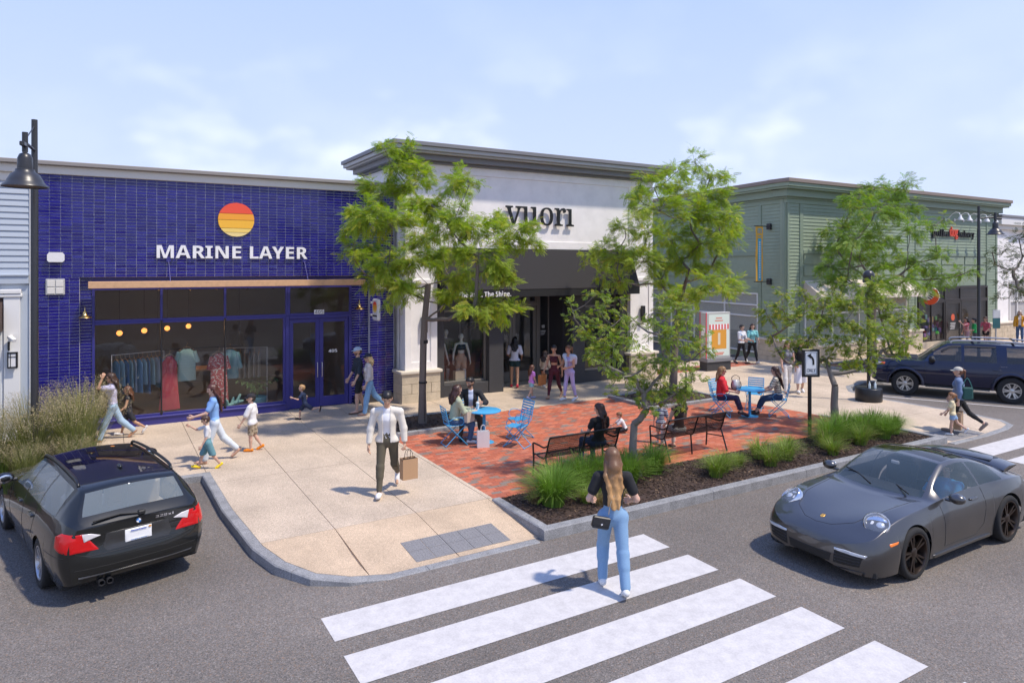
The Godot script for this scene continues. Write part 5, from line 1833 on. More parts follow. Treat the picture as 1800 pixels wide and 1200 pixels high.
func bistro_table(label: String, at: Vector3) -> Node3D:
	var t := thing("bistro_table", label, "table", at, 0.0, "round blue cafe tables")
	var b := MB.new()
	b.lathe(PackedVector2Array([Vector2(0, 0.705), Vector2(0.37, 0.705), Vector2(0.385, 0.712), Vector2(0.385, 0.728), Vector2(0.375, 0.735), Vector2(0, 0.737)]), 36)
	part(t, "table_top", b.mesh(), M.sky_blue)
	b = MB.new()
	b.lathe(PackedVector2Array([Vector2(0.036, 0.02), Vector2(0.036, 0.7)]), 14)
	part(t, "column", b.mesh(), M.sky_blue)
	b = MB.new()
	b.lathe(PackedVector2Array([Vector2(0.225, 0), Vector2(0.225, 0.012), Vector2(0.2, 0.02), Vector2(0.05, 0.035), Vector2(0.0, 0.035)]), 28)
	part(t, "base", b.mesh(), M.sky_blue)
	return t


func bistro_chair() -> Node3D:
	# folding chair: crossed tube legs, slatted seat and back; faces +z
	var c := thing("bistro_chair", "blue folding metal cafe chair", "chair", Vector3.ZERO, 0.0, "blue folding cafe chairs")
	var r := 0.0095
	for s in [-1.0, 1.0]:
		var x: float = 0.21 * s
		var b := MB.new()
		b.tube(PackedVector3Array([Vector3(x, 0.01, 0.25), Vector3(x, 0.44, -0.17), Vector3(x * 0.98, 0.86, -0.27)]), r, -1, 7)
		part(c, "leg", b.mesh(), M.sky_blue)
		b = MB.new()
		b.tube(PackedVector3Array([Vector3(x * 0.93, 0.01, -0.25), Vector3(x * 0.93, 0.44, 0.2)]), r, -1, 7)
		part(c, "leg", b.mesh(), M.sky_blue)
		b = MB.new()
		b.tube(arc([Vector3(x * 1.02, 0.56, -0.2), Vector3(x * 1.1, 0.63, -0.05), Vector3(x * 1.12, 0.63, 0.1), Vector3(x * 1.08, 0.53, 0.16), Vector3(x, 0.45, 0.1)], 4), 0.008, -1, 6)
		part(c, "arm", b.mesh(), M.sky_blue)
	for q in [[0.25, 0.01], [-0.25, 0.01]]:
		var b := MB.new()
		b.tube(PackedVector3Array([Vector3(-0.21, q[1], q[0]), Vector3(0.21, q[1], q[0])]), r, -1, 7)
		part(c, "foot_bar", b.mesh(), M.sky_blue)
	for i in 8:
		bpart(c, "seat_slat", M.sky_blue, Vector3(0, 0.452, -0.17 + i * 0.052), Vector3(0.4, 0.006, 0.044), 0.002)
	for i in 6:
		var y := 0.55 + i * 0.058
		bpart(c, "back_slat", M.sky_blue, Vector3(0, y, -0.195 - (y - 0.55) * 0.24), Vector3(0.41, 0.036, 0.005), 0.002, Basis(Vector3.RIGHT, -0.24))
	return c


func bench(label: String, at: Vector3, turn: float) -> Node3D:
	# black steel bench with a perforated seat and back in one sweep; faces +z
	var o := thing("metal_bench", label, "bench", at, turn, "black mesh benches")
	var L := 1.66
	var prof := arc([Vector3(0, 0.40, 0.27), Vector3(0, 0.435, 0.2), Vector3(0, 0.41, 0.0), Vector3(0, 0.43, -0.13), Vector3(0, 0.56, -0.2), Vector3(0, 0.74, -0.26), Vector3(0, 0.84, -0.31)], 5)
	for half in [[-L / 2, -0.005], [0.005, L / 2]]:
		var b := MB.new()
		var x: float = half[0] + 0.02
		while x < half[1] - 0.01:
			for i in prof.size() - 1:
				var p := prof[i]
				var q := prof[i + 1]
				b.quad(Vector3(x, p.y, p.z), Vector3(x + 0.0125, p.y, p.z), Vector3(x + 0.0125, q.y, q.z), Vector3(x, q.y, q.z))
			x += 0.019
		for i in range(0, prof.size(), 1):
			var p := prof[i]
			var d := (prof[mini(i + 1, prof.size() - 1)] - prof[maxi(i - 1, 0)]).normalized() * 0.004
			b.quad(Vector3(half[0], p.y - d.y, p.z - d.z), Vector3(half[1], p.y - d.y, p.z - d.z), Vector3(half[1], p.y + d.y, p.z + d.z), Vector3(half[0], p.y + d.y, p.z + d.z))
		part(o, "mesh_panel", b.mesh(), M.black_metal).set_meta("kind", "stuff")
	for x in [-L / 2, 0.0, L / 2]:
		var b := MB.new()
		var k := PackedVector3Array()
		for p in prof:
			k.append(Vector3(x, p.y, p.z))
		b.tube(k, 0.016, -1, 7)
		part(o, "rib", b.mesh(), M.black_metal)
	for p in [prof[0], prof[prof.size() - 1]]:
		var b := MB.new()
		b.tube(PackedVector3Array([Vector3(-L / 2, p.y, p.z), Vector3(L / 2, p.y, p.z)]), 0.017, -1, 7)
		part(o, "rail", b.mesh(), M.black_metal)
	for s in [-1.0, 1.0]:
		var x: float = s * L / 2
		var b := MB.new()
		b.tube(arc([Vector3(x, 0.0, 0.27), Vector3(x, 0.3, 0.25), Vector3(x, 0.55, 0.27), Vector3(x, 0.625, 0.26), Vector3(x, 0.63, 0.12), Vector3(x, 0.62, -0.1), Vector3(x, 0.68, -0.24)], 5), 0.018, -1, 7)
		part(o, "arm", b.mesh(), M.black_metal)
		b = MB.new()
		b.tube(arc([Vector3(x, 0.0, -0.33), Vector3(x, 0.25, -0.24), Vector3(x, 0.45, -0.16)], 5), 0.018, -1, 7)
		part(o, "leg", b.mesh(), M.black_metal)
		b = MB.new()
		b.tube(PackedVector3Array([Vector3(x, 0.26, 0.25), Vector3(x, 0.3, -0.24)]), 0.013, -1, 6)
		part(o, "stretcher", b.mesh(), M.black_metal)
	var b2 := MB.new()
	b2.tube(PackedVector3Array([Vector3(0.0, 0.0, -0.12), Vector3(0.0, 0.42, -0.08)]), 0.017, -1, 7)
	part(o, "leg", b2.mesh(), M.black_metal)
	return o


func bag(called: String, label: String, at: Vector3, turn: float, size: Vector3, mat: Material, strap: Material, tall := 0.16, hold: Node3D = null) -> Node3D:
	# an open paper carrier with folded sides and two loop handles
	var g := thing(called, label, "bag", at, turn)
	var b := MB.new()
	var w := size.x / 2
	var d := size.z / 2
	var rows := []
	for i in 5:
		var t := i / 4.0
		var y := size.y * t
		var pinch := 0.25 * t
		rows.append(PackedVector3Array([Vector3(-w, y, d), Vector3(0, y, d + 0.008 * t), Vector3(w, y, d), Vector3(w - d * pinch, y, 0), Vector3(w, y, -d), Vector3(0, y, -d), Vector3(-w, y, -d), Vector3(-w + d * pinch, y, 0)]))
	for i in 4:
		for j in 8:
			var j2 := (j + 1) % 8
			b.quad(rows[i][j], rows[i][j2], rows[i + 1][j2], rows[i + 1][j])
	b.quad(Vector3(-w, 0.002, -d), Vector3(w, 0.002, -d), Vector3(w, 0.002, d), Vector3(-w, 0.002, d))
	part(g, "paper", b.mesh(), mat)
	b = MB.new()
	b.quad(Vector3(-w * 0.97, size.y - 0.03, d * 0.95), Vector3(w * 0.97, size.y - 0.03, d * 0.95), Vector3(w * 0.97, size.y - 0.03, -d * 0.95), Vector3(-w * 0.97, size.y - 0.03, -d * 0.95))
	part(g, "inside", b.mesh(), M.black if strap == M.black else mat)
	for s in [-1.0, 1.0]:
		b = MB.new()
		var z: float = d * 0.95 * s
		b.tube(arc([Vector3(-w * 0.4, size.y - 0.04, z), Vector3(-w * 0.33, size.y + tall * 0.7, z * 0.5), Vector3(0, size.y + tall, z * 0.3), Vector3(w * 0.33, size.y + tall * 0.7, z * 0.5), Vector3(w * 0.4, size.y - 0.04, z)], 4), 0.005, -1, 5)
		part(g, "handle", b.mesh(), strap)
	return g


func build_street() -> void:
	street_lamp("tall black bell shaded street lamp rising from the plume grass", Vector3(-1.22, 0.1, -16.31), 6.9, Vector3(-0.12, 0, 1.0), 0.75, 0.76, 5.5, 0.066)
	street_lamp("tall black bell shaded street lamp behind the parked blue car", Vector3(29.67, 0.13, -13.77), 6.4, Vector3(0.86, 0, 0.51), 0.66, 0.62, 5.27, 0.06)
	# low post on a round drum
	var p := thing("drum_post", "slim black lamp post standing on a wide black drum", "lamp post", Vector3(19.55, 0.125, -12.06))
	var b := MB.new()
	b.lathe(PackedVector2Array([Vector2(0, 0), Vector2(0.36, 0), Vector2(0.37, 0.02), Vector2(0.37, 0.38), Vector2(0.355, 0.4), Vector2(0, 0.405)]), 30)
	part(p, "drum", b.mesh(), M.black_metal)
	b = MB.new()
	b.lathe(PackedVector2Array([Vector2(0.05, 0.4), Vector2(0.05, 3.55)]), 12)
	part(p, "pole", b.mesh(), M.black_metal)
	b = MB.new()
	b.lathe(PackedVector2Array([Vector2(0.05, 3.5), Vector2(0.16, 3.52), Vector2(0.17, 3.6), Vector2(0.14, 3.64), Vector2(0.165, 3.7), Vector2(0.15, 3.8), Vector2(0.09, 3.88), Vector2(0, 3.9)]), 20)
	part(p, "lamp_head", b.mesh(), M.pole_metal)
	for q in [[19.38, -11.93], [19.5, -11.83]]:
		var w := thing("water_bottle", "clear plastic water bottle standing on the black drum", "bottle", Vector3(q[0], 0.531, q[1]), 0.0, "bottles on the drum")
		b = MB.new()
		b.lathe(PackedVector2Array([Vector2(0, 0), Vector2(0.032, 0.002), Vector2(0.033, 0.13), Vector2(0.015, 0.17), Vector2(0.013, 0.19)]), 12)
		part(w, "body", b.mesh(), mt(0.55, 0.65, 0.68, 0.1))
		b = MB.new()
		b.lathe(PackedVector2Array([Vector2(0.015, 0.188), Vector2(0.015, 0.208), Vector2(0, 0.209)]), 10)
		part(w, "cap", b.mesh(), M.white_plastic)
	# turn sign
	var sg := thing("turn_sign", "black framed white turn arrow sign reading ONLY on a black post", "sign", Vector3(14.36, 0.13, -10.32), deg_to_rad(-30))
	b = MB.new()
	b.tube(PackedVector3Array([Vector3(0, 0, 0), Vector3(0, 2.0, 0)]), 0.045, -1, 14)
	part(sg, "post", b.mesh(), M.black_metal)
	bpart(sg, "frame", M.black_metal, Vector3(0, 1.71, 0.06), Vector3(0.42, 0.66, 0.03), 0.008)
	bpart(sg, "plate", M.white, Vector3(0, 1.71, 0.079), Vector3(0.29, 0.55, 0.01), 0.004)
	for q in [[0, 0.255, 0.26, 0.01], [0, -0.255, 0.26, 0.01], [-0.13, 0, 0.01, 0.52], [0.13, 0, 0.01, 0.52]]:
		bpart(sg, "border", M.black, Vector3(q[0], 1.71 + q[1], 0.086), Vector3(q[2], q[3], 0.003))
	var sh := PackedVector2Array()
	for i in 10:
		var a := PI * 0.02 + PI * 0.36 * i / 9.0
		sh.append(Vector2(-0.07 + 0.145 * cos(a), 0.0 + 0.17 * sin(a)))
	for i in 10:
		var a := PI * 0.38 - PI * 0.36 * i / 9.0
		sh.append(Vector2(-0.07 + 0.1 * cos(a), 0.0 + 0.125 * sin(a)))
	sh.append(Vector2(0.03, -0.07))
	sh.append(Vector2(0.075, -0.07))
	b = MB.new()
	b.prism(sh, 0.084, 0.088, Transform3D(Basis.IDENTITY, Vector3(0, 1.74, 0)))
	b.prism(pv([-0.1, 0.155, 0.0, 0.2, -0.015, 0.08]), 0.084, 0.0885, Transform3D(Basis.IDENTITY, Vector3(0, 1.74, 0)))
	part(sg, "arrow", b.mesh(), M.black)
	lettering(sg, "letters", "ONLY", "Droid Sans", 400, M.black, -0.1, 0.1, 1.5, 1.585, 0.004, Transform3D(Basis.IDENTITY, Vector3(0, 0, 0.084)))
	# meter board near the bakery
	var mb := thing("pay_sign", "small white and teal board on a grey post before the bakery", "sign", Vector3(37.4, 0.13, -16.6), deg_to_rad(-20))
	b = MB.new()
	b.tube(PackedVector3Array([Vector3(0, 0, 0), Vector3(0, 1.95, 0)]), 0.035, -1, 8)
	part(mb, "post", b.mesh(), M.alu)
	bpart(mb, "board", mt(0.04, 0.17, 0.17, 0.5), Vector3(0, 1.25, 0.04), Vector3(0.42, 0.5, 0.04), 0.01)
	bpart(mb, "board", M.white, Vector3(0, 1.7, 0.045), Vector3(0.42, 0.4, 0.04), 0.01)
	# kiosk with a poster
	var k := thing("poster_kiosk", "grey street kiosk with a red and white striped ice cream poster", "kiosk", Vector3(20.33, 0.13, -18.75), deg_to_rad(-5))
	bpart(k, "base", M.grey_stone, Vector3(0, 0.17, 0), Vector3(1.2, 0.34, 0.42), 0.01)
	bpart(k, "plinth", M.grey_cornice, Vector3(0, 0.41, 0), Vector3(1.24, 0.14, 0.5), 0.012)
	bpart(k, "case", M.pale_cornice, Vector3(0, 1.36, 0), Vector3(1.2, 1.76, 0.36), 0.012)
	bpart(k, "edge_strip", mt(0.65, 0.06, 0.09, 0.5), Vector3(-0.6, 1.36, 0.17), Vector3(0.03, 1.76, 0.03))
	bpart(k, "edge_strip", mt(0.65, 0.06, 0.09, 0.5), Vector3(-0.6, 1.36, -0.17), Vector3(0.03, 1.76, 0.03))
	bpart(k, "poster", mt(0.66, 0.74, 0.66, 0.5), Vector3(0.02, 1.36, 0.183), Vector3(1.02, 1.6, 0.006))
	for i in 13:
		bpart(k, "poster_stripe", mt(0.68, 0.05, 0.045, 0.5) if i % 2 == 0 else M.white, Vector3(-0.43 + i * 0.075, 1.68, 0.188), Vector3(0.075, 0.2, 0.004))
	bpart(k, "poster_field", mt(0.7, 0.32, 0.04, 0.5), Vector3(0.02, 1.2, 0.188), Vector3(0.74, 0.74, 0.004))
	bpart(k, "poster_cone", mt(0.7, 0.62, 0.45, 0.5), Vector3(0.02, 1.22, 0.192), Vector3(0.12, 0.46, 0.004))
	for q in [[0.3, 2.02], [0.4, 1.92], [0.5, 0.68], [0.4, 0.62]]:
		bpart(k, "poster_print", mt(0.66, 0.25, 0.18, 0.6), Vector3(0.02, q[1], 0.188), Vector3(q[0], 0.045, 0.003))
	bpart(k, "notice", M.white, Vector3(-0.602, 1.5, 0.0), Vector3(0.006, 0.3, 0.2))
	# tables, chairs, benches
	bistro_table("round blue cafe table with the coffee cup on it", Vector3(7.38, SW, -13.66))
	bistro_table("round blue cafe table with the silver handbag on it", Vector3(14.79, SW, -12.44))
	var ch := bistro_chair()
	var seats := [[6.72, -13.86, 82.0, "blue folding cafe chair under the woman in the green sweater"], [7.42, -14.42, -22.0, "blue folding cafe chair under the man in the black jacket"], [7.86, -13.0, 215.0, "empty blue folding cafe chair before the white paper bag"], [8.3, -13.6, 275.0, "empty blue folding cafe chair turned to the coffee cup table, facing the seated woman"],
		[14.1, -12.82, 40.0, "blue folding cafe chair under the woman in the red blouse"], [15.45, -12.03, 220.0, "blue folding cafe chair under the woman in the striped top"], [14.62, -13.3, 10.0, "empty blue folding cafe chair behind the silver handbag"], [15.6, -12.95, 300.0, "empty blue folding cafe chair beyond the woman in the striped top"]]
	for i in seats.size():
		var q: Array = seats[i]
		if i == 0:
			ch.position = Vector3(q[0], SW, q[1])
			ch.rotation.y = deg_to_rad(q[2])
			ch.set_meta("label", q[3])
		else:
			copy(ch, Vector3(q[0], SW, q[1]), deg_to_rad(q[2]), q[3])
	bench("black mesh steel bench under the woman in the black top", Vector3(7.83, SW, -10.72), PI)
	bench("black mesh steel bench under the woman in the brown top", Vector3(10.72, SW, -10.65), PI)
	# cups and bags
	var cup := thing("paper_cup", "white takeaway coffee cup on the round blue table", "cup", Vector3(7.3, SW + 0.737, -13.82))
	b = MB.new()
	b.lathe(PackedVector2Array([Vector2(0, 0), Vector2(0.03, 0), Vector2(0.042, 0.13), Vector2(0.044, 0.135)]), 16)
	part(cup, "cup", b.mesh(), M.white_plastic)
	b = MB.new()
	b.lathe(PackedVector2Array([Vector2(0.046, 0.132), Vector2(0.046, 0.142), Vector2(0.038, 0.155), Vector2(0, 0.155)]), 16)
	part(cup, "lid", b.mesh(), M.white)
	bag("paper_bag", "white paper carrier standing on the bricks under the blue table", Vector3(7.16, SW, -13.3), deg_to_rad(-20), Vector3(0.27, 0.36, 0.13), mt(0.68, 0.66, 0.65, 0.7), mt(0.62, 0.6, 0.58, 0.8), 0.13)
	bag("paper_bag", "small beige paper bag on the lap of the woman in the green sweater", Vector3(6.98, SW + 0.52, -13.62), deg_to_rad(20), Vector3(0.24, 0.24, 0.1), mt(0.5, 0.42, 0.33, 0.8), mt(0.45, 0.38, 0.3, 0.8), 0.1)
	var hb := thing("handbag", "silver bucket handbag with dark rim on the round blue table", "bag", Vector3(14.45, SW + 0.737, -12.62), deg_to_rad(-30))
	b = MB.new()
	b.lathe(PackedVector2Array([Vector2(0, 0), Vector2(0.1, 0.0), Vector2(0.125, 0.03), Vector2(0.13, 0.1), Vector2(0.105, 0.2), Vector2(0.09, 0.23), Vector2(0.0, 0.21)]), 20, Transform3D(Basis.from_scale(Vector3(1, 1, 0.6)), Vector3.ZERO))
	part(hb, "body", b.mesh(), mt(0.6, 0.58, 0.56, 0.3, 0.3))
	b = MB.new()
	for s in [-1.0, 1.0]:
		b.tube(arc([Vector3(0.1 * s, 0.0, 0.05), Vector3(0.135 * s, 0.1, 0.05), Vector3(0.1 * s, 0.21, 0.05)], 4), 0.01, -1, 5)
	part(hb, "piping", b.mesh(), M.black)
	b = MB.new()
	b.tube(arc([Vector3(-0.09, 0.2, 0), Vector3(-0.1, 0.3, 0), Vector3(0, 0.36, 0), Vector3(0.1, 0.3, 0), Vector3(0.09, 0.2, 0)], 5), 0.009, -1, 6)
	part(hb, "handle", b.mesh(), mt(0.05, 0.03, 0.02, 0.5))


# ---------------------------------------------------------------- cars
class Shell:
	# a car body lofted from sections; local +x is forwards, y up, z to the car's own right
	var parts := {}
	var tris := PackedVector3Array()
	var st: Array
	var arches: Array
	var cfg: Dictionary

	func at(x: float) -> Array:
		var i := 0
		while i < st.size() - 2 and x < st[i + 1][0]:
			i += 1
		var a: Array = st[i]
		var b: Array = st[i + 1]
		var p: Array = st[maxi(i - 1, 0)]
		var q: Array = st[mini(i + 2, st.size() - 1)]
		var t := clampf((a[0] - x) / (a[0] - b[0]), 0.0, 1.0)
		var out := []
		for k in range(1, 10):
			var span: float = a[0] - b[0]
			var m0: float = (b[k] - p[k]) / maxf(p[0] - b[0], 0.001) * span
			var m1: float = (q[k] - a[k]) / maxf(a[0] - q[0], 0.001) * span
			var t2 := t * t
			var t3 := t2 * t
			var v: float = (2 * t3 - 3 * t2 + 1) * a[k] + (t3 - 2 * t2 + t) * m0 + (-2 * t3 + 3 * t2) * b[k] + (t3 - t2) * m1
			out.append(v)
		var ba: float = a[10] if a.size() > 10 else 0.0
		var bb: float = b[10] if b.size() > 10 else 0.0
		out.append(lerpf(ba, bb, t))
		return out

	func section(x: float) -> PackedVector3Array:
		var s := at(x)
		var yb: float = s[0]
		for w in arches:
			var d: float = absf(x - w[0])
			if d < w[2]:
				yb = maxf(yb, w[1] + sqrt(w[2] * w[2] - d * d))
		var yt: float = s[4]
		yb = minf(yb, yt - 0.02)
		var k := PackedVector3Array()
		for i in 9:
			var y := lerpf(yb, yt, i / 8.0)
			var w := 0.0
			if y < s[2]:
				w = s[1] + (s[3] - s[1]) * sin(PI / 2 * clampf((y - s[0]) / maxf(s[2] - s[0], 0.01), 0, 1))
			else:
				w = s[3] + (s[5] - s[3]) * (1.0 - cos(PI / 2 * clampf((y - s[2]) / maxf(yt - s[2], 0.01), 0, 1)))
			k.append(Vector3(x, y, w))
		for t in [0.06, 0.3, 0.6, 0.9, 1.0]:
			k.append(Vector3(x, lerpf(yt, s[6], t), lerpf(s[5], s[7], t) + 0.07 * sin(PI * t) * (s[6] - yt)))
		for t in [0.07, 0.3, 0.55, 0.8, 1.0]:
			var z: float = s[7] * (1.0 - t)
			k.append(Vector3(x + s[9] * (1.0 - pow(z / maxf(s[7], 0.01), 2.0)), s[6] + (s[8] - s[6]) * sin(PI / 2 * t), z))
		return k

	func which(xm: float, j: int) -> String:
		if j >= 9 and j <= 11:
			for w in cfg.get("side", []):
				if xm < w[0] and xm > w[1]:
					return w[2]
		if j >= 14:
			for w in cfg.get("top", []):
				if xm < w[0] and xm > w[1]:
					return w[2]
		if j >= 13:
			for w in cfg.get("roof", []):
				if xm < w[0] and xm > w[1]:
					return "roof"
		return "body"

	func put(called: String, a: Vector3, b: Vector3, c: Vector3, na: Vector3, nb: Vector3, nc: Vector3) -> void:
		if not parts.has(called):
			parts[called] = MB.new()
		parts[called].trin(a, b, c, na, nb, nc)
		tris.append(a); tris.append(b); tris.append(c)

	func build() -> void:
		var xs := []
		for i in st.size() - 1:
			var m := maxi(1, int(ceil((st[i][0] - st[i + 1][0]) / 0.05)))
			for k in m:
				xs.append(lerpf(st[i][0], st[i + 1][0], float(k) / m))
		xs.append(st[st.size() - 1][0])
		for key in ["side", "top", "roof"]:
			for w in cfg.get(key, []):
				xs.append(w[0])
				xs.append(w[1])
		for w in arches:
			for e in [-1.0, -0.995, -0.97, -0.9, 0.9, 0.97, 0.995, 1.0]:
				xs.append(w[0] + w[2] * e)
		xs.sort()
		xs.reverse()
		var rows := []
		var last := 99.0
		for x in xs:
			if last - x > 0.0015 and x <= st[0][0] and x >= st[st.size() - 1][0]:
				rows.append(section(x))
				last = x
		var n := []
		for i in rows.size():
			var k := PackedVector3Array()
			for j in 19:
				var du: Vector3 = rows[i][mini(j + 1, 18)] - rows[i][maxi(j - 1, 0)]
				if j == 18:
					du = Vector3(0, 0, -1)
				var dv: Vector3 = rows[mini(i + 1, rows.size() - 1)][j] - rows[maxi(i - 1, 0)][j]
				k.append(du.cross(dv).normalized())
			n.append(k)
		for i in rows.size() - 1:
			for j in 18:
				var a: Vector3 = rows[i][j]
				var b: Vector3 = rows[i + 1][j]
				var c: Vector3 = rows[i + 1][j + 1]
				var d: Vector3 = rows[i][j + 1]
				if a.distance_to(d) < 1e-4 and b.distance_to(c) < 1e-4:
					continue
				var w := which((a.x + b.x) / 2 - (0.0 if j < 13 else 0.0), j)
				if j >= 13:
					w = which((rows[i][13].x + rows[i + 1][13].x) / 2, j)
				put(w, a, d, b, n[i][j], n[i][j + 1], n[i + 1][j])
				put(w, b, d, c, n[i + 1][j], n[i][j + 1], n[i + 1][j + 1])
				var f := Vector3(1, 1, -1)
				var w2 := w + "_r" if w.begins_with("window") else w
				put(w2, a * f, b * f, d * f, n[i][j] * f, n[i + 1][j] * f, n[i][j + 1] * f)
				put(w2, b * f, c * f, d * f, n[i + 1][j] * f, n[i + 1][j + 1] * f, n[i][j + 1] * f)
		for e in 2:
			var r: PackedVector3Array = rows[0] if e == 0 else rows[rows.size() - 1]
			var sg := 1.0 if e == 0 else -1.0
			var prof: Array = cfg.get("front_cap" if e == 0 else "rear_cap", [[0.0, 0.0], [2.0, 0.0]])
			var g := []
			for j in 19:
				var k := PackedVector3Array()
				var dx := 0.0
				for q in prof.size() - 1:
					if r[j].y >= prof[q][0]:
						var t := clampf((r[j].y - prof[q][0]) / (prof[q + 1][0] - prof[q][0]), 0, 1)
						dx = lerpf(prof[q][1], prof[q + 1][1], t * t * (3 - 2 * t))
				for c in 13:
					var u := -1.0 + c / 6.0
					k.append(Vector3(r[j].x + sg * dx * (1.0 - pow(absf(u), 3.0)), r[j].y, r[j].z * u))
				g.append(k)
			var m := MB.new()
			m.grid(g, e == 0)
			for i in range(0, m.v.size(), 3):
				put("body", m.v[i], m.v[i + 2], m.v[i + 1], m.n[i], m.n[i + 2], m.n[i + 1])

	func line(axis: String, p: Vector2) -> Array:
		match axis:
			"left":
				return [Vector3(p.x, p.y, -4), Vector3(0, 0, 1)]
			"right":
				return [Vector3(p.x, p.y, 4), Vector3(0, 0, -1)]
			"front":
				return [Vector3(6, p.y, p.x), Vector3(-1, 0, 0)]
			"rear":
				return [Vector3(-6, p.y, p.x), Vector3(1, 0, 0)]
		return [Vector3(p.x, 6, p.y), Vector3(0, -1, 0)]

	func near(axis: String, poly: PackedVector2Array) -> PackedVector3Array:
		var bb := Rect2(poly[0], Vector2.ZERO)
		for p in poly:
			bb = bb.expand(p)
		bb = bb.grow(0.03)
		var out := PackedVector3Array()
		for i in range(0, tris.size(), 3):
			var tb: Rect2
			for j in 3:
				var v := tris[i + j]
				var q := Vector2(v.x, v.y)
				if axis == "front" or axis == "rear":
					q = Vector2(v.z, v.y)
				elif axis == "top":
					q = Vector2(v.x, v.z)
				tb = Rect2(q, Vector2.ZERO) if j == 0 else tb.expand(q)
			if tb.intersects(bb, true):
				out.append(tris[i]); out.append(tris[i + 1]); out.append(tris[i + 2])
		return out

	func hit(axis: String, p: Vector2, among: PackedVector3Array, fallback: Vector3) -> Vector3:
		var o := line(axis, p)
		var best := 1e9
		var got := fallback
		for i in range(0, among.size(), 3):
			var h = Geometry3D.ray_intersects_triangle(o[0], o[1], among[i], among[i + 1], among[i + 2])
			if h != null:
				var d: float = o[0].distance_to(h)
				if d < best:
					best = d
					got = h
		return got

	func patch(axis: String, poly: PackedVector2Array, lift: float) -> ArrayMesh:
		# a skin that follows the body inside the outline, raised by lift
		var fine := PackedVector2Array()
		for i in poly.size():
			var a := poly[i]
			var b := poly[(i + 1) % poly.size()]
			var m := maxi(1, int(a.distance_to(b) / 0.06))
			for k in m:
				fine.append(a.lerp(b, float(k) / m))
		var mid := Vector2.ZERO
		for p in fine:
			mid += p / fine.size()
		var among := near(axis, fine)
		var out: Vector3 = -line(axis, mid)[1]
		var centre := hit(axis, mid, among, Vector3.ZERO)
		var rows := []
		for s in [[1.0, -0.004], [0.97, lift], [0.7, lift], [0.4, lift], [0.02, lift]]:
			var k := PackedVector3Array()
			for p in fine:
				var q: Vector2 = mid + (p - mid) * s[0]
				var f := centre
				if axis == "front" or axis == "rear":
					f.z = q.x
					f.y = q.y
				elif axis == "top":
					f.x = q.x
					f.z = q.y
				else:
					f.x = q.x
					f.y = q.y
				k.append(hit(axis, q, among, f) + out * s[1])
			rows.append(k)
		var m := MB.new()
		m.grid(rows, false, true)
		var sum := Vector3.ZERO
		for v in m.n:
			sum += v
		if sum.dot(out) < 0.0:
			m = MB.new()
			m.grid(rows, true, true)
		return m.mesh()

	func seam(axis: String, pts: Array, r: float, b: MB) -> void:
		var poly := PackedVector2Array()
		for i in pts.size() - 1:
			var m := maxi(1, int(pts[i].distance_to(pts[i + 1]) / 0.06))
			for k in m:
				poly.append(pts[i].lerp(pts[i + 1], float(k) / m))
		poly.append(pts[pts.size() - 1])
		var among := near(axis, poly)
		var path := PackedVector3Array()
		for p in poly:
			var h := hit(axis, p, among, Vector3(INF, 0, 0))
			if h.x < 1e5:
				path.append(h)
		if path.size() > 1:
			b.tube(path, r, -1, 5)


func v2(a: Array) -> Array:
	var out := []
	for i in range(0, a.size(), 2):
		out.append(Vector2(a[i], a[i + 1]))
	return out


func mirrored(p: PackedVector2Array) -> PackedVector2Array:
	var o := PackedVector2Array()
	for k in p:
		o.append(Vector2(-k.x, k.y))
	return o


func wheel(car: Node3D, at: Vector3, side: float, r: float, w: float, rim_r: float, rim: Material, spokes: int, twin: bool, spoke_w: float) -> void:
	var n := Node3D.new()
	n.name = "wheel"
	car.add_child(n, true)
	n.position = at
	var t := Transform3D(Basis(Vector3.RIGHT, PI / 2 * side), Vector3.ZERO)   # local y of the lathe points outwards
	var b := MB.new()
	b.lathe(PackedVector2Array([Vector2(rim_r - 0.01, -w / 2), Vector2(r - 0.03, -w / 2), Vector2(r, -w / 2 + 0.03), Vector2(r, w / 2 - 0.03), Vector2(r - 0.012, w / 2 - 0.008), Vector2(r - 0.035, w / 2), Vector2(rim_r + 0.012, w / 2), Vector2(rim_r, w / 2 - 0.01)]), 40, t)
	part(n, "tyre", b.mesh(), M.black_rubber)
	b = MB.new()
	b.lathe(PackedVector2Array([Vector2(rim_r + 0.002, w / 2 - 0.004), Vector2(rim_r - 0.012, w / 2 - 0.004), Vector2(rim_r - 0.022, w / 2 - 0.03), Vector2(rim_r - 0.03, -w / 2)]), 36, t)
	for k in spokes:
		for q in ([-1.0, 1.0] if twin else [0.0]):
			var a: float = TAU * k / spokes + q * 0.16
			var bs := t.basis * Basis(Vector3.UP, a)
			var root := bs * Vector3(0.04, w / 2 - 0.035, 0)
			var tip := bs * Vector3(rim_r - 0.016, w / 2 - 0.016, 0)
			var sd := bs * Vector3(0, 0, 1)
			var up := bs * Vector3(0, 1, 0)
			var w0 := spoke_w * (0.7 if twin else 1.0)
			b.quad_o(root - sd * w0, root + sd * w0, tip + sd * spoke_w * 0.8, tip - sd * spoke_w * 0.8, up)
			for e in [-1.0, 1.0]:
				b.quad_o(root + sd * w0 * e, tip + sd * spoke_w * 0.8 * e, tip + sd * spoke_w * 0.8 * e - up * 0.03, root + sd * w0 * e - up * 0.035, sd * e)
	b.lathe(PackedVector2Array([Vector2(0.075, w / 2 - 0.07), Vector2(0.07, w / 2 - 0.035), Vector2(0.04, w / 2 - 0.02), Vector2(0, w / 2 - 0.018)]), 18, t)
	part(n, "rim", b.mesh(), rim)
	b = MB.new()
	b.lathe(PackedVector2Array([Vector2(rim_r * 0.8, -0.01), Vector2(rim_r * 0.8, 0.01), Vector2(0.06, 0.012)]), 28, t)
	part(n, "brake_disc", b.mesh(), M.pole_metal)


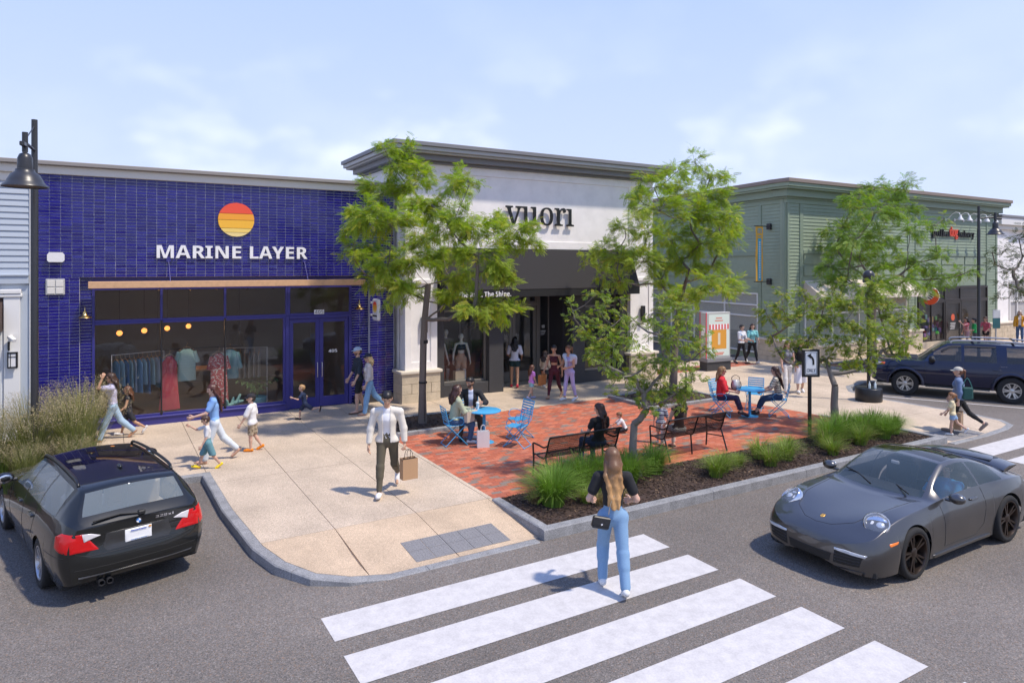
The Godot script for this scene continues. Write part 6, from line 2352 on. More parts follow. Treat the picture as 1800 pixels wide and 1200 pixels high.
func underside(car: Node3D, x0: float, x1: float, y: float, w: float, arches: Array, depth: float) -> void:
	var b := MB.new()
	b.cbox(Vector3((x0 + x1) / 2, y + 0.06, 0), Vector3(x1 - x0, 0.1, w * 2 - 0.12), 0.02)
	for a in arches:
		for s in [-1.0, 1.0]:
			var rows := []
			for i in 2:
				var k := PackedVector3Array()
				for j in 17:
					var an := PI * j / 16.0
					k.append(Vector3(a[0] + cos(an) * (a[2] + 0.004), a[1] + sin(an) * (a[2] + 0.004), s * (w - 0.015 - depth * i)))
				rows.append(k)
			b.grid(rows, s > 0)
			var c := Vector3(a[0], a[1], s * (w - 0.015 - depth))
			for j in 16:
				b.tri_o(c, rows[1][j], rows[1][j + 1], Vector3(0, 0, s))
	part(car, "underbody", b.mesh(), M.black_rubber)


func seats(car: Node3D, spots: Array, mat: Material) -> void:
	for q in spots:
		var b := MB.new()
		b.cbox(Vector3(q[0], q[1], q[2]), Vector3(0.5, 0.16, 0.5), 0.05)
		b.cbox(Vector3(q[0] - 0.27, q[1] + 0.32, q[2]), Vector3(0.14, 0.56, 0.48), 0.05, Basis(Vector3.BACK, 0.2))
		b.cbox(Vector3(q[0] - 0.37, q[1] + 0.68, q[2]), Vector3(0.1, 0.16, 0.26), 0.03, Basis(Vector3.BACK, 0.2))
		part(car, "seat", b.mesh(), mat)


func mirror_on(car: Node3D, at: Vector3, side: float, size: Vector3, mat: Material) -> void:
	var n := part(car, "wing_mirror", null, mat, at)
	var b := MB.new()
	b.ball(Vector3(0, 0.03, side * size.z * 0.5), size * 0.55, 14)
	b.cbox(Vector3(0, -0.01, 0), Vector3(0.07, 0.035, 0.1), 0.01)
	n.mesh = b.mesh()
	b = MB.new()
	b.ball(Vector3(-size.x * 0.42, 0.03, side * size.z * 0.5), Vector3(0.01, size.y * 0.42, size.z * 0.42), 12)
	part(n, "mirror_glass", b.mesh(), M.chrome)


func car_text(car: Node3D, called: String, text: String, font: String, mat: Material, x0: float, x1: float, y0: float, y1: float, t: Transform3D) -> void:
	lettering(car, called, text, font, 700, mat, x0, x1, y0, y1, 0.004, t)


func dress_car(car: Node3D, sh: Shell, body: Material, glass: Material, roof: Material) -> void:
	for k in sh.parts:
		var m: Material = body
		var called: String = k
		if k.begins_with("window") or k == "windscreen" or k == "rear_window":
			m = glass
			called = "side_window" if k.begins_with("window") else k
		elif k == "roof":
			m = roof
		elif k == "sunroof":
			m = roof
		part(car, called, sh.parts[k].mesh(), m)


func build_sports_car() -> void:
	var paint_m := paint(0.095, 0.093, 0.092, 0.8)
	var glass := pane(0.06, 0.085, 0.09, 0.42)
	var dark := mt(0.008, 0.008, 0.009, 0.25)
	var sh := Shell.new()
	sh.st = [[2.215, 0.25, 0.2, 0.36, 0.24, 0.46, 0.2, 0.475, 0.15, 0.48, 0.0], [2.19, 0.2, 0.42, 0.36, 0.46, 0.5, 0.4, 0.52, 0.3, 0.53, 0.01], [2.11, 0.17, 0.64, 0.37, 0.69, 0.555, 0.6, 0.585, 0.42, 0.592, 0.03], [1.98, 0.15, 0.77, 0.4, 0.82, 0.61, 0.74, 0.645, 0.5, 0.65, 0.08], [1.78, 0.15, 0.84, 0.44, 0.88, 0.7, 0.78, 0.74, 0.54, 0.705, 0.1],
		[1.5, 0.16, 0.86, 0.5, 0.9, 0.785, 0.79, 0.815, 0.57, 0.76, 0.1], [1.225, 0.17, 0.86, 0.54, 0.905, 0.825, 0.8, 0.85, 0.6, 0.805, 0.1], [0.85, 0.17, 0.855, 0.56, 0.895, 0.85, 0.8, 0.875, 0.64, 0.86, 0.12], [0.6, 0.17, 0.85, 0.57, 0.885, 0.87, 0.79, 0.895, 0.67, 0.9, 0.17],
		[0.3, 0.17, 0.845, 0.57, 0.88, 0.885, 0.785, 1.08, 0.61, 1.115, 0.13], [0.0, 0.17, 0.845, 0.57, 0.88, 0.89, 0.78, 1.215, 0.55, 1.262, 0.08], [-0.12, 0.17, 0.845, 0.57, 0.88, 0.89, 0.78, 1.245, 0.535, 1.285, 0.04], [-0.4, 0.17, 0.845, 0.57, 0.88, 0.892, 0.785, 1.255, 0.53, 1.297, 0.0],
		[-0.8, 0.17, 0.855, 0.58, 0.893, 0.9, 0.8, 1.205, 0.53, 1.25, 0.0], [-1.15, 0.17, 0.87, 0.6, 0.922, 0.91, 0.835, 1.11, 0.55, 1.155, -0.02], [-1.45, 0.18, 0.87, 0.6, 0.928, 0.9, 0.84, 1.01, 0.58, 1.055, -0.03], [-1.8, 0.2, 0.84, 0.6, 0.9, 0.87, 0.8, 0.91, 0.6, 0.945, -0.04], [-2.05, 0.25, 0.76, 0.58, 0.83, 0.82, 0.72, 0.85, 0.56, 0.875, -0.04], [-2.2, 0.3, 0.62, 0.56, 0.69, 0.75, 0.58, 0.78, 0.46, 0.8, -0.03], [-2.27, 0.36, 0.45, 0.54, 0.48, 0.68, 0.42, 0.7, 0.34, 0.71, -0.02]]
	var R := 0.345
	sh.arches = [[1.225, 0.335, 0.375], [-1.225, 0.345, 0.385]]
	sh.cfg = {"side": [[0.42, -0.58, "window_a"], [-0.62, -1.2, "window_b"]], "top": [[0.6, -0.06, "windscreen"], [-0.98, -1.5, "rear_window"], [-0.14, -0.95, "sunroof"]], "front_cap": [[0.15, 0.0], [0.36, 0.012], [0.6, 0.0]], "rear_cap": [[0.3, 0.0], [0.5, 0.05], [0.7, 0.0]]}
	sh.build()
	var car := thing("sports_car", "grey two door sports car with bronze wheels driving on the street", "car", Vector3(10.38, 0.0, -5.88), PI)
	dress_car(car, sh, paint_m, glass, pane(0.01, 0.01, 0.011, 0.92))
	# wheels: the car's own right is +z, the picture shows its left side
	var bronze := mt(0.07, 0.052, 0.042, 0.3, 0.8)
	for s in [-1.0, 1.0]:
		wheel(car, Vector3(1.225, 0.337, s * 0.77), s, 0.337, 0.245, 0.262, bronze, 5, true, 0.017)
		wheel(car, Vector3(-1.225, 0.345, s * 0.775), s, 0.345, 0.29, 0.265, bronze, 5, true, 0.018)
	underside(car, -2.1, 2.0, 0.12, 0.86, sh.arches, 0.34)
	# lamps: round lens in a chrome ring, two reflectors inside
	for s in [-1.0, 1.0]:
		var among := sh.near("top", pv([1.5, s * 0.8, 1.9, s * 0.4]))
		var c := sh.hit("top", Vector2(1.72, s * 0.645), among, Vector3(1.72, 0.7, s * 0.645))
		var up := Vector3(0.62, 0.72, s * 0.3).normalized()
		var side := up.cross(Vector3.FORWARD).normalized()
		var bs := Basis(side, up, side.cross(up))
		var n := part(car, "headlight", null, M.chrome, c - up * 0.028, bs.scaled(Vector3.ONE * 1.08))
		var b := MB.new()
		b.lathe(PackedVector2Array([Vector2(0.15, -0.02), Vector2(0.148, 0.05), Vector2(0.138, 0.058), Vector2(0.13, 0.05), Vector2(0.12, 0.0), Vector2(0.0, -0.01)]), 32)
		n.mesh = b.mesh()
		b = MB.new()
		b.ball(Vector3(0.0, 0.02, -0.045 * s), Vector3(0.052, 0.035, 0.052), 16)
		part(n, "projector", b.mesh(), mt(0.55, 0.58, 0.62, 0.08, 0.4))
		bpart(n, "light_bar", M.white, Vector3(-0.03, 0.02, 0.05 * s), Vector3(0.1, 0.02, 0.03), 0.006)
		b = MB.new()
		b.lathe(PackedVector2Array([Vector2(0.138, 0.052), Vector2(0.11, 0.075), Vector2(0.06, 0.09), Vector2(0, 0.094)]), 28)
		part(n, "lens", b.mesh(), pane(0.6, 0.65, 0.7, 0.1))
		# bumper intakes and day lights
		var q := pv([0.34, 0.25, 0.66, 0.27, 0.7, 0.4, 0.36, 0.42]) if s > 0 else pv([-0.66, 0.27, -0.34, 0.25, -0.36, 0.42, -0.7, 0.4])
		var gr := part(car, "air_intake", sh.patch("front", q, 0.004), M.black)
		for k in 3:
			var bar := pv([0.36 * s, 0.29 + k * 0.04, 0.67 * s, 0.3 + k * 0.038, 0.67 * s, 0.308 + k * 0.038, 0.36 * s, 0.298 + k * 0.04])
			part(gr, "slat", sh.patch("front", bar, 0.01), M.pole_metal)
		var dl := pv([0.36 * s, 0.425, 0.72 * s, 0.4, 0.74 * s, 0.43, 0.5 * s, 0.455, 0.36 * s, 0.45])
		part(car, "day_light", sh.patch("front", dl, 0.012), mt(0.6, 0.62, 0.64, 0.1, 0.3))
		var sm := pv([1.78, 0.53, 1.64, 0.55, 1.62, 0.575, 1.78, 0.565])
		part(car, "side_marker", sh.patch("left" if s < 0 else "right", sm, 0.006), mt(0.85, 0.2, 0.02, 0.3))
	part(car, "lower_grille", sh.patch("front", pv([-0.3, 0.25, 0.3, 0.25, 0.33, 0.36, -0.33, 0.36]), 0.004), M.black)
	part(car, "splitter", sh.patch("front", pv([-0.7, 0.165, 0.7, 0.165, 0.72, 0.215, -0.72, 0.215]), 0.012), mt(0.03, 0.034, 0.045, 0.4))
	part(car, "crest", sh.patch("top", pv([1.93, -0.03, 1.96, 0.0, 1.93, 0.03, 1.88, 0.025, 1.88, -0.025]), 0.005), mt(0.75, 0.4, 0.08, 0.3, 0.7))
	var se := MB.new()
	sh.seam("top", v2([0.75, -0.62, 1.5, -0.55, 1.85, -0.42, 2.02, -0.2, 2.06, 0, 2.02, 0.2, 1.85, 0.42, 1.5, 0.55, 0.75, 0.62]), 0.0035, se)
	for ax in ["left", "right"]:
		sh.seam(ax, v2([0.52, 0.88, 0.5, 0.6, 0.48, 0.28, -0.35, 0.27, -0.55, 0.4, -0.62, 0.7, -0.6, 0.89]), 0.0035, se)
	part(car, "panel_gap", se.mesh(), M.black)
	for ax in ["left", "right"]:
		part(car, "door_handle", sh.patch(ax, pv([-0.42, 0.77, -0.24, 0.77, -0.24, 0.8, -0.42, 0.8]), 0.022), paint_m)
		part(car, "sill", sh.patch(ax, pv([-0.75, 0.175, 0.78, 0.175, 0.78, 0.215, -0.75, 0.215]), 0.02), paint_m)
		mirror_on(car, Vector3(0.36, 0.9, -0.86 if ax == "left" else 0.86), -1.0 if ax == "left" else 1.0, Vector3(0.15, 0.13, 0.2), paint_m)
	# rear wing
	var wg := MB.new()
	var rows := []
	for i in 9:
		var u := -1.0 + i / 4.0
		var k := PackedVector3Array()
		for p in [[-1.62, 0.99], [-1.64, 1.04], [-1.8, 1.075], [-2.02, 1.065], [-2.04, 1.05], [-1.8, 1.035]]:
			k.append(Vector3(p[0] + 0.09 * u * u, p[1] - 0.06 * u * u, 0.7 * u))
		rows.append(k)
	wg.grid(rows, true, true)
	for e in [0, 8]:
		for j in range(1, 5):
			wg.tri_o(rows[e][0], rows[e][j], rows[e][j + 1], Vector3(0, 0, -1 if e == 0 else 1))
	part(car, "rear_wing", wg.mesh(), paint_m)
	bpart(car, "wing_strut", dark, Vector3(-1.8, 0.98, 0.0), Vector3(0.3, 0.14, 0.9), 0.01)
	# wipers, cabin, driver's wheel
	var wp := MB.new()
	for z in [0.05, -0.5]:
		wp.tube(PackedVector3Array([Vector3(0.72, 0.93, z), Vector3(0.56, 0.99, z + 0.3), Vector3(0.5, 1.01, z + 0.52)]), 0.01, -1, 5)
	part(car, "wiper", wp.mesh(), M.black)
	seats(car, [[-0.35, 0.42, -0.36], [-0.35, 0.42, 0.36]], mt(0.015, 0.015, 0.016, 0.6))
	bpart(car, "dashboard", mt(0.016, 0.016, 0.017, 0.8), Vector3(0.38, 0.76, 0), Vector3(0.5, 0.2, 1.3), 0.06)
	bpart(car, "cabin_floor", mt(0.012, 0.012, 0.012, 0.9), Vector3(-0.3, 0.3, 0), Vector3(1.8, 0.04, 1.4))
	var sw := MB.new()
	var ring := PackedVector3Array()
	for i in 21:
		var a := TAU * i / 20.0
		ring.append(Vector3(0.12 - 0.06 * sin(a), 0.83 + 0.16 * sin(a), -0.36 + 0.17 * cos(a)))
	sw.tube(ring, 0.014, -1, 6, false)
	part(car, "steering_wheel", sw.mesh(), M.black)
	bpart(car, "rear_view_mirror", M.white_plastic, Vector3(0.12, 1.16, 0.03), Vector3(0.03, 0.05, 0.12), 0.01)
	for s in [-1.0, 1.0]:
		part(car, "tail_light", sh.patch("rear", pv([0.35 * s, 0.66, 0.62 * s, 0.66, 0.66 * s, 0.72, 0.38 * s, 0.73]), 0.008), M.red)


func build_wagon() -> void:
	var paint_m := paint(0.009, 0.01, 0.0095, 0.0)
	var glass := pane(0.32, 0.38, 0.4, 0.35)
	var dark := mt(0.01, 0.01, 0.01, 0.3)
	var sh := Shell.new()
	sh.st = [[2.14, 0.25, 0.42, 0.45, 0.5, 0.64, 0.42, 0.66, 0.34, 0.67, 0.03], [2.05, 0.22, 0.66, 0.47, 0.74, 0.68, 0.66, 0.71, 0.5, 0.72, 0.06], [1.8, 0.2, 0.78, 0.5, 0.86, 0.76, 0.78, 0.8, 0.58, 0.81, 0.1], [1.38, 0.2, 0.83, 0.55, 0.895, 0.84, 0.83, 0.875, 0.62, 0.9, 0.1], [0.95, 0.2, 0.84, 0.58, 0.905, 0.9, 0.84, 0.93, 0.66, 0.96, 0.12],
		[0.72, 0.2, 0.84, 0.6, 0.906, 0.925, 0.84, 0.95, 0.7, 0.99, 0.14], [0.3, 0.2, 0.84, 0.6, 0.906, 0.945, 0.84, 1.18, 0.63, 1.23, 0.1], [-0.02, 0.2, 0.84, 0.6, 0.906, 0.955, 0.84, 1.335, 0.58, 1.375, 0.05], [-0.15, 0.2, 0.84, 0.6, 0.906, 0.957, 0.84, 1.36, 0.57, 1.4, 0.03], [-0.7, 0.2, 0.84, 0.6, 0.906, 0.965, 0.84, 1.38, 0.565, 1.42, 0.0],
		[-1.3, 0.2, 0.84, 0.6, 0.908, 0.98, 0.84, 1.365, 0.565, 1.41, 0.0], [-1.75, 0.22, 0.83, 0.6, 0.9, 0.99, 0.82, 1.345, 0.56, 1.385, -0.02], [-2.0, 0.24, 0.81, 0.6, 0.885, 0.995, 0.795, 1.315, 0.555, 1.36, -0.05], [-2.06, 0.25, 0.8, 0.6, 0.875, 0.995, 0.785, 1.27, 0.56, 1.31, -0.06], [-2.22, 0.26, 0.78, 0.6, 0.845, 0.98, 0.755, 1.06, 0.63, 1.09, -0.06], [-2.3, 0.27, 0.74, 0.6, 0.8, 0.955, 0.71, 0.98, 0.62, 0.995, -0.04], [-2.34, 0.28, 0.7, 0.6, 0.75, 0.93, 0.67, 0.945, 0.58, 0.955, -0.03]]
	sh.arches = [[1.38, 0.315, 0.35], [-1.38, 0.315, 0.35]]
	sh.cfg = {"side": [[0.42, -0.3, "window_a"], [-0.36, -1.08, "window_b"], [-1.14, -1.86, "window_c"]], "top": [[0.7, -0.06, "windscreen"], [-2.055, -2.235, "rear_window"], [-0.18, -1.12, "sunroof"]],
		"rear_cap": [[0.27, 0.0], [0.36, 0.075], [0.58, 0.09], [0.64, 0.03], [0.95, 0.03]], "front_cap": [[0.25, 0.0], [0.45, 0.05], [0.66, 0.0]]}
	sh.build()
	var car := thing("station_wagon", "black station wagon with roof rails parked nose in at the kerb", "car", Vector3(-0.22, 0.0, -12.17), deg_to_rad(103.8))
	dress_car(car, sh, paint_m, glass, pane(0.004, 0.004, 0.005, 0.95))
	for x in [1.38, -1.38]:
		for s in [-1.0, 1.0]:
			wheel(car, Vector3(x, 0.315, s * 0.785), s, 0.315, 0.215, 0.215, mt(0.5, 0.5, 0.51, 0.3, 0.8), 10, false, 0.016)
	underside(car, -2.15, 2.0, 0.16, 0.86, sh.arches, 0.3)
	# tail lamps: rear and flank pieces, red with a white wedge
	for s in [-1.0, 1.0]:
		var n := part(car, "tail_light", sh.patch("rear", pv([0.44 * s, 0.66, 0.745 * s, 0.66, 0.75 * s, 0.88, 0.6 * s, 0.875]), 0.008), mt(0.55, 0.006, 0.008, 0.12))
		part(n, "lens", sh.patch("rear", pv([0.42 * s, 0.825, 0.6 * s, 0.775, 0.62 * s, 0.875, 0.52 * s, 0.862]), 0.011), mt(0.65, 0.62, 0.62, 0.12))
		part(n, "lens", sh.patch("left" if s < 0 else "right", pv([-2.325, 0.66, -2.12, 0.72, -2.08, 0.84, -2.2, 0.895, -2.325, 0.885]), 0.008), mt(0.55, 0.006, 0.008, 0.12))
		var ax := "left" if s < 0 else "right"
		for x in [[0.02], [-0.78]]:
			part(car, "door_handle", sh.patch(ax, pv([x[0] - 0.2, 0.8, x[0], 0.8, x[0], 0.83, x[0] - 0.2, 0.83]), 0.025), paint_m)
		mirror_on(car, Vector3(0.5, 0.98, s * 0.87), s, Vector3(0.16, 0.15, 0.22), paint_m)
		var rl := MB.new()
		rl.tube(arc([Vector3(-0.02, 1.32, 0.57 * s), Vector3(-0.14, 1.39, 0.565 * s), Vector3(-0.9, 1.425, 0.56 * s), Vector3(-1.72, 1.395, 0.555 * s), Vector3(-1.88, 1.33, 0.55 * s)], 5), 0.02, -1, 8)
		part(car, "roof_rail", rl.mesh(), dark)
	# tailgate: recess for the plate, plate, badge, letters, wiper, joints
	part(car, "plate_recess", sh.patch("rear", pv([-0.4, 0.67, -0.36, 0.62, 0.36, 0.62, 0.4, 0.67, 0.36, 0.83, -0.36, 0.83]), 0.004), mt(0.03, 0.03, 0.03, 0.25))
	var pl := part(car, "number_plate", sh.patch("rear", pv([-0.155, 0.665, 0.155, 0.665, 0.155, 0.815, -0.155, 0.815]), 0.016), M.white)
	var back := Transform3D(ry(-90), Vector3(-2.392, 0, 0))
	lettering(pl, "plate_print", "Massachusetts", "Droid Sans", 700, mt(0.05, 0.12, 0.5, 0.5), -0.09, 0.09, 0.785, 0.805, 0.004, back)
	lettering(pl, "plate_print", "The Spirit of America", "Droid Sans", 400, mt(0.05, 0.2, 0.5, 0.5), -0.09, 0.09, 0.672, 0.684, 0.004, back)
	bpart(pl, "plate_sticker", mt(0.7, 0.3, 0.03, 0.5), Vector3(-2.393, 0.8, 0.13), Vector3(0.004, 0.02, 0.03))
	var bm := MB.new()
	bm.lathe(PackedVector2Array([Vector2(0.042, 0), Vector2(0.042, 0.008), Vector2(0.036, 0.012), Vector2(0, 0.012)]), 24, Transform3D(Basis(Vector3.BACK, PI / 2), Vector3(-2.375, 0.9, 0)))
	var badge := part(car, "badge", bm.mesh(), M.black_metal)
	for q in 4:
		var wedge := PackedVector2Array([Vector2.ZERO])
		for i in 7:
			var a := PI / 2 * q + PI / 2 * i / 6.0
			wedge.append(Vector2(cos(a), sin(a)) * 0.027)
		bm = MB.new()
		bm.prism(wedge, 0.0, 0.004, Transform3D(ry(-90), Vector3(-2.386, 0.9, 0)))
		part(badge, "quarter", bm.mesh(), M.white if q % 2 == 0 else mt(0.02, 0.2, 0.6, 0.4))
	lettering(car, "model_letters", "328xi", "Droid Sans", 700, M.chrome, 0.2, 0.42, 0.875, 0.908, 0.006, Transform3D(ry(-90), Vector3(-2.368, 0, 0)))
	var wp := MB.new()
	wp.tube(PackedVector3Array([Vector3(-2.36, 0.985, 0.02), Vector3(-2.345, 1.02, -0.2), Vector3(-2.35, 1.0, -0.5)]), 0.012, -1, 5)
	wp.cbox(Vector3(-2.35, 0.985, 0.04), Vector3(0.06, 0.06, 0.09), 0.015)
	part(car, "rear_wiper", wp.mesh(), M.black)
	var se := MB.new()
	sh.seam("rear", v2([-0.72, 0.9, -0.68, 0.64, -0.55, 0.6, 0.55, 0.6, 0.68, 0.64, 0.72, 0.9]), 0.004, se)
	sh.seam("rear", v2([-0.7, 0.45, 0.7, 0.45]), 0.003, se)
	for ax in ["left", "right"]:
		sh.seam(ax, v2([-0.33, 0.95, -0.34, 0.6, -0.35, 0.24]), 0.0035, se)
		sh.seam(ax, v2([0.55, 0.93, 0.6, 0.6, 0.56, 0.24]), 0.0035, se)
		sh.seam(ax, v2([-1.12, 0.96, -1.02, 0.72, -0.98, 0.6]), 0.0035, se)
		sh.seam(ax, v2([-1.75, 0.6, -2.3, 0.62]), 0.0035, se)
	part(car, "panel_gap", se.mesh(), M.black)
	part(car, "bumper_chrome", sh.patch("rear", pv([-0.66, 0.345, 0.66, 0.345, 0.66, 0.362, -0.66, 0.362]), 0.008), mt(0.2, 0.2, 0.2, 0.15, 0.6))
	var ex := MB.new()
	for z in [-0.42, -0.33]:
		ex.lathe(PackedVector2Array([Vector2(0.03, 0), Vector2(0.036, 0.0), Vector2(0.036, 0.14), Vector2(0.03, 0.14), Vector2(0.03, 0.02)]), 16, Transform3D(Basis(Vector3.BACK, PI / 2), Vector3(-2.28, 0.25, z)))
	part(car, "exhaust", ex.mesh(), M.pole_metal)
	var beige := mt(0.4, 0.34, 0.25, 0.8)
	seats(car, [[0.0, 0.5, -0.37], [0.0, 0.5, 0.37], [-0.9, 0.5, -0.37], [-0.9, 0.5, 0.37]], beige)
	bpart(car, "dashboard", mt(0.03, 0.03, 0.03, 0.8), Vector3(0.6, 0.82, 0), Vector3(0.4, 0.2, 1.35), 0.06)
	bpart(car, "cargo_floor", beige, Vector3(-1.6, 0.72, 0), Vector3(1.1, 0.04, 1.3))
	bpart(car, "cabin_floor", beige, Vector3(-0.3, 0.34, 0), Vector3(1.8, 0.04, 1.5))
	var an := MB.new()
	an.ball(Vector3(-1.55, 1.415, 0), Vector3(0.07, 0.035, 0.03), 12)
	part(car, "antenna", an.mesh(), paint_m)


func build_suv() -> void:
	var paint_m := paint(0.004, 0.008, 0.034, 0.1)
	var glass := pane(0.03, 0.035, 0.04, 0.6)
	var trim := mt(0.015, 0.015, 0.016, 0.6)
	var sh := Shell.new()
	sh.st = [[2.4, 0.48, 0.5, 0.72, 0.58, 1.0, 0.52, 1.02, 0.42, 1.03, 0.02], [2.3, 0.44, 0.78, 0.75, 0.85, 1.04, 0.76, 1.06, 0.55, 1.07, 0.05], [2.1, 0.42, 0.86, 0.78, 0.92, 1.07, 0.84, 1.1, 0.62, 1.11, 0.08], [1.7, 0.42, 0.89, 0.8, 0.95, 1.1, 0.88, 1.13, 0.68, 1.14, 0.08], [1.2, 0.42, 0.9, 0.82, 0.955, 1.12, 0.89, 1.15, 0.7, 1.17, 0.1], [0.95, 0.42, 0.9, 0.82, 0.955, 1.13, 0.89, 1.16, 0.72, 1.19, 0.12],
		[0.55, 0.42, 0.9, 0.82, 0.955, 1.14, 0.885, 1.48, 0.68, 1.52, 0.08], [0.28, 0.42, 0.9, 0.82, 0.955, 1.145, 0.885, 1.67, 0.645, 1.71, 0.04], [0.1, 0.42, 0.9, 0.82, 0.955, 1.15, 0.885, 1.7, 0.635, 1.74, 0.02], [-0.6, 0.42, 0.9, 0.82, 0.955, 1.155, 0.885, 1.715, 0.63, 1.76, 0.0], [-1.5, 0.42, 0.9, 0.82, 0.955, 1.17, 0.88, 1.71, 0.62, 1.755, 0.0], [-2.05, 0.44, 0.89, 0.82, 0.945, 1.18, 0.86, 1.68, 0.61, 1.72, -0.03], [-2.15, 0.45, 0.87, 0.82, 0.93, 1.18, 0.84, 1.6, 0.62, 1.63, -0.03], [-2.32, 0.46, 0.83, 0.82, 0.88, 1.16, 0.79, 1.22, 0.68, 1.24, -0.03], [-2.4, 0.48, 0.76, 0.8, 0.8, 1.1, 0.72, 1.12, 0.6, 1.13, -0.02]]
	sh.arches = [[1.4, 0.39, 0.46], [-1.39, 0.39, 0.46]]
	sh.cfg = {"side": [[0.62, -0.12, "window_a"], [-0.2, -1.02, "window_b"], [-1.28, -2.0, "window_c"]], "top": [[0.92, 0.24, "windscreen"], [-2.16, -2.3, "rear_window"]], "front_cap": [[0.48, 0.0], [0.7, 0.04], [1.0, 0.02]], "rear_cap": [[0.48, 0.0], [0.6, 0.1], [0.72, 0.02], [1.1, 0.0]]}
	sh.build()
	var car := thing("parked_suv", "dark blue four door off roader parked behind the walking woman", "car", Vector3(23.52, 0.0, -11.6), deg_to_rad(118.7))
	dress_car(car, sh, paint_m, glass, trim)
	for x in [1.4, -1.39]:
		for s in [-1.0, 1.0]:
			wheel(car, Vector3(x, 0.39, s * 0.82), s, 0.39, 0.265, 0.235, mt(0.5, 0.49, 0.46, 0.3, 0.7), 6, true, 0.024)
			var fl := MB.new()
			var rows := []
			for i in 15:
				var a := -0.05 + (PI + 0.1) * i / 14.0
				var k := PackedVector3Array()
				for e in [[0.455, 0.9], [0.455, 0.985], [0.5, 0.975], [0.535, 0.945]]:
					k.append(Vector3(x + cos(a) * e[0], 0.39 + sin(a) * e[0], s * e[1]))
				rows.append(k)
			fl.grid(rows, s < 0)
			part(car, "arch_flare", fl.mesh(), paint_m)
	underside(car, -2.2, 2.2, 0.34, 0.9, sh.arches, 0.36)
	for s in [-1.0, 1.0]:
		var ax := "left" if s < 0 else "right"
		part(car, "headlight", sh.patch(ax, pv([2.28, 0.92, 1.98, 0.97, 1.96, 1.02, 2.26, 1.04]), 0.008), mt(0.6, 0.55, 0.5, 0.1, 0.2))
		part(car, "side_marker", sh.patch(ax, pv([2.08, 0.95, 1.97, 0.965, 1.955, 1.025, 2.06, 1.035]), 0.013), mt(0.75, 0.13, 0.03, 0.2))
		part(car, "headlight", sh.patch("front", pv([0.46 * s, 0.9, 0.76 * s, 0.92, 0.78 * s, 1.02, 0.46 * s, 1.0]), 0.01), mt(0.6, 0.58, 0.55, 0.1, 0.2))
		mirror_on(car, Vector3(0.66, 1.19, s * 0.92), s, Vector3(0.17, 0.2, 0.26), M.black)
		for x in [0.02, -0.92]:
			part(car, "door_handle", sh.patch(ax, pv([x - 0.2, 0.97, x, 0.97, x, 1.005, x - 0.2, 1.005]), 0.03), paint_m)
		var rb := MB.new()
		rb.cbox(Vector3(0.0, 0.36, s * 0.9), Vector3(1.7, 0.05, 0.14), 0.02)
		part(car, "running_board", rb.mesh(), trim)
		var rl := MB.new()
		rl.tube(arc([Vector3(0.15, 1.72, 0.6 * s), Vector3(0.0, 1.8, 0.6 * s), Vector3(-1.0, 1.83, 0.6 * s), Vector3(-1.9, 1.79, 0.59 * s), Vector3(-2.0, 1.7, 0.58 * s)], 5), 0.025, -1, 8)
		part(car, "roof_rail", rl.mesh(), mt(0.45, 0.45, 0.46, 0.35, 0.5))
		part(car, "window_visor", sh.patch(ax, pv([0.42, 1.48, 0.12, 1.66, -0.12, 1.665, -0.12, 1.62, 0.1, 1.61, 0.4, 1.42]), 0.02), trim)
		part(car, "window_visor", sh.patch(ax, pv([-0.2, 1.625, -1.0, 1.63, -1.02, 1.67, -0.2, 1.67]), 0.02), trim)
	for x in [-0.45, -1.5]:
		bpart(car, "cross_bar", trim, Vector3(x, 1.835, 0), Vector3(0.07, 0.03, 1.2), 0.01)
	part(car, "grille", sh.patch("front", pv([-0.42, 0.72, 0.42, 0.72, 0.44, 0.98, -0.44, 0.98]), 0.004), M.black)
	part(car, "bonnet_panel", sh.patch("top", pv([1.05, -0.5, 1.05, 0.5, 1.9, 0.36, 1.9, -0.36]), 0.03), mt(0.01, 0.012, 0.02, 0.7))
	var se := MB.new()
	for ax in ["left", "right"]:
		sh.seam(ax, v2([-0.16, 1.15, -0.18, 0.75, -0.2, 0.46]), 0.004, se)
		sh.seam(ax, v2([0.82, 1.12, 0.86, 0.8, 0.82, 0.46]), 0.004, se)
		sh.seam(ax, v2([-1.12, 1.15, -1.02, 0.9, -0.88, 0.7]), 0.004, se)
	part(car, "panel_gap", se.mesh(), M.black)
	lettering(car, "trim_badge", "SR5", "Droid Sans", 700, M.chrome, -0.08, 0.08, 1.06, 1.1, 0.006, Transform3D(ry(180), Vector3(-1.2, 0, -0.9)))
	seats(car, [[0.2, 0.75, -0.4], [0.2, 0.75, 0.4], [-0.75, 0.75, -0.4], [-0.75, 0.75, 0.4]], mt(0.2, 0.19, 0.17, 0.8))
	bpart(car, "dashboard", mt(0.08, 0.08, 0.08, 0.8), Vector3(0.78, 1.06, 0), Vector3(0.4, 0.2, 1.4), 0.06)
	var sw := MB.new()
	var ring := PackedVector3Array()
	for i in 21:
		var a := TAU * i / 20.0
		ring.append(Vector3(0.5 - 0.07 * sin(a), 1.14 + 0.17 * sin(a), -0.4 + 0.18 * cos(a)))
	sw.tube(ring, 0.015, -1, 6, false)
	part(car, "steering_wheel", sw.mesh(), M.black)


func build_cars() -> void:
	build_sports_car()
	build_wagon()
	build_suv()


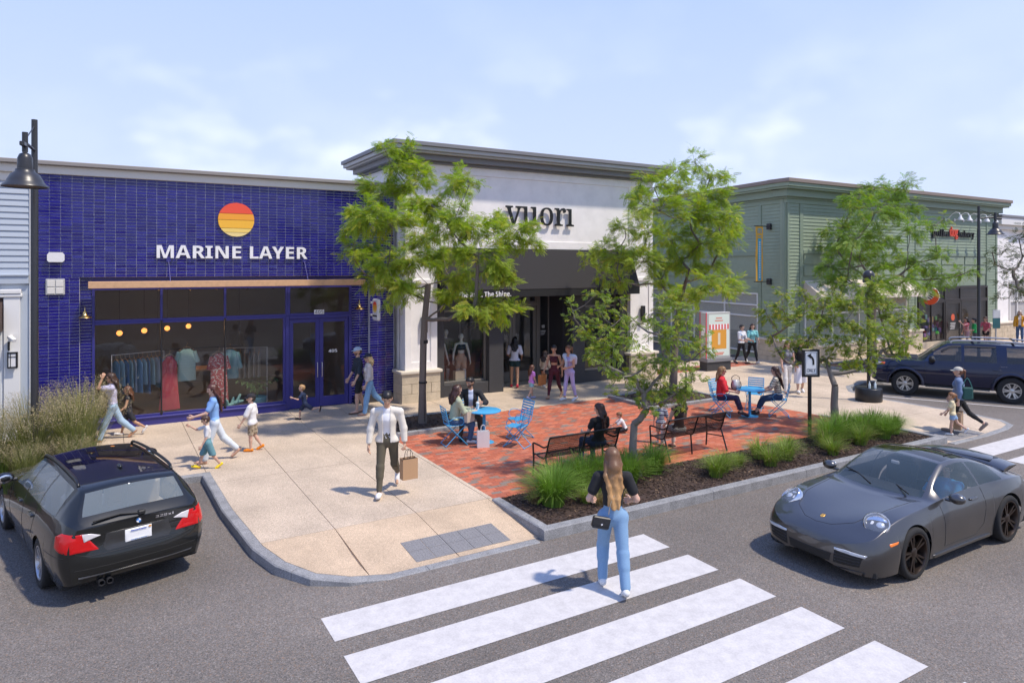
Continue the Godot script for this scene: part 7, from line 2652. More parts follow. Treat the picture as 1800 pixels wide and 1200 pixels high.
# ---------------------------------------------------------------- people
class Net:
	# tapered capsules joined with a smooth minimum on a grid and meshed as surface nets
	var bones := []
	var cuts := []
	var cell := 0.016
	var k := 0.03

	func bone(a: Vector3, b: Vector3, ra: float, rb := -1.0, axis := Vector3.ZERO, s := 1.0) -> void:
		bones.append([a, b, ra, ra if rb < 0.0 else rb, axis, s])

	func run(out: MB, tint = null, wobble := 0.0) -> void:
		var lo := Vector3(1e9, 1e9, 1e9)
		var hi := -lo
		for q in bones:
			var r: float = maxf(q[2], q[3]) + cell * 2.0
			for p in [q[0], q[1]]:
				lo = lo.min(p - Vector3(r, r, r))
				hi = hi.max(p + Vector3(r, r, r))
		var nx := int((hi.x - lo.x) / cell) + 2
		var ny := int((hi.y - lo.y) / cell) + 2
		var nz := int((hi.z - lo.z) / cell) + 2
		var f := PackedFloat32Array()
		f.resize(nx * ny * nz)
		f.fill(9.0)
		for q in bones:
			var a: Vector3 = q[0]
			var ab: Vector3 = q[1] - a
			var l2 := maxf(ab.length_squared(), 1e-9)
			var ra: float = q[2]
			var rd: float = q[3] - ra
			var ax: Vector3 = q[4]
			var s: float = q[5] - 1.0
			var m := maxf(ra, q[3]) + k * 0.5 + cell * 2.0
			var b0 := (a.min(q[1]) - Vector3(m, m, m) - lo) / cell
			var b1 := (a.max(q[1]) + Vector3(m, m, m) - lo) / cell
			for z in range(maxi(0, int(b0.z)), mini(nz, int(b1.z) + 2)):
				for y in range(maxi(0, int(b0.y)), mini(ny, int(b1.y) + 2)):
					var row := (z * ny + y) * nx
					for x in range(maxi(0, int(b0.x)), mini(nx, int(b1.x) + 2)):
						var p := lo + Vector3(x, y, z) * cell - a
						var t := clampf(p.dot(ab) / l2, 0.0, 1.0)
						p -= ab * t
						if s != 0.0:
							p += ax * (p.dot(ax) * s)
						var d := p.length() - ra - rd * t
						var o := f[row + x]
						if d < o + k:
							var h := maxf(k - absf(d - o), 0.0) / k
							f[row + x] = minf(d, o) - h * h * k * 0.25
		if cuts:
			for z in nz:
				for y in ny:
					for x in nx:
						var i := (z * ny + y) * nx + x
						if f[i] < cell * 2.0:
							var p := lo + Vector3(x, y, z) * cell
							for c in cuts:
								if c.size() == 2:
									f[i] = maxf(f[i], (p - c[0]).dot(c[1]))
								else:   # a box [centre, half size, basis] taken out
									var l: Vector3 = (c[2] as Basis).transposed() * (p - c[0])
									var e: Vector3 = l.abs() - c[1]
									f[i] = maxf(f[i], -maxf(e.x, maxf(e.y, e.z)))
		var idx := PackedInt32Array()
		idx.resize(nx * ny * nz)
		idx.fill(-1)
		var P := PackedVector3Array()
		var N := PackedVector3Array()
		var cells := PackedInt32Array()
		var off := [0, 1, nx, nx + 1, nx * ny, nx * ny + 1, nx * ny + nx, nx * ny + nx + 1]
		var ed := [[0, 1], [2, 3], [4, 5], [6, 7], [0, 2], [1, 3], [4, 6], [5, 7], [0, 4], [1, 5], [2, 6], [3, 7]]
		var v := PackedFloat32Array()
		v.resize(8)
		for z in nz - 1:
			for y in ny - 1:
				var row := (z * ny + y) * nx
				for x in nx - 1:
					var i := row + x
					if absf(f[i]) > cell * 2.4:
						continue
					var mask := 0
					for c in 8:
						v[c] = f[i + off[c]]
						if v[c] < 0.0:
							mask |= 1 << c
					if mask == 0 or mask == 255:
						continue
					var sum := Vector3.ZERO
					var n := 0
					for e in ed:
						var d0 := v[e[0]]
						var d1 := v[e[1]]
						if (d0 < 0.0) != (d1 < 0.0):
							var t := d0 / (d0 - d1)
							var c0: int = e[0]
							var c1: int = e[1]
							sum += Vector3(c0 & 1, (c0 >> 1) & 1, c0 >> 2).lerp(Vector3(c1 & 1, (c1 >> 1) & 1, c1 >> 2), t)
							n += 1
					idx[i] = P.size()
					cells.append(i)
					P.append(lo + (Vector3(x, y, z) + sum / n) * cell)
					N.append(Vector3(v[1] + v[3] + v[5] + v[7] - v[0] - v[2] - v[4] - v[6], v[2] + v[3] + v[6] + v[7] - v[0] - v[1] - v[4] - v[5], v[4] + v[5] + v[6] + v[7] - v[0] - v[1] - v[2] - v[3]).normalized())
		if wobble > 0.0:
			for i in P.size():
				P[i] += N[i] * wobble * sin(P[i].x * 95.0 + sin(P[i].y * 31.0) * 2.0) * cos(P[i].z * 90.0 + P[i].y * 9.0)
		var shade := PackedColorArray()
		if tint != null:
			for p in P:
				shade.append(tint.call(p))
		var st := [1, nx, nx * ny]
		for i in cells:
			for ax in 3:
				var a := f[i]
				var b := f[i + st[ax]]
				if (a < 0.0) == (b < 0.0):
					continue
				var u: int = st[(ax + 1) % 3]
				var w: int = st[(ax + 2) % 3]
				if i - u - w < 0:
					continue
				var q := [idx[i], idx[i - u], idx[i - u - w], idx[i - w]]
				if q.min() < 0:
					continue
				for t in [[0, 1, 2], [0, 2, 3]]:
					var i0: int = q[t[0]]
					var i1: int = q[t[1]]
					var i2: int = q[t[2]]
					if (P[i1] - P[i0]).cross(P[i2] - P[i0]).dot(N[i0] + N[i1] + N[i2]) < 0.0:
						var sw := i1
						i1 = i2
						i2 = sw
					out.trin(P[i0], P[i1], P[i2], N[i0], N[i1], N[i2])
					if tint != null:
						var e := out.c.size()
						out.c[e - 3] = shade[i0]
						out.c[e - 2] = shade[i2]
						out.c[e - 1] = shade[i1]


func limb_dir(flex: float, side: float) -> Vector3:
	return Vector3(side, -cos(deg_to_rad(flex)), sin(deg_to_rad(flex))).normalized()


func person(label: String, at: Vector3, face: float, H: float, s: Dictionary, group := "") -> Node3D:
	# s: pose, clothes and hair; the figure faces +z before it is turned, its left hand is at +x
	var dummy: bool = s.get("dummy", false)
	var o := thing("mannequin" if dummy else "person", label, "mannequin" if dummy else "person", at, deg_to_rad(face), group)
	var child: bool = s.get("child", false)
	var man: bool = s.get("man", false)
	var fine: float = s.get("cell", 0.017)
	var hh := H * (0.17 if H < 1.0 else 0.152) if child else H * 0.132     # head height
	var hip_y := 0.47 * H if child else 0.515 * H
	var thigh := 0.225 * H if child else 0.245 * H
	var shin := hip_y - thigh - 0.042 * H
	var sh_w := (0.118 if man else 0.1) * H if not child else 0.105 * H
	var arm_u := 0.165 * H
	var arm_f := 0.14 * H
	var hand_l := 0.1 * H
	var lean: float = s.get("lean", 3.0)
	var spine := Vector3(0, cos(deg_to_rad(lean)), sin(deg_to_rad(lean)))
	var hipw := 0.05 * H
	var legs := {}
	for q in [["L", 1.0], ["R", -1.0]]:
		var g: Array = s.get(q[0], [2.0, 0.0, 3.0])
		var hip := Vector3(hipw * q[1], 0, 0)
		var knee := hip + limb_dir(g[0], q[1] * sin(deg_to_rad(g[1]))) * thigh
		var ank := knee + limb_dir(g[0] - g[2], q[1] * sin(deg_to_rad(g[3] if g.size() > 3 else g[1] * 0.5))) * shin
		var pitch: float = g[4] if g.size() > 4 else clampf((g[2] - g[0]) * 0.9, -18.0, 75.0) if g[2] - g[0] > 8.0 or g[0] > 12.0 else 0.0
		legs[q[0]] = [hip, knee, ank, pitch]
	var base := 0.0
	if s.has("seat"):
		base = s.seat
	else:
		var low := 1e9
		for k in legs:
			var p: float = legs[k][3]
			low = minf(low, legs[k][2].y - 0.042 * H - maxf(0.0, sin(deg_to_rad(p))) * 0.075 * H)
		base = -low
	var pel := Vector3(0, base, 0)
	for k in legs:
		for i in 3:
			legs[k][i] += pel
	var waist := pel + spine * 0.095 * H + Vector3(0, 0.01 * H, 0)
	var chest := pel + spine * 0.21 * H
	var neck := pel + spine * 0.318 * H
	var twist: float = deg_to_rad(s.get("twist", 0.0))
	var across := Vector3(cos(twist), 0, -sin(twist))
	var fwd := Vector3(sin(twist), 0, cos(twist))
	var arms := {}
	for q in [["la", 1.0], ["ra", -1.0]]:
		var g: Array = s.get(q[0], [4.0, 9.0, 12.0, 0.0])
		var sh: Vector3 = pel + spine * 0.277 * H + across * sh_w * q[1]
		var d1 := limb_dir(g[0], q[1] * tan(deg_to_rad(g[1])))
		d1 = across * d1.x + Vector3.UP * d1.y + fwd * d1.z
		var el := sh + d1 * arm_u
		var d2 := limb_dir(g[0] + g[2], -q[1] * tan(deg_to_rad(g[3])) + q[1] * tan(deg_to_rad(g[1] * 0.4)))
		d2 = across * d2.x + Vector3.UP * d2.y + fwd * d2.z
		arms[q[0]] = [sh, el, el + d2 * arm_f, d2, q[1]]
	var head_g: Array = s.get("head", [0.0, 0.0])
	var hb := Basis(Vector3.UP, deg_to_rad(head_g[0])) * Basis(Vector3.RIGHT, deg_to_rad(head_g[1]))
	var hc := neck + Vector3(0, 0.028 * H, 0) + hb * Vector3(0, hh * 0.5, hh * 0.06)
	# skin
	var skin: Color = s.get("skin", Color(0.52, 0.32, 0.225))
	var hair_c: Color = s.hair[0]
	var body := MB.new()
	body.colored = true
	body.tint = skin
	var fat: float = s.get("fat", 1.0) * H
	var net := Net.new()
	net.cell = fine
	net.k = 0.014 * H
	var tr := func(n: Net, e: float) -> void:
		n.bone(legs.L[0], legs.R[0], 0.055 * fat + e, -1, fwd, 1.12)
		n.bone(pel + spine * 0.02 * H, waist, 0.068 * fat + e, 0.055 * fat + e, fwd, 1.25)
		n.bone(waist, chest, 0.056 * fat + e, (0.078 if man else 0.068) * fat + e, fwd, 1.25)
		n.bone(chest, pel + spine * 0.27 * H, (0.078 if man else 0.068) * fat + e, 0.05 * fat + e * 0.6, fwd, 1.25)
		for q in [arms.la[0], arms.ra[0]]:
			n.bone(pel + spine * 0.29 * H, q, 0.034 * fat + e * 0.7, 0.026 * fat + e * 0.8)
		if not man and not child:
			for q in [-1.0, 1.0]:
				n.bone(chest + across * 0.037 * H * q + fwd * 0.035 * H + spine * 0.02 * H, chest + across * 0.04 * H * q + fwd * 0.042 * H + spine * 0.005 * H, 0.034 * fat + e * 0.6)
	var bottom: Array = s.bottom
	var top: Array = s.top
	tr.call(net, 0.0)
	net.bone(neck - spine * 0.02 * H, hc - hb * Vector3(0, hh * 0.25, hh * 0.05), 0.03 * fat, 0.027 * fat)
	for k in legs:
		net.bone(legs[k][0], legs[k][1], 0.046 * fat, 0.03 * fat)
		var calf: Vector3 = legs[k][1].lerp(legs[k][2], 0.3)
		net.bone(legs[k][1], calf, 0.029 * fat, 0.029 * fat)
		net.bone(calf, legs[k][2], 0.029 * fat, 0.019 * fat)
		var p: float = deg_to_rad(legs[k][3])
		var toe: Vector3 = legs[k][2] + Vector3(0, -0.028 * H, 0) + Vector3(0, -sin(p), cos(p)) * 0.09 * H
		net.bone(legs[k][2] + Vector3(0, -0.015 * H, -0.01 * H), toe, 0.022 * H, 0.016 * H)
	for k in arms:
		net.bone(arms[k][0], arms[k][1], 0.027 * fat, 0.021 * fat)
		net.bone(arms[k][1], arms[k][2], 0.0215 * fat, 0.0145 * fat)
	net.run(body)
	# head with a face, in head units
	net = Net.new()
	net.cell = maxf(0.0085, fine * 0.55)
	net.k = 0.09 * hh
	var hp := func(x: float, y: float, z: float) -> Vector3: return hc + hb * (Vector3(x, y, z) * hh)
	var hx := hb.x
	net.bone(hp.call(0, 0.09, -0.09), hp.call(0, 0.12, 0.03), 0.41 * hh, 0.38 * hh, hx, 1.13)
	net.bone(hp.call(0, -0.02, 0.1), hp.call(0, -0.27, 0.13), 0.3 * hh, 0.2 * hh, hx, 1.04)
	net.bone(hp.call(0, -0.38, 0.2), hp.call(0, -0.36, 0.17), 0.1 * hh)
	net.bone(hp.call(0, 0.02, 0.385), hp.call(0, -0.13, 0.44), 0.035 * hh, 0.055 * hh)
	for q in [-1.0, 1.0]:
		net.bone(hp.call(0.355 * q, 0.02, -0.03), hp.call(0.345 * q, -0.1, 0.0), 0.06 * hh, 0.045 * hh)
	var inv := hb.transposed()
	var lip: Color = s.get("lips", Color(0.42, 0.14, 0.12))
	var beard: bool = s.get("beard", false)
	var face_tint := func(p: Vector3) -> Color:
		var l := inv * (p - hc) / hh
		if dummy:
			return skin
		if l.z > 0.22:
			if absf(absf(l.x) - 0.155) < 0.075 and absf(l.y - 0.01) < 0.032:
				return Color(0.045, 0.03, 0.025) if absf(absf(l.x) - 0.155) < 0.045 else Color(0.6, 0.55, 0.5)
			if absf(absf(l.x) - 0.16) < 0.1 and absf(l.y - 0.095) < 0.025:
				return hair_c.lerp(skin, 0.25)
			if absf(l.x) < 0.115 and absf(l.y + 0.235) < 0.035:
				return lip
		if beard and l.y < -0.13 and l.z > 0.0 and not (absf(l.x) < 0.12 and absf(l.y + 0.2) < 0.02):
			return hair_c.lerp(skin, 0.2)
		return skin
	net.run(body, face_tint)
	# hands: palm, four fingers, thumb
	for k in arms:
		var w: Vector3 = arms[k][2]
		var d: Vector3 = arms[k][3]
		var sg: float = arms[k][4]
		var nrm := (across * -sg) if absf(d.dot(across)) < 0.8 else fwd
		nrm = (nrm - d * nrm.dot(d)).normalized()
		var sd := d.cross(nrm) * sg
		if sd.dot(fwd) < 0:
			sd = -sd
		net = Net.new()
		net.cell = maxf(0.007, fine * 0.42)
		net.k = 0.006
		var hl := hand_l
		var kk: float = 0.9 if s.get("grip", "") == k else 0.35
		net.bone(w - d * 0.01, w + d * hl * 0.2, 0.014 * fat, 0.2 * hl, nrm, 1.5)
		net.bone(w + d * hl * 0.2, w + d * hl * 0.45, 0.2 * hl, 0.21 * hl, nrm, 1.9)
		for i in 4:
			var rt: Vector3 = w + d * hl * 0.47 + sd * hl * [0.19, 0.065, -0.06, -0.18][i]
			var ln: float = hl * [0.4, 0.46, 0.42, 0.33][i]
			var m: Vector3 = rt + (d * cos(kk) + nrm * sin(kk)) * ln * 0.5
			net.bone(rt, m, 0.062 * hl, 0.056 * hl)
			net.bone(m, m + (d * cos(kk * 2.4) + nrm * sin(kk * 2.4)) * ln * 0.5, 0.056 * hl, 0.048 * hl)
		var th := w + d * hl * 0.15 + sd * hl * 0.18
		net.bone(th, th + (d * 0.7 + sd * 0.6 + nrm * 0.3).normalized() * hl * 0.22, 0.075 * hl, 0.065 * hl)
		net.bone(th + (d * 0.7 + sd * 0.6 + nrm * 0.3).normalized() * hl * 0.22, th + (d * 0.9 + sd * 0.55 + nrm * 0.5).normalized() * hl * 0.44, 0.065 * hl, 0.052 * hl)
		net.run(body)
	part(o, "body", body.mesh(), M.skin)
	# trousers, shorts or skirt
	net = Net.new()
	net.cell = fine
	net.k = 0.016 * H
	var e := 0.007
	var kind: String = bottom[1]
	var wide: float = {"pants": 0.009, "jeans": 0.012, "wide": 0.018, "leggings": 0.004, "shorts": 0.014, "skirt": 0.02, "bike": 0.005, "overalls": 0.02}.get(kind, 0.01)
	net.bone(legs.L[0], legs.R[0], 0.056 * fat + e, -1, fwd, 1.1)
	net.bone(pel + spine * 0.01 * H, waist, 0.069 * fat + e, 0.057 * fat + e, fwd, 1.22)
	var reach: float = bottom[2] if bottom.size() > 2 else 1.0     # how far down: 0 hip, 1 knee, 2 ankle
	for k in legs:
		var h: Vector3 = legs[k][0]
		var n2: Vector3 = legs[k][1]
		var a2: Vector3 = legs[k][2]
		if kind == "skirt":
			var low: Vector3 = (legs.L[1] + legs.R[1]) / 2
			var end := h.lerp(n2, minf(reach, 1.0)) if reach <= 1.0 else n2.lerp(a2, reach - 1.0)
			net.bone(h, end, 0.062 * fat, 0.058 * fat + 0.02)
			continue
		if reach <= 1.0:
			net.bone(h, h.lerp(n2, reach), 0.047 * fat + wide, lerpf(0.047, 0.033, reach) * fat + wide * 1.4)
		else:
			net.bone(h, n2, 0.047 * fat + wide * 0.8, 0.031 * fat + wide)
			var flare: float = 0.006 if kind in ["jeans", "wide"] else 0.0
			net.bone(n2, n2.lerp(a2, reach - 1.0), 0.03 * fat + wide, 0.0215 * fat + wide + flare)
			net.bone(n2, n2.lerp(a2, 0.35), 0.031 * fat + wide, 0.0305 * fat + wide)
	if kind == "skirt":
		var lowest := 1e9
		for k in legs:
			var end: Vector3 = legs[k][0].lerp(legs[k][1], reach) if reach <= 1.0 else legs[k][1].lerp(legs[k][2], reach - 1.0)
			lowest = minf(lowest, end.y)
		net.cuts.append([Vector3(0, lowest, 0), Vector3.DOWN])
	elif reach <= 1.0 and not s.has("seat"):
		net.cuts.append([Vector3(0, pel.y - thigh * reach - 0.004, 0), Vector3.DOWN])
	net.cuts.append([waist + Vector3(0, s.get("rise", 0.012) * H, 0), Vector3.UP])
	var cl := MB.new()
	if s.has("bottom_tint"):
		cl.colored = true
		net.run(cl, s.bottom_tint, 0.0015)
	else:
		net.run(cl, null, 0.0015)
	part(o, {"shorts": "shorts", "bike": "shorts", "skirt": "skirt", "leggings": "leggings"}.get(kind, "trousers"), cl.mesh(), M.cloth_tint if s.has("bottom_tint") else cloth(bottom[0]))
	# top
	net = Net.new()
	net.cell = fine
	net.k = 0.016 * H
	e = s.get("loose", 0.014)
	tr.call(net, e)
	var sl: float = top[2] if top.size() > 2 else 0.55     # sleeve: 0 none, 0.5 to mid upper arm, 1 elbow, 2 wrist
	for k in arms:
		var a0: Vector3 = arms[k][0]
		var a1: Vector3 = arms[k][1]
		var a2: Vector3 = arms[k][2]
		if sl <= 0.0:
			continue
		if sl <= 1.0:
			net.bone(a0, a0.lerp(a1, sl), 0.029 * fat + e, lerpf(0.029, 0.024, sl) * fat + e * 1.1)
		else:
			net.bone(a0 - spine * 0.008 * H, a1, 0.025 * fat + e * 0.8, 0.024 * fat + e * 0.8)
			net.bone(a1, a1.lerp(a2, sl - 1.0), 0.024 * fat + e * 0.8, 0.018 * fat + e * 0.7)
	var hem: float = s.get("hem", 0.02)
	net.cuts.append([pel + spine * hem * H, -spine])
	if top[1] in ["jacket", "sweater", "blouse"]:
		net.bone(chest, pel + spine * (hem - 0.02) * H, 0.072 * fat + e * 0.8, 0.07 * fat + e, fwd, 1.2)
	if s.has("neckline"):
		net.cuts.append([pel + spine * s.neckline * H + fwd * 0.0, spine])
	for c in s.get("open", []):
		net.cuts.append([pel + spine * c[0] * H + fwd * c[1] * H, c[2], Basis(across, Vector3.UP, fwd)])
	cl = MB.new()
	if s.has("top_tint"):
		cl.colored = true
		net.run(cl, s.top_tint, 0.002)
	else:
		net.run(cl, null, 0.002)
	part(o, top[1], cl.mesh(), M.cloth_tint if s.has("top_tint") else cloth(top[0]))
	if s.has("under"):     # a shirt under an open jacket
		net = Net.new()
		net.cell = fine
		net.k = 0.016 * H
		tr.call(net, e * 0.4)
		net.cuts.append([pel + spine * 0.03 * H, -spine])
		cl = MB.new()
		net.run(cl)
		part(o, "shirt", cl.mesh(), cloth(s.under))
	# shoes
	if s.has("shoes"):
		for k in legs:
			net = Net.new()
			net.cell = maxf(0.009, fine * 0.6)
			net.k = 0.015
			var p: float = deg_to_rad(legs[k][3])
			var d := Vector3(0, -sin(p), cos(p))
			var u := Vector3(0, cos(p), sin(p))
			var a: Vector3 = legs[k][2] - u * 0.017 * H
			net.bone(a - d * 0.02 * H, a + d * 0.07 * H - u * 0.006 * H, 0.026 * H, 0.025 * H)
			net.bone(a + d * 0.07 * H - u * 0.008 * H, a + d * 0.105 * H - u * 0.01 * H, 0.025 * H, 0.02 * H)
			net.cuts.append([a - u * 0.026 * H, -u])
			if s.get("sandal", false):
				net.cuts.append([a - u * 0.012 * H, u])
			cl = MB.new()
			net.run(cl)
			part(o, "sandal" if s.get("sandal", false) else "shoe", cl.mesh(), cloth(s.shoes))
	# hair
	net = Net.new()
	net.cell = maxf(0.0105, fine * 0.7)
	net.k = 0.1 * hh
	var style: String = s.hair[1]
	var L: float = s.hair[2] if s.hair.size() > 2 else 1.0
	if not s.get("capped", false):
		net.bone(hp.call(0, 0.12, -0.12), hp.call(0, 0.17, 0.02), 0.43 * hh, 0.405 * hh, hx, 1.1)
	net.bone(hp.call(0, -0.02, -0.2), hp.call(0, 0.08, -0.16), 0.35 * hh, 0.4 * hh, hx, 1.1)
	var down := -spine
	net.cuts.append([hp.call(0, -0.2, 0.42), Vector3(0.31, 0.4, 0.22) * hh, hb])
	match style:
		"long", "curly":
			var back: Vector3 = (hp.call(0, -0.45, -0.34) as Vector3) - fwd * 0.02 * H
			var end: Vector3 = back + down * L * hh - fwd * (0.028 * H if L > 0.6 else 0.0)
			net.bone(hp.call(0, -0.05, -0.25), back, 0.34 * hh, 0.34 * hh, hb.z, 1.15)
			net.bone(back, end, 0.3 * hh, 0.12 * hh, hb.z, 1.9)
			for q in [-1.0, 1.0]:
				net.bone(hp.call(0.3 * q, 0.05, -0.12), hp.call(0.36 * q, -0.35, -0.2), 0.14 * hh, 0.15 * hh)
			for i in 6:
				var q := -1.0 + i * 0.4
				var wide2 := (0.44 if style == "curly" else 0.36) * q
				var last: Vector3 = hp.call(0.36 * q, -0.3, -0.24 - 0.1 * (1.0 - absf(q)))
				for k in 4:
					var u := (k + 1) / 4.0
					var wave := 0.07 * sin(u * 9.0 + i * 2.3) * minf(L, 1.2)
					var pt := back.lerp(end, u) + hx * ((wide2 * (1.15 - 0.45 * u) + wave) * hh) - fwd * 0.05 * hh * cos(i * 1.9 + u * 6.0) + Vector3(0, 0.09 * hh * sin(i * 4.0), 0)
					net.bone(last, pt, lerpf(0.15, 0.1, u) * hh, lerpf(0.14, 0.05, u) * hh)
					last = pt
		"pony":
			net.bone(hp.call(0, 0.25, -0.48), hp.call(0, 0.1, -0.66), 0.11 * hh, 0.12 * hh)
			net.bone(hp.call(0, 0.1, -0.66), hp.call(0, 0.0, -0.66) + down * L * hh, 0.12 * hh, 0.05 * hh)
		"bun":
			net.bone(hp.call(0, 0.3, -0.48), hp.call(0, 0.28, -0.5), 0.17 * hh)
	cl = MB.new()
	cl.colored = true
	var tipc: Color = s.get("tips", hair_c)
	var streak := func(p: Vector3) -> Color:
		var q := clampf((hc.y - 0.2 * hh - p.y) / (hh * 1.6), 0.0, 1.0) if s.has("tips") else 0.0
		var st := 0.8 + 0.35 * absf(sin(p.x * 160.0 + sin(p.y * 23.0) * 3.0 + p.z * 90.0))
		var c := hair_c.lerp(tipc, q)
		return Color(c.r * st, c.g * st, c.b * st)
	if not dummy:
		net.run(cl, streak, 0.004 if style != "curly" else 0.012)
	if not dummy:
		part(o, "hair", cl.mesh(), M.hair)
	# caps and glasses
	if s.has("cap"):
		cl = MB.new()
		var ct := Transform3D(hb, hc)
		var rows := []
		for i in 6:
			var a := i / 5.0 * PI / 2
			var kx := PackedVector3Array()
			for j in 18:
				var b := TAU * j / 18
				kx.append(ct * (Vector3(cos(a) * sin(b) * 0.42, 0.17 + sin(a) * 0.4, cos(a) * cos(b) * 0.5 - 0.05) * hh))
			rows.append(kx)
		cl.grid(rows, false, true)
		var brim := []
		for i in 2:
			var kx := PackedVector3Array()
			for j in 9:
				var b := -1.15 + 2.3 * j / 8.0
				var r: float = [0.44, 0.9][i]
				kx.append(ct * (Vector3(sin(b) * 0.44 * (1.0 if i == 0 else 0.92), 0.19 - 0.05 * i - 0.04 * absf(sin(b)), 0.42 * cos(b) * 1.0 + (0.34 * (1.0 - 0.5 * absf(sin(b))) if i == 1 else -0.02)) * hh))
			brim.append(kx)
		cl.grid(brim, true)
		var under := []
		for r in brim:
			var kx := PackedVector3Array()
			for p in r:
				kx.append(p - hb.y * 0.012)
			under.append(kx)
		cl.grid(under, false)
		part(o, "cap", cl.mesh(), cloth(s.cap))
	if s.get("shades", false):
		cl = MB.new()
		for q in [-1.0, 1.0]:
			cl.cbox(hp.call(0.16 * q, 0.02, 0.4), Vector3(0.22, 0.13, 0.04) * hh, 0.006, hb)
			cl.cbox(hp.call(0.37 * q, 0.03, 0.2), Vector3(0.02, 0.03, 0.4) * hh, 0.0, hb)
		cl.cbox(hp.call(0, 0.04, 0.42), Vector3(0.12, 0.03, 0.03) * hh, 0.0, hb)
		part(o, "sunglasses", cl.mesh(), M.black_metal)
	o.set_meta("joints", {"la": arms.la[2] + arms.la[3] * hand_l * 0.5, "ra": arms.ra[2] + arms.ra[3] * hand_l * 0.5, "pel": pel, "waist": waist, "neck": neck, "hc": hc, "la0": arms.la[0], "ra0": arms.ra[0], "spine": spine})
	return o


var cloths := {}


func cloth(c: Color) -> StandardMaterial3D:
	var key := c.to_html()
	if not cloths.has(key):
		var m := mt(c.r, c.g, c.b, 0.85)
		m.rim_enabled = true
		m.rim = 0.3
		m.rim_tint = 0.6
		m.albedo_texture = M.fine_cloth
		m.uv1_triplanar = true
		m.uv1_scale = Vector3.ONE * 3.0
		cloths[key] = m
	return cloths[key]


func joint(o: Node3D, k: String) -> Vector3:
	return o.transform * (o.get_meta("joints")[k] as Vector3)


func stripes(a: Color, b: Color, pitch: float, share: float) -> Callable:
	return func(p: Vector3) -> Color: return a if fposmod(p.y, pitch) < pitch * share else b


func blotches(list: Array, f: float) -> Callable:
	var n := FastNoiseLite.new()
	n.seed = 8
	n.frequency = f
	return func(p: Vector3) -> Color:
		var v := n.get_noise_3d(p.x, p.y, p.z) * 0.5 + 0.5
		return list[clampi(int((v - 0.2) / 0.6 * list.size()), 0, list.size() - 1)]


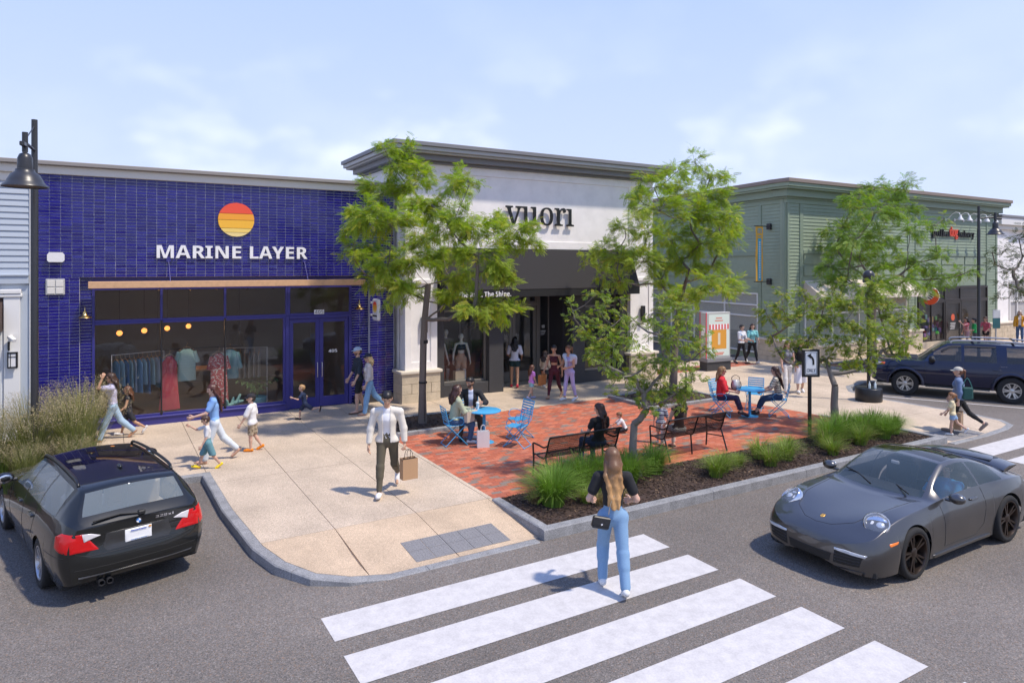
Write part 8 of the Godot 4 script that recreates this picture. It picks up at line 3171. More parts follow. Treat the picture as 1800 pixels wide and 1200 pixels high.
func build_people() -> void:
	M.fine_cloth = tex(noise_image(256, 0.06, 71, 0.82, 1.12, 4, 0.7))
	M.skin = mt(1, 1, 1, 0.5)
	M.skin.vertex_color_use_as_albedo = true
	M.skin.subsurf_scatter_enabled = true
	M.skin.subsurf_scatter_strength = 0.15
	M.hair = mt(1, 1, 1, 0.45)
	M.hair.vertex_color_use_as_albedo = true
	M.cloth_tint = mt(1, 1, 1, 0.85)
	M.cloth_tint.vertex_color_use_as_albedo = true
	var tan_skin := Color(0.5, 0.28, 0.17)
	var fair := Color(0.58, 0.36, 0.26)
	var brown := Color(0.05, 0.025, 0.014)
	var black_h := Color(0.012, 0.01, 0.009)
	var denim := Color(0.2, 0.34, 0.52)
	var pale_denim := Color(0.36, 0.5, 0.64)
	var navy_denim := Color(0.03, 0.07, 0.16)
	# crossing woman, seen from behind
	var w := person("woman in black tee and blue jeans walking over the crossing", Vector3(5.55, 0.0, -6.82), 147, 1.8, {"cell": 0.012, "L": [20, 3, 34, 2], "R": [-16, 3, 6, 2, 20], "la": [-6, 24, 75, 20], "ra": [-6, 24, 75, 20], "lean": 3, "head": [5, 8], "top": [Color(0.012, 0.012, 0.013), "shirt", 0.6], "bottom": [denim, "wide", 1.93], "rise": 0.02, "hem": 0.085, "loose": 0.02, "shoes": Color(0.72, 0.72, 0.7), "hair": [Color(0.15, 0.075, 0.035), "long", 2.05], "tips": Color(0.5, 0.28, 0.11), "skin": fair})
	var hb := thing("shoulder_bag", "small black quilted shoulder bag with chain on the crossing woman", "bag", w.transform * Vector3(0.17, 0.98, -0.19), w.rotation.y + 0.2)
	bpart(hb, "body", mt(0.012, 0.013, 0.016, 0.45), Vector3(0, -0.06, 0), Vector3(0.23, 0.15, 0.07), 0.02, Basis(Vector3.BACK, 0.22))
	bpart(hb, "flap", mt(0.014, 0.015, 0.018, 0.4), Vector3(0, -0.035, -0.038), Vector3(0.225, 0.1, 0.012), 0.006, Basis(Vector3.BACK, 0.22))
	bpart(hb, "clasp", M.chrome, Vector3(0.0, -0.07, -0.047), Vector3(0.025, 0.02, 0.006), 0.002)
	var b := MB.new()
	b.tube(arc([Vector3(-0.1, 0.03, 0), Vector3(-0.14, 0.2, 0.0), Vector3(-0.3, 0.42, 0.06)], 4), 0.005, -1, 5)
	part(hb, "chain", b.mesh(), mt(0.6, 0.5, 0.35, 0.3, 0.9))
	# man with the kraft bag
	w = person("man in cream jacket and olive trousers carrying a kraft bag", Vector3(4.25, SW, -11.45), -27, 1.86, {"cell": 0.013, "man": true, "R": [16, 2, 4, 1], "L": [-14, 3, 42, 2], "la": [-4, 12, 10, 0], "ra": [4, 12, 8, 0], "lean": 4, "head": [6, 22], "top": [Color(0.72, 0.67, 0.58), "jacket", 1.95], "loose": 0.024, "hem": -0.005, "open": [[0.16, 0.1, Vector3(0.06, 0.36, 0.13)]], "under": Color(0.76, 0.76, 0.77), "bottom": [Color(0.1, 0.085, 0.055), "pants", 1.9], "shoes": Color(0.74, 0.73, 0.72), "hair": [black_h, "short"], "skin": Color(0.52, 0.31, 0.21), "grip": "la"})
	var h := joint(w, "la")
	bag("shopping_bag", "brown kraft paper carrier with dark handles in the man's hand", h + Vector3(0.05, -0.52, 0.05), w.rotation.y + 0.5, Vector3(0.28, 0.36, 0.15), mt(0.46, 0.28, 0.15, 0.85), M.black, 0.15)
	# by the blue shop
	person("woman in lavender tee and pale jeans shading her eyes", Vector3(0.12, SW, -18.2), -92, 1.6, {"L": [22, 2, 4, 1], "R": [-24, 2, 22, 1], "la": [95, 10, 105, 12], "ra": [-10, 10, 20, 0], "head": [0, 5], "top": [Color(0.5, 0.48, 0.62), "shirt", 0.6], "loose": 0.022, "hem": 0.04, "bottom": [pale_denim, "wide", 1.95], "shoes": Color(0.4, 0.25, 0.17), "sandal": true, "hair": [brown, "long", 0.8], "skin": tan_skin, "shades": true})
	person("girl in black sleeveless outfit with white shoes behind the woman in lavender", Vector3(0.45, SW, -18.55), -92, 1.22, {"child": true, "L": [-28, 2, 30, 1], "R": [20, 2, 6, 1], "la": [15, 8, 40, 0], "ra": [10, 8, 30, 0], "top": [Color(0.02, 0.02, 0.026), "vest", 0.0], "bottom": [Color(0.02, 0.02, 0.026), "shorts", 0.7], "shoes": Color(0.7, 0.68, 0.66), "hair": [Color(0.11, 0.045, 0.02), "long", 0.9], "skin": tan_skin})
	person("woman in sky blue tee and white trousers leading the boy", Vector3(1.9, SW, -15.12), -95, 1.62, {"L": [16, 2, 4, 1], "R": [-26, 2, 20, 1], "la": [32, 6, 45, 5], "ra": [-8, 10, 15, 0], "head": [10, 6], "top": [Color(0.22, 0.4, 0.72), "shirt", 0.7], "bottom": [Color(0.62, 0.67, 0.72), "wide", 1.9], "hem": 0.03, "shoes": Color(0.42, 0.25, 0.16), "sandal": true, "hair": [Color(0.075, 0.022, 0.014), "long", 1.7], "skin": fair})
	person("small boy in teal overalls and yellow clogs", Vector3(1.72, SW, -14.66), -92, 1.1, {"child": true, "R": [22, 2, 4, 1], "L": [-20, 2, 16, 1], "la": [10, 10, 20, 0], "ra": [75, 5, 50, 10], "head": [0, 16], "top": [Color(0.68, 0.67, 0.66), "shirt", 0.75], "bottom": [Color(0.12, 0.26, 0.3), "overalls", 0.95], "rise": 0.13, "hem": 0.09, "loose": 0.008, "shoes": Color(0.85, 0.62, 0.02), "hair": [Color(0.06, 0.03, 0.018), "short"], "skin": fair})
	person("boy in white tee, camouflage shorts, cap and orange clogs", Vector3(2.72, SW, -15.6), -118, 1.27, {"child": true, "L": [4, 2, 6, 1], "R": [-6, 2, 26, 1], "la": [22, 14, 10, 0], "ra": [-8, 12, 35, 0], "head": [18, 4], "top": [Color(0.72, 0.71, 0.71), "shirt", 0.8], "hem": -0.02, "loose": 0.024, "bottom": [Color.WHITE, "shorts", 0.85], "bottom_tint": blotches([Color(0.12, 0.09, 0.06), Color(0.3, 0.23, 0.15), Color(0.44, 0.36, 0.26), Color(0.2, 0.15, 0.1)], 12.0), "shoes": Color(0.85, 0.25, 0.01), "hair": [black_h, "short"], "cap": Color(0.018, 0.016, 0.02), "capped": true, "skin": fair})
	person("fair haired small boy in navy running beside the blue doors", Vector3(4.45, SW, -18.05), -104, 0.98, {"child": true, "R": [34, 2, 30, 1, -8], "L": [-52, 2, 48, 1], "la": [40, 12, 70, 10], "ra": [-50, 18, 60, 0], "lean": 16, "head": [0, -4], "top": [Color(0.02, 0.035, 0.085), "shirt", 0.6], "bottom": [Color(0.02, 0.03, 0.07), "shorts", 0.8], "shoes": Color(0.03, 0.028, 0.027), "hair": [Color(0.42, 0.25, 0.11), "short"], "skin": fair})
	person("man in navy shirt, black shorts and pale cap by the blue doors", Vector3(5.92, SW, -18.15), -93, 1.8, {"man": true, "L": [10, 2, 8, 1], "R": [-8, 2, 8, 1], "la": [6, 9, 22, 4], "ra": [10, 9, 20, 0], "top": [Color(0.018, 0.028, 0.045), "shirt", 1.1], "hem": -0.02, "loose": 0.02, "bottom": [Color(0.013, 0.013, 0.014), "shorts", 0.85], "shoes": Color(0.12, 0.06, 0.04), "sandal": true, "hair": [brown, "short"], "cap": Color(0.42, 0.5, 0.6), "capped": true, "beard": true, "skin": fair})
	person("blonde woman in cream sweater, blue jeans and navy cap", Vector3(6.12, SW, -17.88), -99, 1.66, {"L": [12, 2, 4, 1], "R": [-26, 2, 22, 1], "la": [4, 10, 20, 4], "ra": [10, 8, 22, 0], "top": [Color(0.62, 0.56, 0.52), "sweater", 1.95], "loose": 0.026, "hem": 0.05, "bottom": [Color(0.24, 0.42, 0.62), "wide", 1.97], "shoes": Color(0.38, 0.15, 0.08), "sandal": true, "hair": [Color(0.6, 0.42, 0.2), "long", 0.5], "cap": Color(0.025, 0.03, 0.055), "capped": true, "shades": true, "skin": fair})
	# entrance of the white shop
	person("woman in white tee and dark green shorts at the white shop door", Vector3(11.66, SW, -19.45), 146, 1.66, {"L": [3, 2, 4, 1], "R": [-10, 2, 14, 1], "la": [14, 14, 60, 12], "ra": [10, 14, 45, 8], "top": [Color(0.66, 0.66, 0.74), "shirt", 0.75], "loose": 0.022, "hem": 0.01, "bottom": [Color(0.008, 0.035, 0.035), "shorts", 0.42], "shoes": Color(0.72, 0.05, 0.09), "hair": [black_h, "curly", 1.1], "skin": tan_skin})
	person("little girl in pink tee and patterned shorts by the entrance", Vector3(11.06, SW, -17.46), 88, 1.05, {"child": true, "L": [10, 2, 4, 1], "R": [-12, 2, 18, 1], "la": [-4, 9, 15, 0], "ra": [6, 9, 15, 0], "top": [Color(0.62, 0.24, 0.66), "shirt", 0.4], "loose": 0.016, "hem": -0.03, "bottom": [Color(0.26, 0.48, 0.55), "shorts", 0.55], "shoes": Color(0.42, 0.46, 0.75), "hair": [Color(0.09, 0.035, 0.018), "long", 1.0], "skin": fair})
	person("girl in beige top and black shorts behind the woman in maroon", Vector3(12.52, SW, -18.95), 117, 1.24, {"child": true, "L": [14, 2, 4, 1], "R": [-14, 2, 16, 1], "top": [Color(0.6, 0.47, 0.34), "shirt", 1.3], "loose": 0.02, "hem": 0.0, "bottom": [Color(0.013, 0.013, 0.014), "shorts", 0.5], "shoes": Color(0.55, 0.55, 0.56), "hair": [Color(0.03, 0.016, 0.012), "curly", 0.9], "skin": tan_skin})
	w = person("woman in maroon sports top and leggings with a brown bag", Vector3(11.72, SW, -17.2), -54, 1.66, {"R": [20, 2, 5, 1], "L": [-18, 2, 22, 1], "la": [-8, 13, 8, 0], "ra": [10, 12, 35, 0], "head": [8, 10], "top": [Color(0.07, 0.008, 0.016), "sports_top", 0.0], "loose": 0.005, "hem": 0.16, "neckline": 0.285, "bottom": [Color(0.085, 0.01, 0.02), "leggings", 1.85], "rise": 0.02, "shoes": Color(0.3, 0.18, 0.12), "sandal": true, "hair": [black_h, "bun"], "skin": tan_skin, "grip": "ra"})
	h = joint(w, "ra")
	var tb := thing("tote_bag", "tan leather tote held by the woman in maroon", "bag", h + Vector3(-0.06, -0.32, 0.03), w.rotation.y + 1.2)
	bpart(tb, "body", mt(0.33, 0.13, 0.03, 0.6), Vector3(0, 0.12, 0), Vector3(0.3, 0.32, 0.1), 0.02)
	bpart(tb, "strap", mt(0.28, 0.1, 0.025, 0.6), Vector3(0, 0.32, 0), Vector3(0.04, 0.14, 0.02), 0.005)
	w = person("woman in lilac leggings with a pale sweater over her shoulders", Vector3(11.9, SW, -16.66), -78, 1.64, {"R": [10, 2, 4, 1], "L": [-8, 2, 10, 1], "la": [8, 12, 72, 25], "ra": [12, 12, 70, 20], "head": [-12, 4], "top": [Color(0.42, 0.38, 0.62), "sports_top", 0.0], "loose": 0.006, "hem": 0.05, "neckline": 0.285, "bottom": [Color(0.46, 0.42, 0.7), "leggings", 1.82], "rise": 0.03, "shoes": Color(0.66, 0.66, 0.68), "hair": [Color(0.16, 0.07, 0.03), "pony", 0.9], "skin": tan_skin})
	var net := Net.new()
	net.cell = 0.016
	net.k = 0.03
	var J: Dictionary = w.get_meta("joints")
	net.bone(J.la0 + Vector3(0.02, 0.01, -0.02), J.ra0 + Vector3(-0.02, 0.01, -0.02), 0.075, -1, Vector3.BACK, 1.0)
	net.bone(J.la0 + Vector3(0.02, 0.0, 0.0), J.waist + Vector3(0.12, 0.18, 0.06), 0.06, 0.05)
	net.bone(J.la0 + Vector3(0.03, -0.02, -0.05), J.waist + Vector3(0.16, 0.1, -0.09), 0.07, 0.05)
	net.bone(J.ra0 + Vector3(-0.01, 0.0, 0.02), J.waist + Vector3(0.0, 0.16, 0.13), 0.055, 0.05)
	net.bone(J.waist + Vector3(0.0, 0.16, 0.13), J.waist + Vector3(0.0, -0.06, 0.15), 0.04, 0.05)
	var cl := MB.new()
	net.run(cl, null, 0.003)
	part(w, "draped_sweater", cl.mesh(), cloth(Color(0.55, 0.6, 0.68)))
	# coffee table
	person("woman in light green sweater seated at the blue table", Vector3(6.72, SW, -13.86), 82, 1.66, {"seat": 0.53, "L": [84, 6, 74, 2, 4], "R": [78, 2, 86, -4, 4], "la": [28, 10, 60, 22], "ra": [25, 10, 62, 18], "lean": 8, "head": [10, 0], "top": [Color(0.4, 0.44, 0.3), "sweater", 1.95], "loose": 0.026, "bottom": [Color(0.05, 0.11, 0.22), "jeans", 1.9], "shoes": Color(0.7, 0.69, 0.68), "hair": [Color(0.05, 0.02, 0.014), "curly", 0.85], "skin": fair})
	person("bearded man in black jacket seated behind the blue table", Vector3(7.42, SW, -14.42), -24, 1.8, {"man": true, "seat": 0.54, "L": [80, 14, 80, 6, 4], "R": [82, 16, 82, 6, 4], "la": [38, 26, 62, 30], "ra": [12, 20, 55, 22], "lean": 12, "head": [-38, 10], "top": [Color(0.014, 0.014, 0.016), "jacket", 1.95], "loose": 0.026, "open": [[0.16, 0.1, Vector3(0.055, 0.4, 0.13)]], "under": Color(0.56, 0.6, 0.72), "bottom": [Color(0.09, 0.065, 0.05), "pants", 1.9], "shoes": Color(0.015, 0.015, 0.016), "hair": [black_h, "short"], "beard": true, "skin": Color(0.45, 0.25, 0.16)})
	# benches
	person("woman in black top seated on the black bench", Vector3(8.42, SW, -10.8), 178, 1.62, {"seat": 0.5, "L": [86, 4, 80, 2, 4], "R": [86, 8, 84, 2, 4], "la": [20, 14, 60, 15], "ra": [15, 14, 50, 10], "lean": -6, "head": [35, 4], "top": [Color(0.013, 0.013, 0.014), "shirt", 0.5], "bottom": [navy_denim, "jeans", 1.9], "shoes": Color(0.02, 0.02, 0.02), "hair": [Color(0.035, 0.014, 0.01), "long", 1.5], "skin": fair})
	person("woman in brown sleeveless top and white trousers on the black bench", Vector3(10.58, SW, -10.78), 172, 1.62, {"seat": 0.5, "L": [86, 3, 78, 2, 4], "R": [84, 8, 86, 0, 4], "la": [12, 14, 45, 10], "ra": [25, 14, 40, 6], "lean": -4, "head": [10, 6], "top": [Color(0.075, 0.04, 0.03), "top", 0.0], "loose": 0.012, "bottom": [Color(0.66, 0.62, 0.56), "pants", 1.85], "shoes": Color(0.04, 0.03, 0.026), "sandal": true, "hair": [Color(0.03, 0.014, 0.012), "long", 0.75], "skin": fair})
	person("toddler in white shirt and dark trousers sitting on the bricks", Vector3(10.74, SW, -12.72), -125, 0.84, {"child": true, "seat": 0.09, "L": [82, 22, 30, 12, -10], "R": [84, 22, 60, -10, -10], "la": [45, 10, 20, 5], "ra": [50, 10, 15, 5], "lean": 28, "head": [0, 18], "top": [Color(0.7, 0.69, 0.68), "shirt", 0.8], "bottom": [Color(0.015, 0.016, 0.022), "pants", 1.8], "shoes": Color(0.5, 0.45, 0.4), "hair": [Color(0.2, 0.1, 0.045), "short"], "skin": fair})
	person("small boy in striped tee and tan shorts standing at the bench", Vector3(10.78, SW, -11.55), 136, 0.98, {"child": true, "L": [3, 3, 4, 2], "R": [-3, 3, 4, 2], "la": [2, 14, 8, 0], "ra": [4, 14, 8, 0], "top": [Color.WHITE, "shirt", 0.7], "top_tint": stripes(Color(0.05, 0.065, 0.11), Color(0.5, 0.52, 0.56), 0.042, 0.55), "loose": 0.018, "hem": -0.02, "bottom": [Color(0.42, 0.32, 0.22), "shorts", 0.9], "shoes": Color(0.5, 0.5, 0.5), "hair": [Color(0.13, 0.06, 0.03), "short"], "skin": fair})
	# handbag table
	person("woman in red blouse and navy trousers seated at the blue table", Vector3(14.1, SW, -12.82), 40, 1.66, {"seat": 0.53, "L": [84, 4, 62, 2, 20], "R": [90, 2, 74, -6, 10], "la": [22, 8, 58, 16], "ra": [24, 8, 55, 14], "lean": 4, "top": [Color(0.6, 0.018, 0.03), "blouse", 1.1], "loose": 0.03, "bottom": [Color(0.018, 0.016, 0.06), "wide", 1.75], "shoes": Color(0.05, 0.03, 0.03), "hair": [Color(0.25, 0.14, 0.06), "long", 0.8], "tips": Color(0.42, 0.27, 0.13), "shades": true, "skin": fair})
	person("woman in cream and black striped top and blue jeans seated at the blue table", Vector3(15.45, SW, -12.03), 220, 1.66, {"seat": 0.53, "L": [78, 4, 52, 2, 12], "R": [76, 4, 48, 0, 12], "la": [30, 10, 38, 14], "ra": [28, 10, 40, 14], "lean": 10, "top": [Color.WHITE, "shirt", 0.75], "top_tint": stripes(Color(0.62, 0.57, 0.48), Color(0.02, 0.02, 0.022), 0.06, 0.62), "bottom": [Color(0.02, 0.055, 0.13), "wide", 1.6], "shoes": Color(0.05, 0.03, 0.026), "hair": [Color(0.04, 0.016, 0.012), "long", 1.6], "shades": true, "skin": fair})
	# walking beyond the turn sign
	person("woman in grey waistcoat and white trousers beyond the turn sign", Vector3(18.5, SW, -14.1), -28, 1.64, {"R": [12, 2, 4, 1], "L": [-10, 2, 14, 1], "la": [4, 8, 12, 0], "ra": [8, 9, 14, 0], "top": [Color(0.17, 0.17, 0.2), "waistcoat", 0.0], "bottom": [Color(0.72, 0.69, 0.66), "wide", 1.95], "shoes": Color(0.5, 0.34, 0.25), "sandal": true, "hair": [Color(0.12, 0.055, 0.025), "long", 1.2], "skin": fair})
	person("woman in black jacket and white skirt beyond the turn sign", Vector3(18.95, SW, -13.95), -38, 1.72, {"R": [10, 2, 4, 1], "L": [-8, 2, 10, 1], "la": [8, 10, 60, 14], "ra": [6, 10, 40, 10], "top": [Color(0.013, 0.013, 0.015), "jacket", 1.9], "loose": 0.03, "hem": 0.0, "bottom": [Color(0.72, 0.7, 0.74), "skirt", 1.45], "shoes": Color(0.7, 0.69, 0.69), "hair": [Color(0.4, 0.25, 0.12), "long", 0.7], "shades": true, "skin": fair})
	person("woman in patterned white tee and black leggings beside the kiosk", Vector3(22.5, SW, -19.35), 0, 1.62, {"L": [14, 2, 4, 1], "R": [-12, 2, 14, 1], "la": [12, 8, 70, 18], "ra": [10, 8, 70, 14], "top": [Color.WHITE, "shirt", 0.9], "top_tint": blotches([Color(0.66, 0.66, 0.68), Color(0.66, 0.66, 0.68), Color(0.3, 0.42, 0.62)], 6.0), "bottom": [Color(0.012, 0.012, 0.014), "leggings", 1.85], "shoes": Color(0.05, 0.05, 0.05), "hair": [black_h, "bun"], "skin": fair})
	person("woman in turquoise tee and black leggings beside the kiosk", Vector3(23.1, SW, -19.3), -27, 1.68, {"L": [20, 2, 4, 1], "R": [-20, 2, 18, 1], "la": [10, 9, 60, 14], "ra": [10, 9, 66, 16], "top": [Color(0.2, 0.52, 0.54), "shirt", 0.75], "bottom": [Color(0.012, 0.012, 0.014), "leggings", 1.85], "shoes": Color(0.68, 0.68, 0.68), "hair": [Color(0.03, 0.014, 0.01), "long", 1.3], "skin": fair})
	# corner by the dark blue car
	w = person("woman in denim shirt, black leggings and pale cap carrying bags", Vector3(18.15, 0.03, -8.85), -154, 1.64, {"L": [18, 2, 8, 1], "R": [-30, 2, 24, 1], "la": [-6, 9, 14, 0], "ra": [10, 9, 20, 0], "top": [Color(0.14, 0.2, 0.34), "shirt", 1.5], "loose": 0.03, "hem": 0.0, "bottom": [Color(0.013, 0.013, 0.015), "leggings", 1.85], "shoes": Color(0.24, 0.19, 0.16), "hair": [Color(0.16, 0.06, 0.025), "pony", 0.7], "cap": Color(0.5, 0.47, 0.4), "capped": true, "skin": fair, "grip": "la"})
	h = joint(w, "la")
	bag("shopping_bag", "large brown printed carrier beside the woman in denim", h + Vector3(0.12, -0.6, -0.05), 0.3, Vector3(0.34, 0.42, 0.16), mt(0.36, 0.24, 0.15, 0.85), mt(0.3, 0.2, 0.12, 0.8), 0.14)
	var tt := thing("tote_bag", "dark teal cloth tote on the shoulder of the woman in denim", "bag", w.transform * Vector3(0.16, 0.95, -0.16), w.rotation.y + 0.4)
	bpart(tt, "body", mt(0.014, 0.07, 0.06, 0.8), Vector3(0, 0.05, 0), Vector3(0.09, 0.3, 0.24), 0.03)
	b = MB.new()
	b.tube(arc([Vector3(0, 0.2, -0.1), Vector3(-0.02, 0.42, 0.0), Vector3(0, 0.2, 0.12)], 4), 0.01, -1, 5)
	part(tt, "strap", b.mesh(), mt(0.03, 0.15, 0.13, 0.8))
	person("little girl in pale yellow tee and denim shorts on the warning plate", Vector3(17.72, 0.03, -8.8), -152, 1.06, {"child": true, "L": [6, 2, 4, 1], "R": [-26, 2, 30, 1], "la": [26, 12, 22, 0], "ra": [10, 9, 20, 0], "top": [Color(0.68, 0.58, 0.36), "shirt", 0.6], "loose": 0.018, "hem": -0.01, "bottom": [Color(0.26, 0.38, 0.54), "shorts", 0.5], "shoes": Color(0.66, 0.66, 0.64), "hair": [Color(0.26, 0.12, 0.05), "pony", 0.7], "skin": fair})
	# far pavement
	person("woman with grey hair in yellow jacket before the cream shop", Vector3(41.3, SW, -17.2), -67, 1.7, {"L": [6, 2, 4, 1], "R": [-6, 2, 6, 1], "la": [40, 12, 110, 10], "ra": [4, 10, 20, 0], "top": [Color(0.62, 0.31, 0.02), "jacket", 1.9], "loose": 0.03, "hem": -0.01, "open": [[0.16, 0.1, Vector3(0.06, 0.4, 0.13)]], "under": Color(0.66, 0.64, 0.64), "bottom": [Color(0.05, 0.1, 0.22), "jeans", 1.9], "shoes": Color(0.1, 0.08, 0.07), "hair": [Color(0.42, 0.38, 0.34), "curly", 0.3], "skin": fair})
	person("child in bright green tee and grey trousers before the bakery", Vector3(36.9, SW, -17.3), -140, 1.5, {"child": true, "L": [6, 2, 4, 1], "R": [-8, 2, 8, 1], "la": [20, 8, 60, 10], "top": [Color(0.02, 0.36, 0.09), "shirt", 0.8], "bottom": [Color(0.08, 0.08, 0.09), "pants", 1.9], "shoes": Color(0.1, 0.1, 0.1), "hair": [black_h, "short"], "skin": fair})
	person("girl in coral tee and black shorts before the bakery", Vector3(38.2, SW, -17.4), -95, 1.52, {"child": true, "L": [6, 2, 4, 1], "R": [-8, 2, 8, 1], "la": [10, 8, 40, 10], "ra": [35, 10, 70, 10], "top": [Color(0.58, 0.12, 0.16), "shirt", 0.8], "bottom": [Color(0.02, 0.02, 0.02), "shorts", 0.5], "shoes": Color(0.6, 0.6, 0.6), "hair": [Color(0.07, 0.03, 0.02), "pony", 0.6], "skin": fair})
	person("girl in pale pink patterned top at the bakery door", Vector3(37.5, SW, -17.95), -125, 1.48, {"child": true, "L": [6, 2, 4, 1], "R": [-8, 2, 8, 1], "la": [70, 8, 70, 10], "top": [Color.WHITE, "shirt", 0.8], "top_tint": blotches([Color(0.6, 0.4, 0.45), Color(0.62, 0.1, 0.14), Color(0.62, 0.5, 0.5)], 7.0), "bottom": [Color(0.5, 0.3, 0.33), "shorts", 0.6], "shoes": Color(0.6, 0.6, 0.6), "hair": [black_h, "long", 0.4], "skin": fair})
	# driver
	person("driver in bright blue shirt inside the grey sports car", Vector3(10.8, 0.0, -5.52), -90, 1.55, {"man": true, "seat": 0.44, "L": [72, 6, 40, 2, 20], "R": [72, 6, 40, 2, 20], "la": [45, 8, 40, 10], "ra": [45, 8, 40, 10], "lean": -18, "top": [Color(0.02, 0.3, 0.7), "shirt", 0.8], "loose": 0.018, "bottom": [Color(0.05, 0.05, 0.06), "pants", 1.8], "shoes": Color(0.03, 0.03, 0.03), "hair": [brown, "short"], "skin": fair})


# ---------------------------------------------------------------- goods behind the glass
func garment(called: String, label: String, group: String, at: Vector3, turn: float, mat: Material, top_w: float, hem_w: float, length: float, depth: float, sleeve := 0.0) -> Node3D:
	# clothes on a hanger: flat folds that widen to the hem; the hanger hook is at the top
	var g := thing(called, label, "clothing", at, turn, group)
	var rows := []
	for i in 9:
		var t := i / 8.0
		var w := lerpf(top_w, hem_w, t * t) if t > 0.12 else top_w * (0.35 + t * 5.4)
		var k := PackedVector3Array()
		for j in 20:
			var a := TAU * j / 20
			var f := 1.0 + 0.18 * t * sin(a * 7.0 + at.x * 9.0)
			k.append(Vector3(cos(a) * w * 0.5, -0.08 - length * t - (0.0 if t > 0.1 else 0.0), sin(a) * depth * f * (0.5 + 0.5 * t)))
		rows.append(k)
	var b := MB.new()
	b.grid(rows, false, true)
	if sleeve > 0.0:
		for s in [-1.0, 1.0]:
			b.tube(PackedVector3Array([Vector3(top_w * 0.42 * s, -0.16, 0), Vector3(top_w * 0.62 * s, -0.16 - sleeve, 0)]), 0.06, 0.07, 10)
	part(g, "cloth", b.mesh(), mat)
	b = MB.new()
	b.tube(arc([Vector3(-top_w * 0.42, -0.12, 0), Vector3(0, -0.03, 0), Vector3(top_w * 0.42, -0.12, 0)], 3), 0.008, -1, 5)
	b.tube(arc([Vector3(0, -0.03, 0), Vector3(0, 0.03, 0), Vector3(0.025, 0.06, 0), Vector3(0.0, 0.085, 0)], 3), 0.004, -1, 5)
	part(g, "hanger", b.mesh(), M.wood)
	return g


func rail(label: String, at: Vector3, turn: float, w: float, h: float) -> void:
	var r := thing("clothes_rail", label, "clothes rail", at, turn)
	var b := MB.new()
	b.tube(PackedVector3Array([Vector3(-w / 2, 0, 0), Vector3(-w / 2, h, 0), Vector3(w / 2, h, 0), Vector3(w / 2, 0, 0)]), 0.014, -1, 8)
	part(r, "frame", b.mesh(), M.white_plastic)
	b = MB.new()
	for s in [-1.0, 1.0]:
		b.tube(PackedVector3Array([Vector3(w / 2 * s, 0.01, -0.22), Vector3(w / 2 * s, 0.01, 0.22)]), 0.014, -1, 8)
	part(r, "foot", b.mesh(), M.white_plastic)


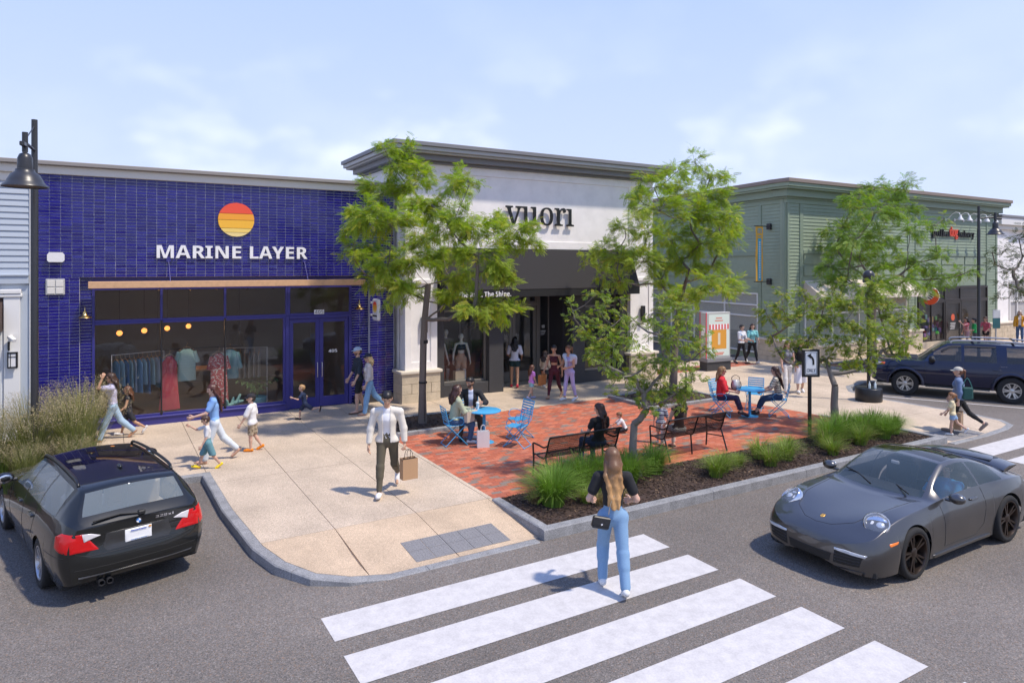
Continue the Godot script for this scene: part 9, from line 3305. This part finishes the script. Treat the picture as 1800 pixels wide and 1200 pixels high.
func build_goods() -> void:
	var F := 0.15
	rail("white clothes rail of blue shirts behind the tiled shop window", Vector3(0.72, F, -20.5), 0.35, 1.3, 1.7)
	var blues := [Color(0.16, 0.34, 0.52), Color(0.3, 0.5, 0.58), Color(0.1, 0.22, 0.4), Color(0.36, 0.56, 0.58), Color(0.42, 0.5, 0.58)]
	for i in 11:
		var p := Transform3D(ry(20), Vector3(0.72, F, -20.5)) * Vector3(-0.55 + 0.11 * i, 1.62, 0)
		var c: Color = blues[i % 5]
		garment("hanging_shirt", "blue shirt among those hanging on the white clothes rail", "shirts on the rail", p, 0.35 + PI / 2 + rng.randf_range(-0.15, 0.15), mt(c.r, c.g, c.b, 0.85), 0.4, 0.46, rng.randf_range(0.62, 0.95), 0.035)
	garment("hanging_dress", "long coral red dress hanging in the tiled shop window", "", Vector3(1.42, 1.85, -20.05), 0.1, mt(0.5, 0.07, 0.09, 0.85), 0.36, 0.52, 1.4, 0.09)
	garment("hanging_blouse", "mint green patterned blouse hanging beside the coral dress", "", Vector3(1.85, 2.0, -20.25), 0.15, mt(0.34, 0.52, 0.46, 0.85), 0.44, 0.48, 0.85, 0.1, 0.3)
	garment("hanging_dress", "white and red flowered long dress hanging in the tiled shop window", "", Vector3(2.62, 1.85, -20.0), -0.1, M.flower, 0.4, 0.5, 1.35, 0.09, 0.35)
	garment("hanging_blouse", "pale teal jacket hanging beside the flowered dress", "", Vector3(2.95, 1.9, -20.35), -0.2, mt(0.22, 0.42, 0.44, 0.85), 0.44, 0.46, 0.8, 0.11, 0.45)
	rail("white clothes rail of striped shirts behind the tiled shop window", Vector3(3.5, F, -21.2), -0.3, 1.2, 1.6)
	for i in 7:
		garment("hanging_shirt", "cream shirt among those hanging near the teal planter", "cream shirts on the rail", Transform3D(ry(-17), Vector3(3.5, F, -21.2)) * Vector3(-0.4 + 0.13 * i, 1.52, 0), -0.3 + PI / 2, mt(0.5, 0.47, 0.42, 0.85), 0.4, 0.44, 0.7, 0.035)
	for q in [["hanging_rod", 2.2, 2.14]]:
		var hr := thing("hanging_rod", "thin black rod holding the window dresses", "rod", Vector3(2.15, 1.94, -20.12))
		var b := MB.new()
		b.tube(PackedVector3Array([Vector3(-1.1, 0, 0.04), Vector3(1.1, 0, 0.04)]), 0.012, -1, 6)
		for x in [-1.0, 1.0]:
			b.tube(PackedVector3Array([Vector3(x, 0, 0.04), Vector3(x, 1.75, 0.04)]), 0.006, -1, 5)
		part(hr, "rod", b.mesh(), M.black_metal)
	var t := thing("display_table", "long pale wooden table inside the tiled shop", "table", Vector3(1.8, F, -22.4))
	bpart(t, "table_top", M.wood, Vector3(0, 0.92, 0), Vector3(2.8, 0.05, 0.9), 0.008)
	for x in [-1.3, 1.3]:
		for z in [-0.38, 0.38]:
			bpart(t, "leg", M.wood, Vector3(x, 0.45, z), Vector3(0.07, 0.9, 0.07), 0.006)
	var pot := thing("teal_planter", "round teal planter with a young palm in the tiled shop window", "planter", Vector3(3.62, F, -20.05))
	var b2 := MB.new()
	b2.lathe(PackedVector2Array([Vector2(0, 0), Vector2(0.24, 0), Vector2(0.25, 0.02), Vector2(0.25, 0.34), Vector2(0.23, 0.35), Vector2(0.23, 0.3), Vector2(0, 0.3)]), 28)
	part(pot, "pot", b2.mesh(), mt(0.2, 0.42, 0.45, 0.5))
	b2 = MB.new()
	for i in 11:
		var a := i * 2.4
		var d := Vector3(cos(a), 0, sin(a))
		var path := PackedVector3Array()
		for k in 6:
			var u := k / 5.0
			path.append(Vector3(0, 0.3, 0) + d * 0.45 * u * u + Vector3(0, 0.75 * u - 0.22 * u * u, 0))
		b2.tube(path, 0.006, 0.002, 4)
		for k in range(2, 6):
			for s in [-1.0, 1.0]:
				var sd: Vector3 = d.cross(Vector3.UP) * s
				b2.quad(path[k], path[k] + sd * 0.08 + d * 0.05 + Vector3(0, -0.02, 0), path[k] + sd * 0.17 + d * 0.12 + Vector3(0, -0.08, 0), path[k] + sd * 0.07 + d * 0.09 + Vector3(0, -0.02, 0))
	part(pot, "palm", b2.mesh(), mt(0.1, 0.19, 0.06, 0.6))
	var cs := thing("coral_ornament", "mint branching coral ornament on the shop floor behind the glass", "ornament", Vector3(2.75, F, -19.95))
	var net := Net.new()
	net.cell = 0.018
	net.k = 0.03
	for q in [[0, 0, 0, 0.1, 0.12, 0], [0.1, 0.12, 0, 0.3, 0.2, 0.02], [0.3, 0.2, 0.02, 0.4, 0.4, 0], [0.3, 0.2, 0.02, 0.46, 0.24, 0.05], [0.1, 0.12, 0, 0.06, 0.28, 0.04], [0, 0, 0, -0.14, 0.06, 0.03], [0.18, 0.15, 0, 0.24, 0.32, -0.03]]:
		net.bone(Vector3(q[0], q[1] + 0.05, q[2]), Vector3(q[3], q[4] + 0.05, q[5]), 0.045, 0.035)
	var cm := MB.new()
	net.run(cm, null, 0.006)
	part(cs, "coral", cm.mesh(), mt(0.3, 0.55, 0.48, 0.7))
	# warm pendant bulbs that are lit
	for i in 4:
		var at := Vector3(0.3 + 0.62 * i, 2.3, -21.6 - 0.5 * i)
		var pl := thing("pendant_lamp", "%s glowing orange pendant bulb counted from the left jamb of the tiled shop".replace("left jamb", "rail of blue shirts") % ["first", "second", "third", "fourth"][i], "lamp", at, 0.0, "pendant bulbs in the tiled shop")
		var b := MB.new()
		b.ball(Vector3.ZERO, Vector3(0.075, 0.075, 0.075), 14)
		part(pl, "bulb", b.mesh(), M.bulb)
		b = MB.new()
		b.tube(PackedVector3Array([Vector3(0, 0.07, 0), Vector3(0, 1.39, 0)]), 0.006, -1, 5)
		part(pl, "cord", b.mesh(), M.black)
		var li := OmniLight3D.new()
		li.name = "light"
		li.light_color = Color(1.0, 0.78, 0.55)
		li.light_energy = 0.15
		li.light_size = 0.07
		li.omni_range = 12.0
		li.omni_attenuation = 2.0
		li.shadow_enabled = true
		pl.add_child(li)
	# spot fittings on the ceiling
	for i in 7:
		var sp := thing("ceiling_spot", "small brass ceiling spotlight behind the upper panes", "lamp", Vector3(0.4 + 0.75 * i, 3.68, -20.4 - 0.25 * (i % 2)), rng.randf() * 3.0, "ceiling spots in the tiled shop")
		var b := MB.new()
		b.tube(PackedVector3Array([Vector3(0, 0, 0), Vector3(0, -0.1, 0)]), 0.01, -1, 5)
		b.tube(PackedVector3Array([Vector3(0, -0.08, -0.06), Vector3(0, -0.16, 0.1)]), 0.045, 0.055, 12)
		part(sp, "can", b.mesh(), M.brass)
	# mannequins in the white shop
	var mk := Color(0.62, 0.66, 0.63)
	person("white mannequin in navy sports bra and beige shorts behind the white shop glass", Vector3(9.72, 0.3, -19.55), -15, 1.72, {"dummy": true, "skin": mk, "hair": [mk, "short"], "L": [6, 3, 4, 2], "R": [-2, 3, 4, 2], "la": [2, 16, 14, 0], "ra": [4, 16, 14, 0], "top": [Color(0.012, 0.03, 0.06), "sports_bra", 0.0], "loose": 0.006, "hem": 0.17, "neckline": 0.28, "bottom": [Color(0.48, 0.36, 0.27), "shorts", 0.7]})
	person("white mannequin in red sports bra and leggings beside the stone pier", Vector3(8.98, 0.3, -19.6), 10, 1.72, {"dummy": true, "skin": mk, "hair": [mk, "short"], "L": [6, 3, 4, 2], "R": [-2, 3, 4, 2], "la": [2, 16, 14, 0], "ra": [4, 16, 14, 0], "top": [Color(0.5, 0.03, 0.02), "sports_bra", 0.0], "loose": 0.006, "hem": 0.17, "neckline": 0.28, "bottom": [Color(0.5, 0.04, 0.025), "leggings", 1.9]})
	person("pale mannequin in olive tee and brown shorts behind the white shop glass", Vector3(9.35, 0.3, -19.95), 0, 1.84, {"dummy": true, "man": true, "skin": mk, "hair": [mk, "short"], "top": [Color(0.14, 0.15, 0.12), "shirt", 0.7], "bottom": [Color(0.1, 0.07, 0.055), "shorts", 0.85]})
	bag("canvas_tote", "cream canvas tote standing before the mannequin in beige shorts", Vector3(9.55, 0.51, -19.36), 0.2, Vector3(0.36, 0.34, 0.14), mt(0.55, 0.48, 0.36, 0.9), mt(0.5, 0.43, 0.32, 0.9), 0.18)
	var pf := thing("window_platform", "dark platform under the mannequins", "platform", Vector3(9.64, 0.13, -19.85))
	bpart(pf, "deck", M.shop_floor, Vector3(0, 0.085, 0.0), Vector3(1.5, 0.17, 1.1), 0.01)
	# lounge of goods seen through the entrance
	for i in 5:
		garment("hanging_shirt", "dark garment hanging inside the white shop entrance", "garments inside the white shop", Vector3(11.3 + 0.4 * i, 2.0, -22.2), 0.2, mt([0.3, 0.1, 0.05, 0.35, 0.12][i], [0.26, 0.09, 0.05, 0.3, 0.1][i], [0.22, 0.08, 0.06, 0.26, 0.08][i], 0.9), 0.42, 0.46, 0.9, 0.08, 0.4)
	rail("black clothes rail inside the white shop entrance", Vector3(12.1, 0.13, -22.2), 0.0, 2.2, 1.97)


func build_all() -> void:
	var t0 := Time.get_ticks_msec()
	var stages := [["setting", build_setting], ["tiled", build_tiled_shop], ["pale", build_pale_shop], ["white", build_white_shop], ["green", build_green_shop], ["far", build_far_shop], ["trees", build_trees], ["grass", build_grasses], ["street", build_street], ["cars", build_cars], ["people", build_people], ["goods", build_goods]]
	for s in stages:
		(s[1] as Callable).call()
		print(s[0], " ", Time.get_ticks_msec() - t0, " ms")
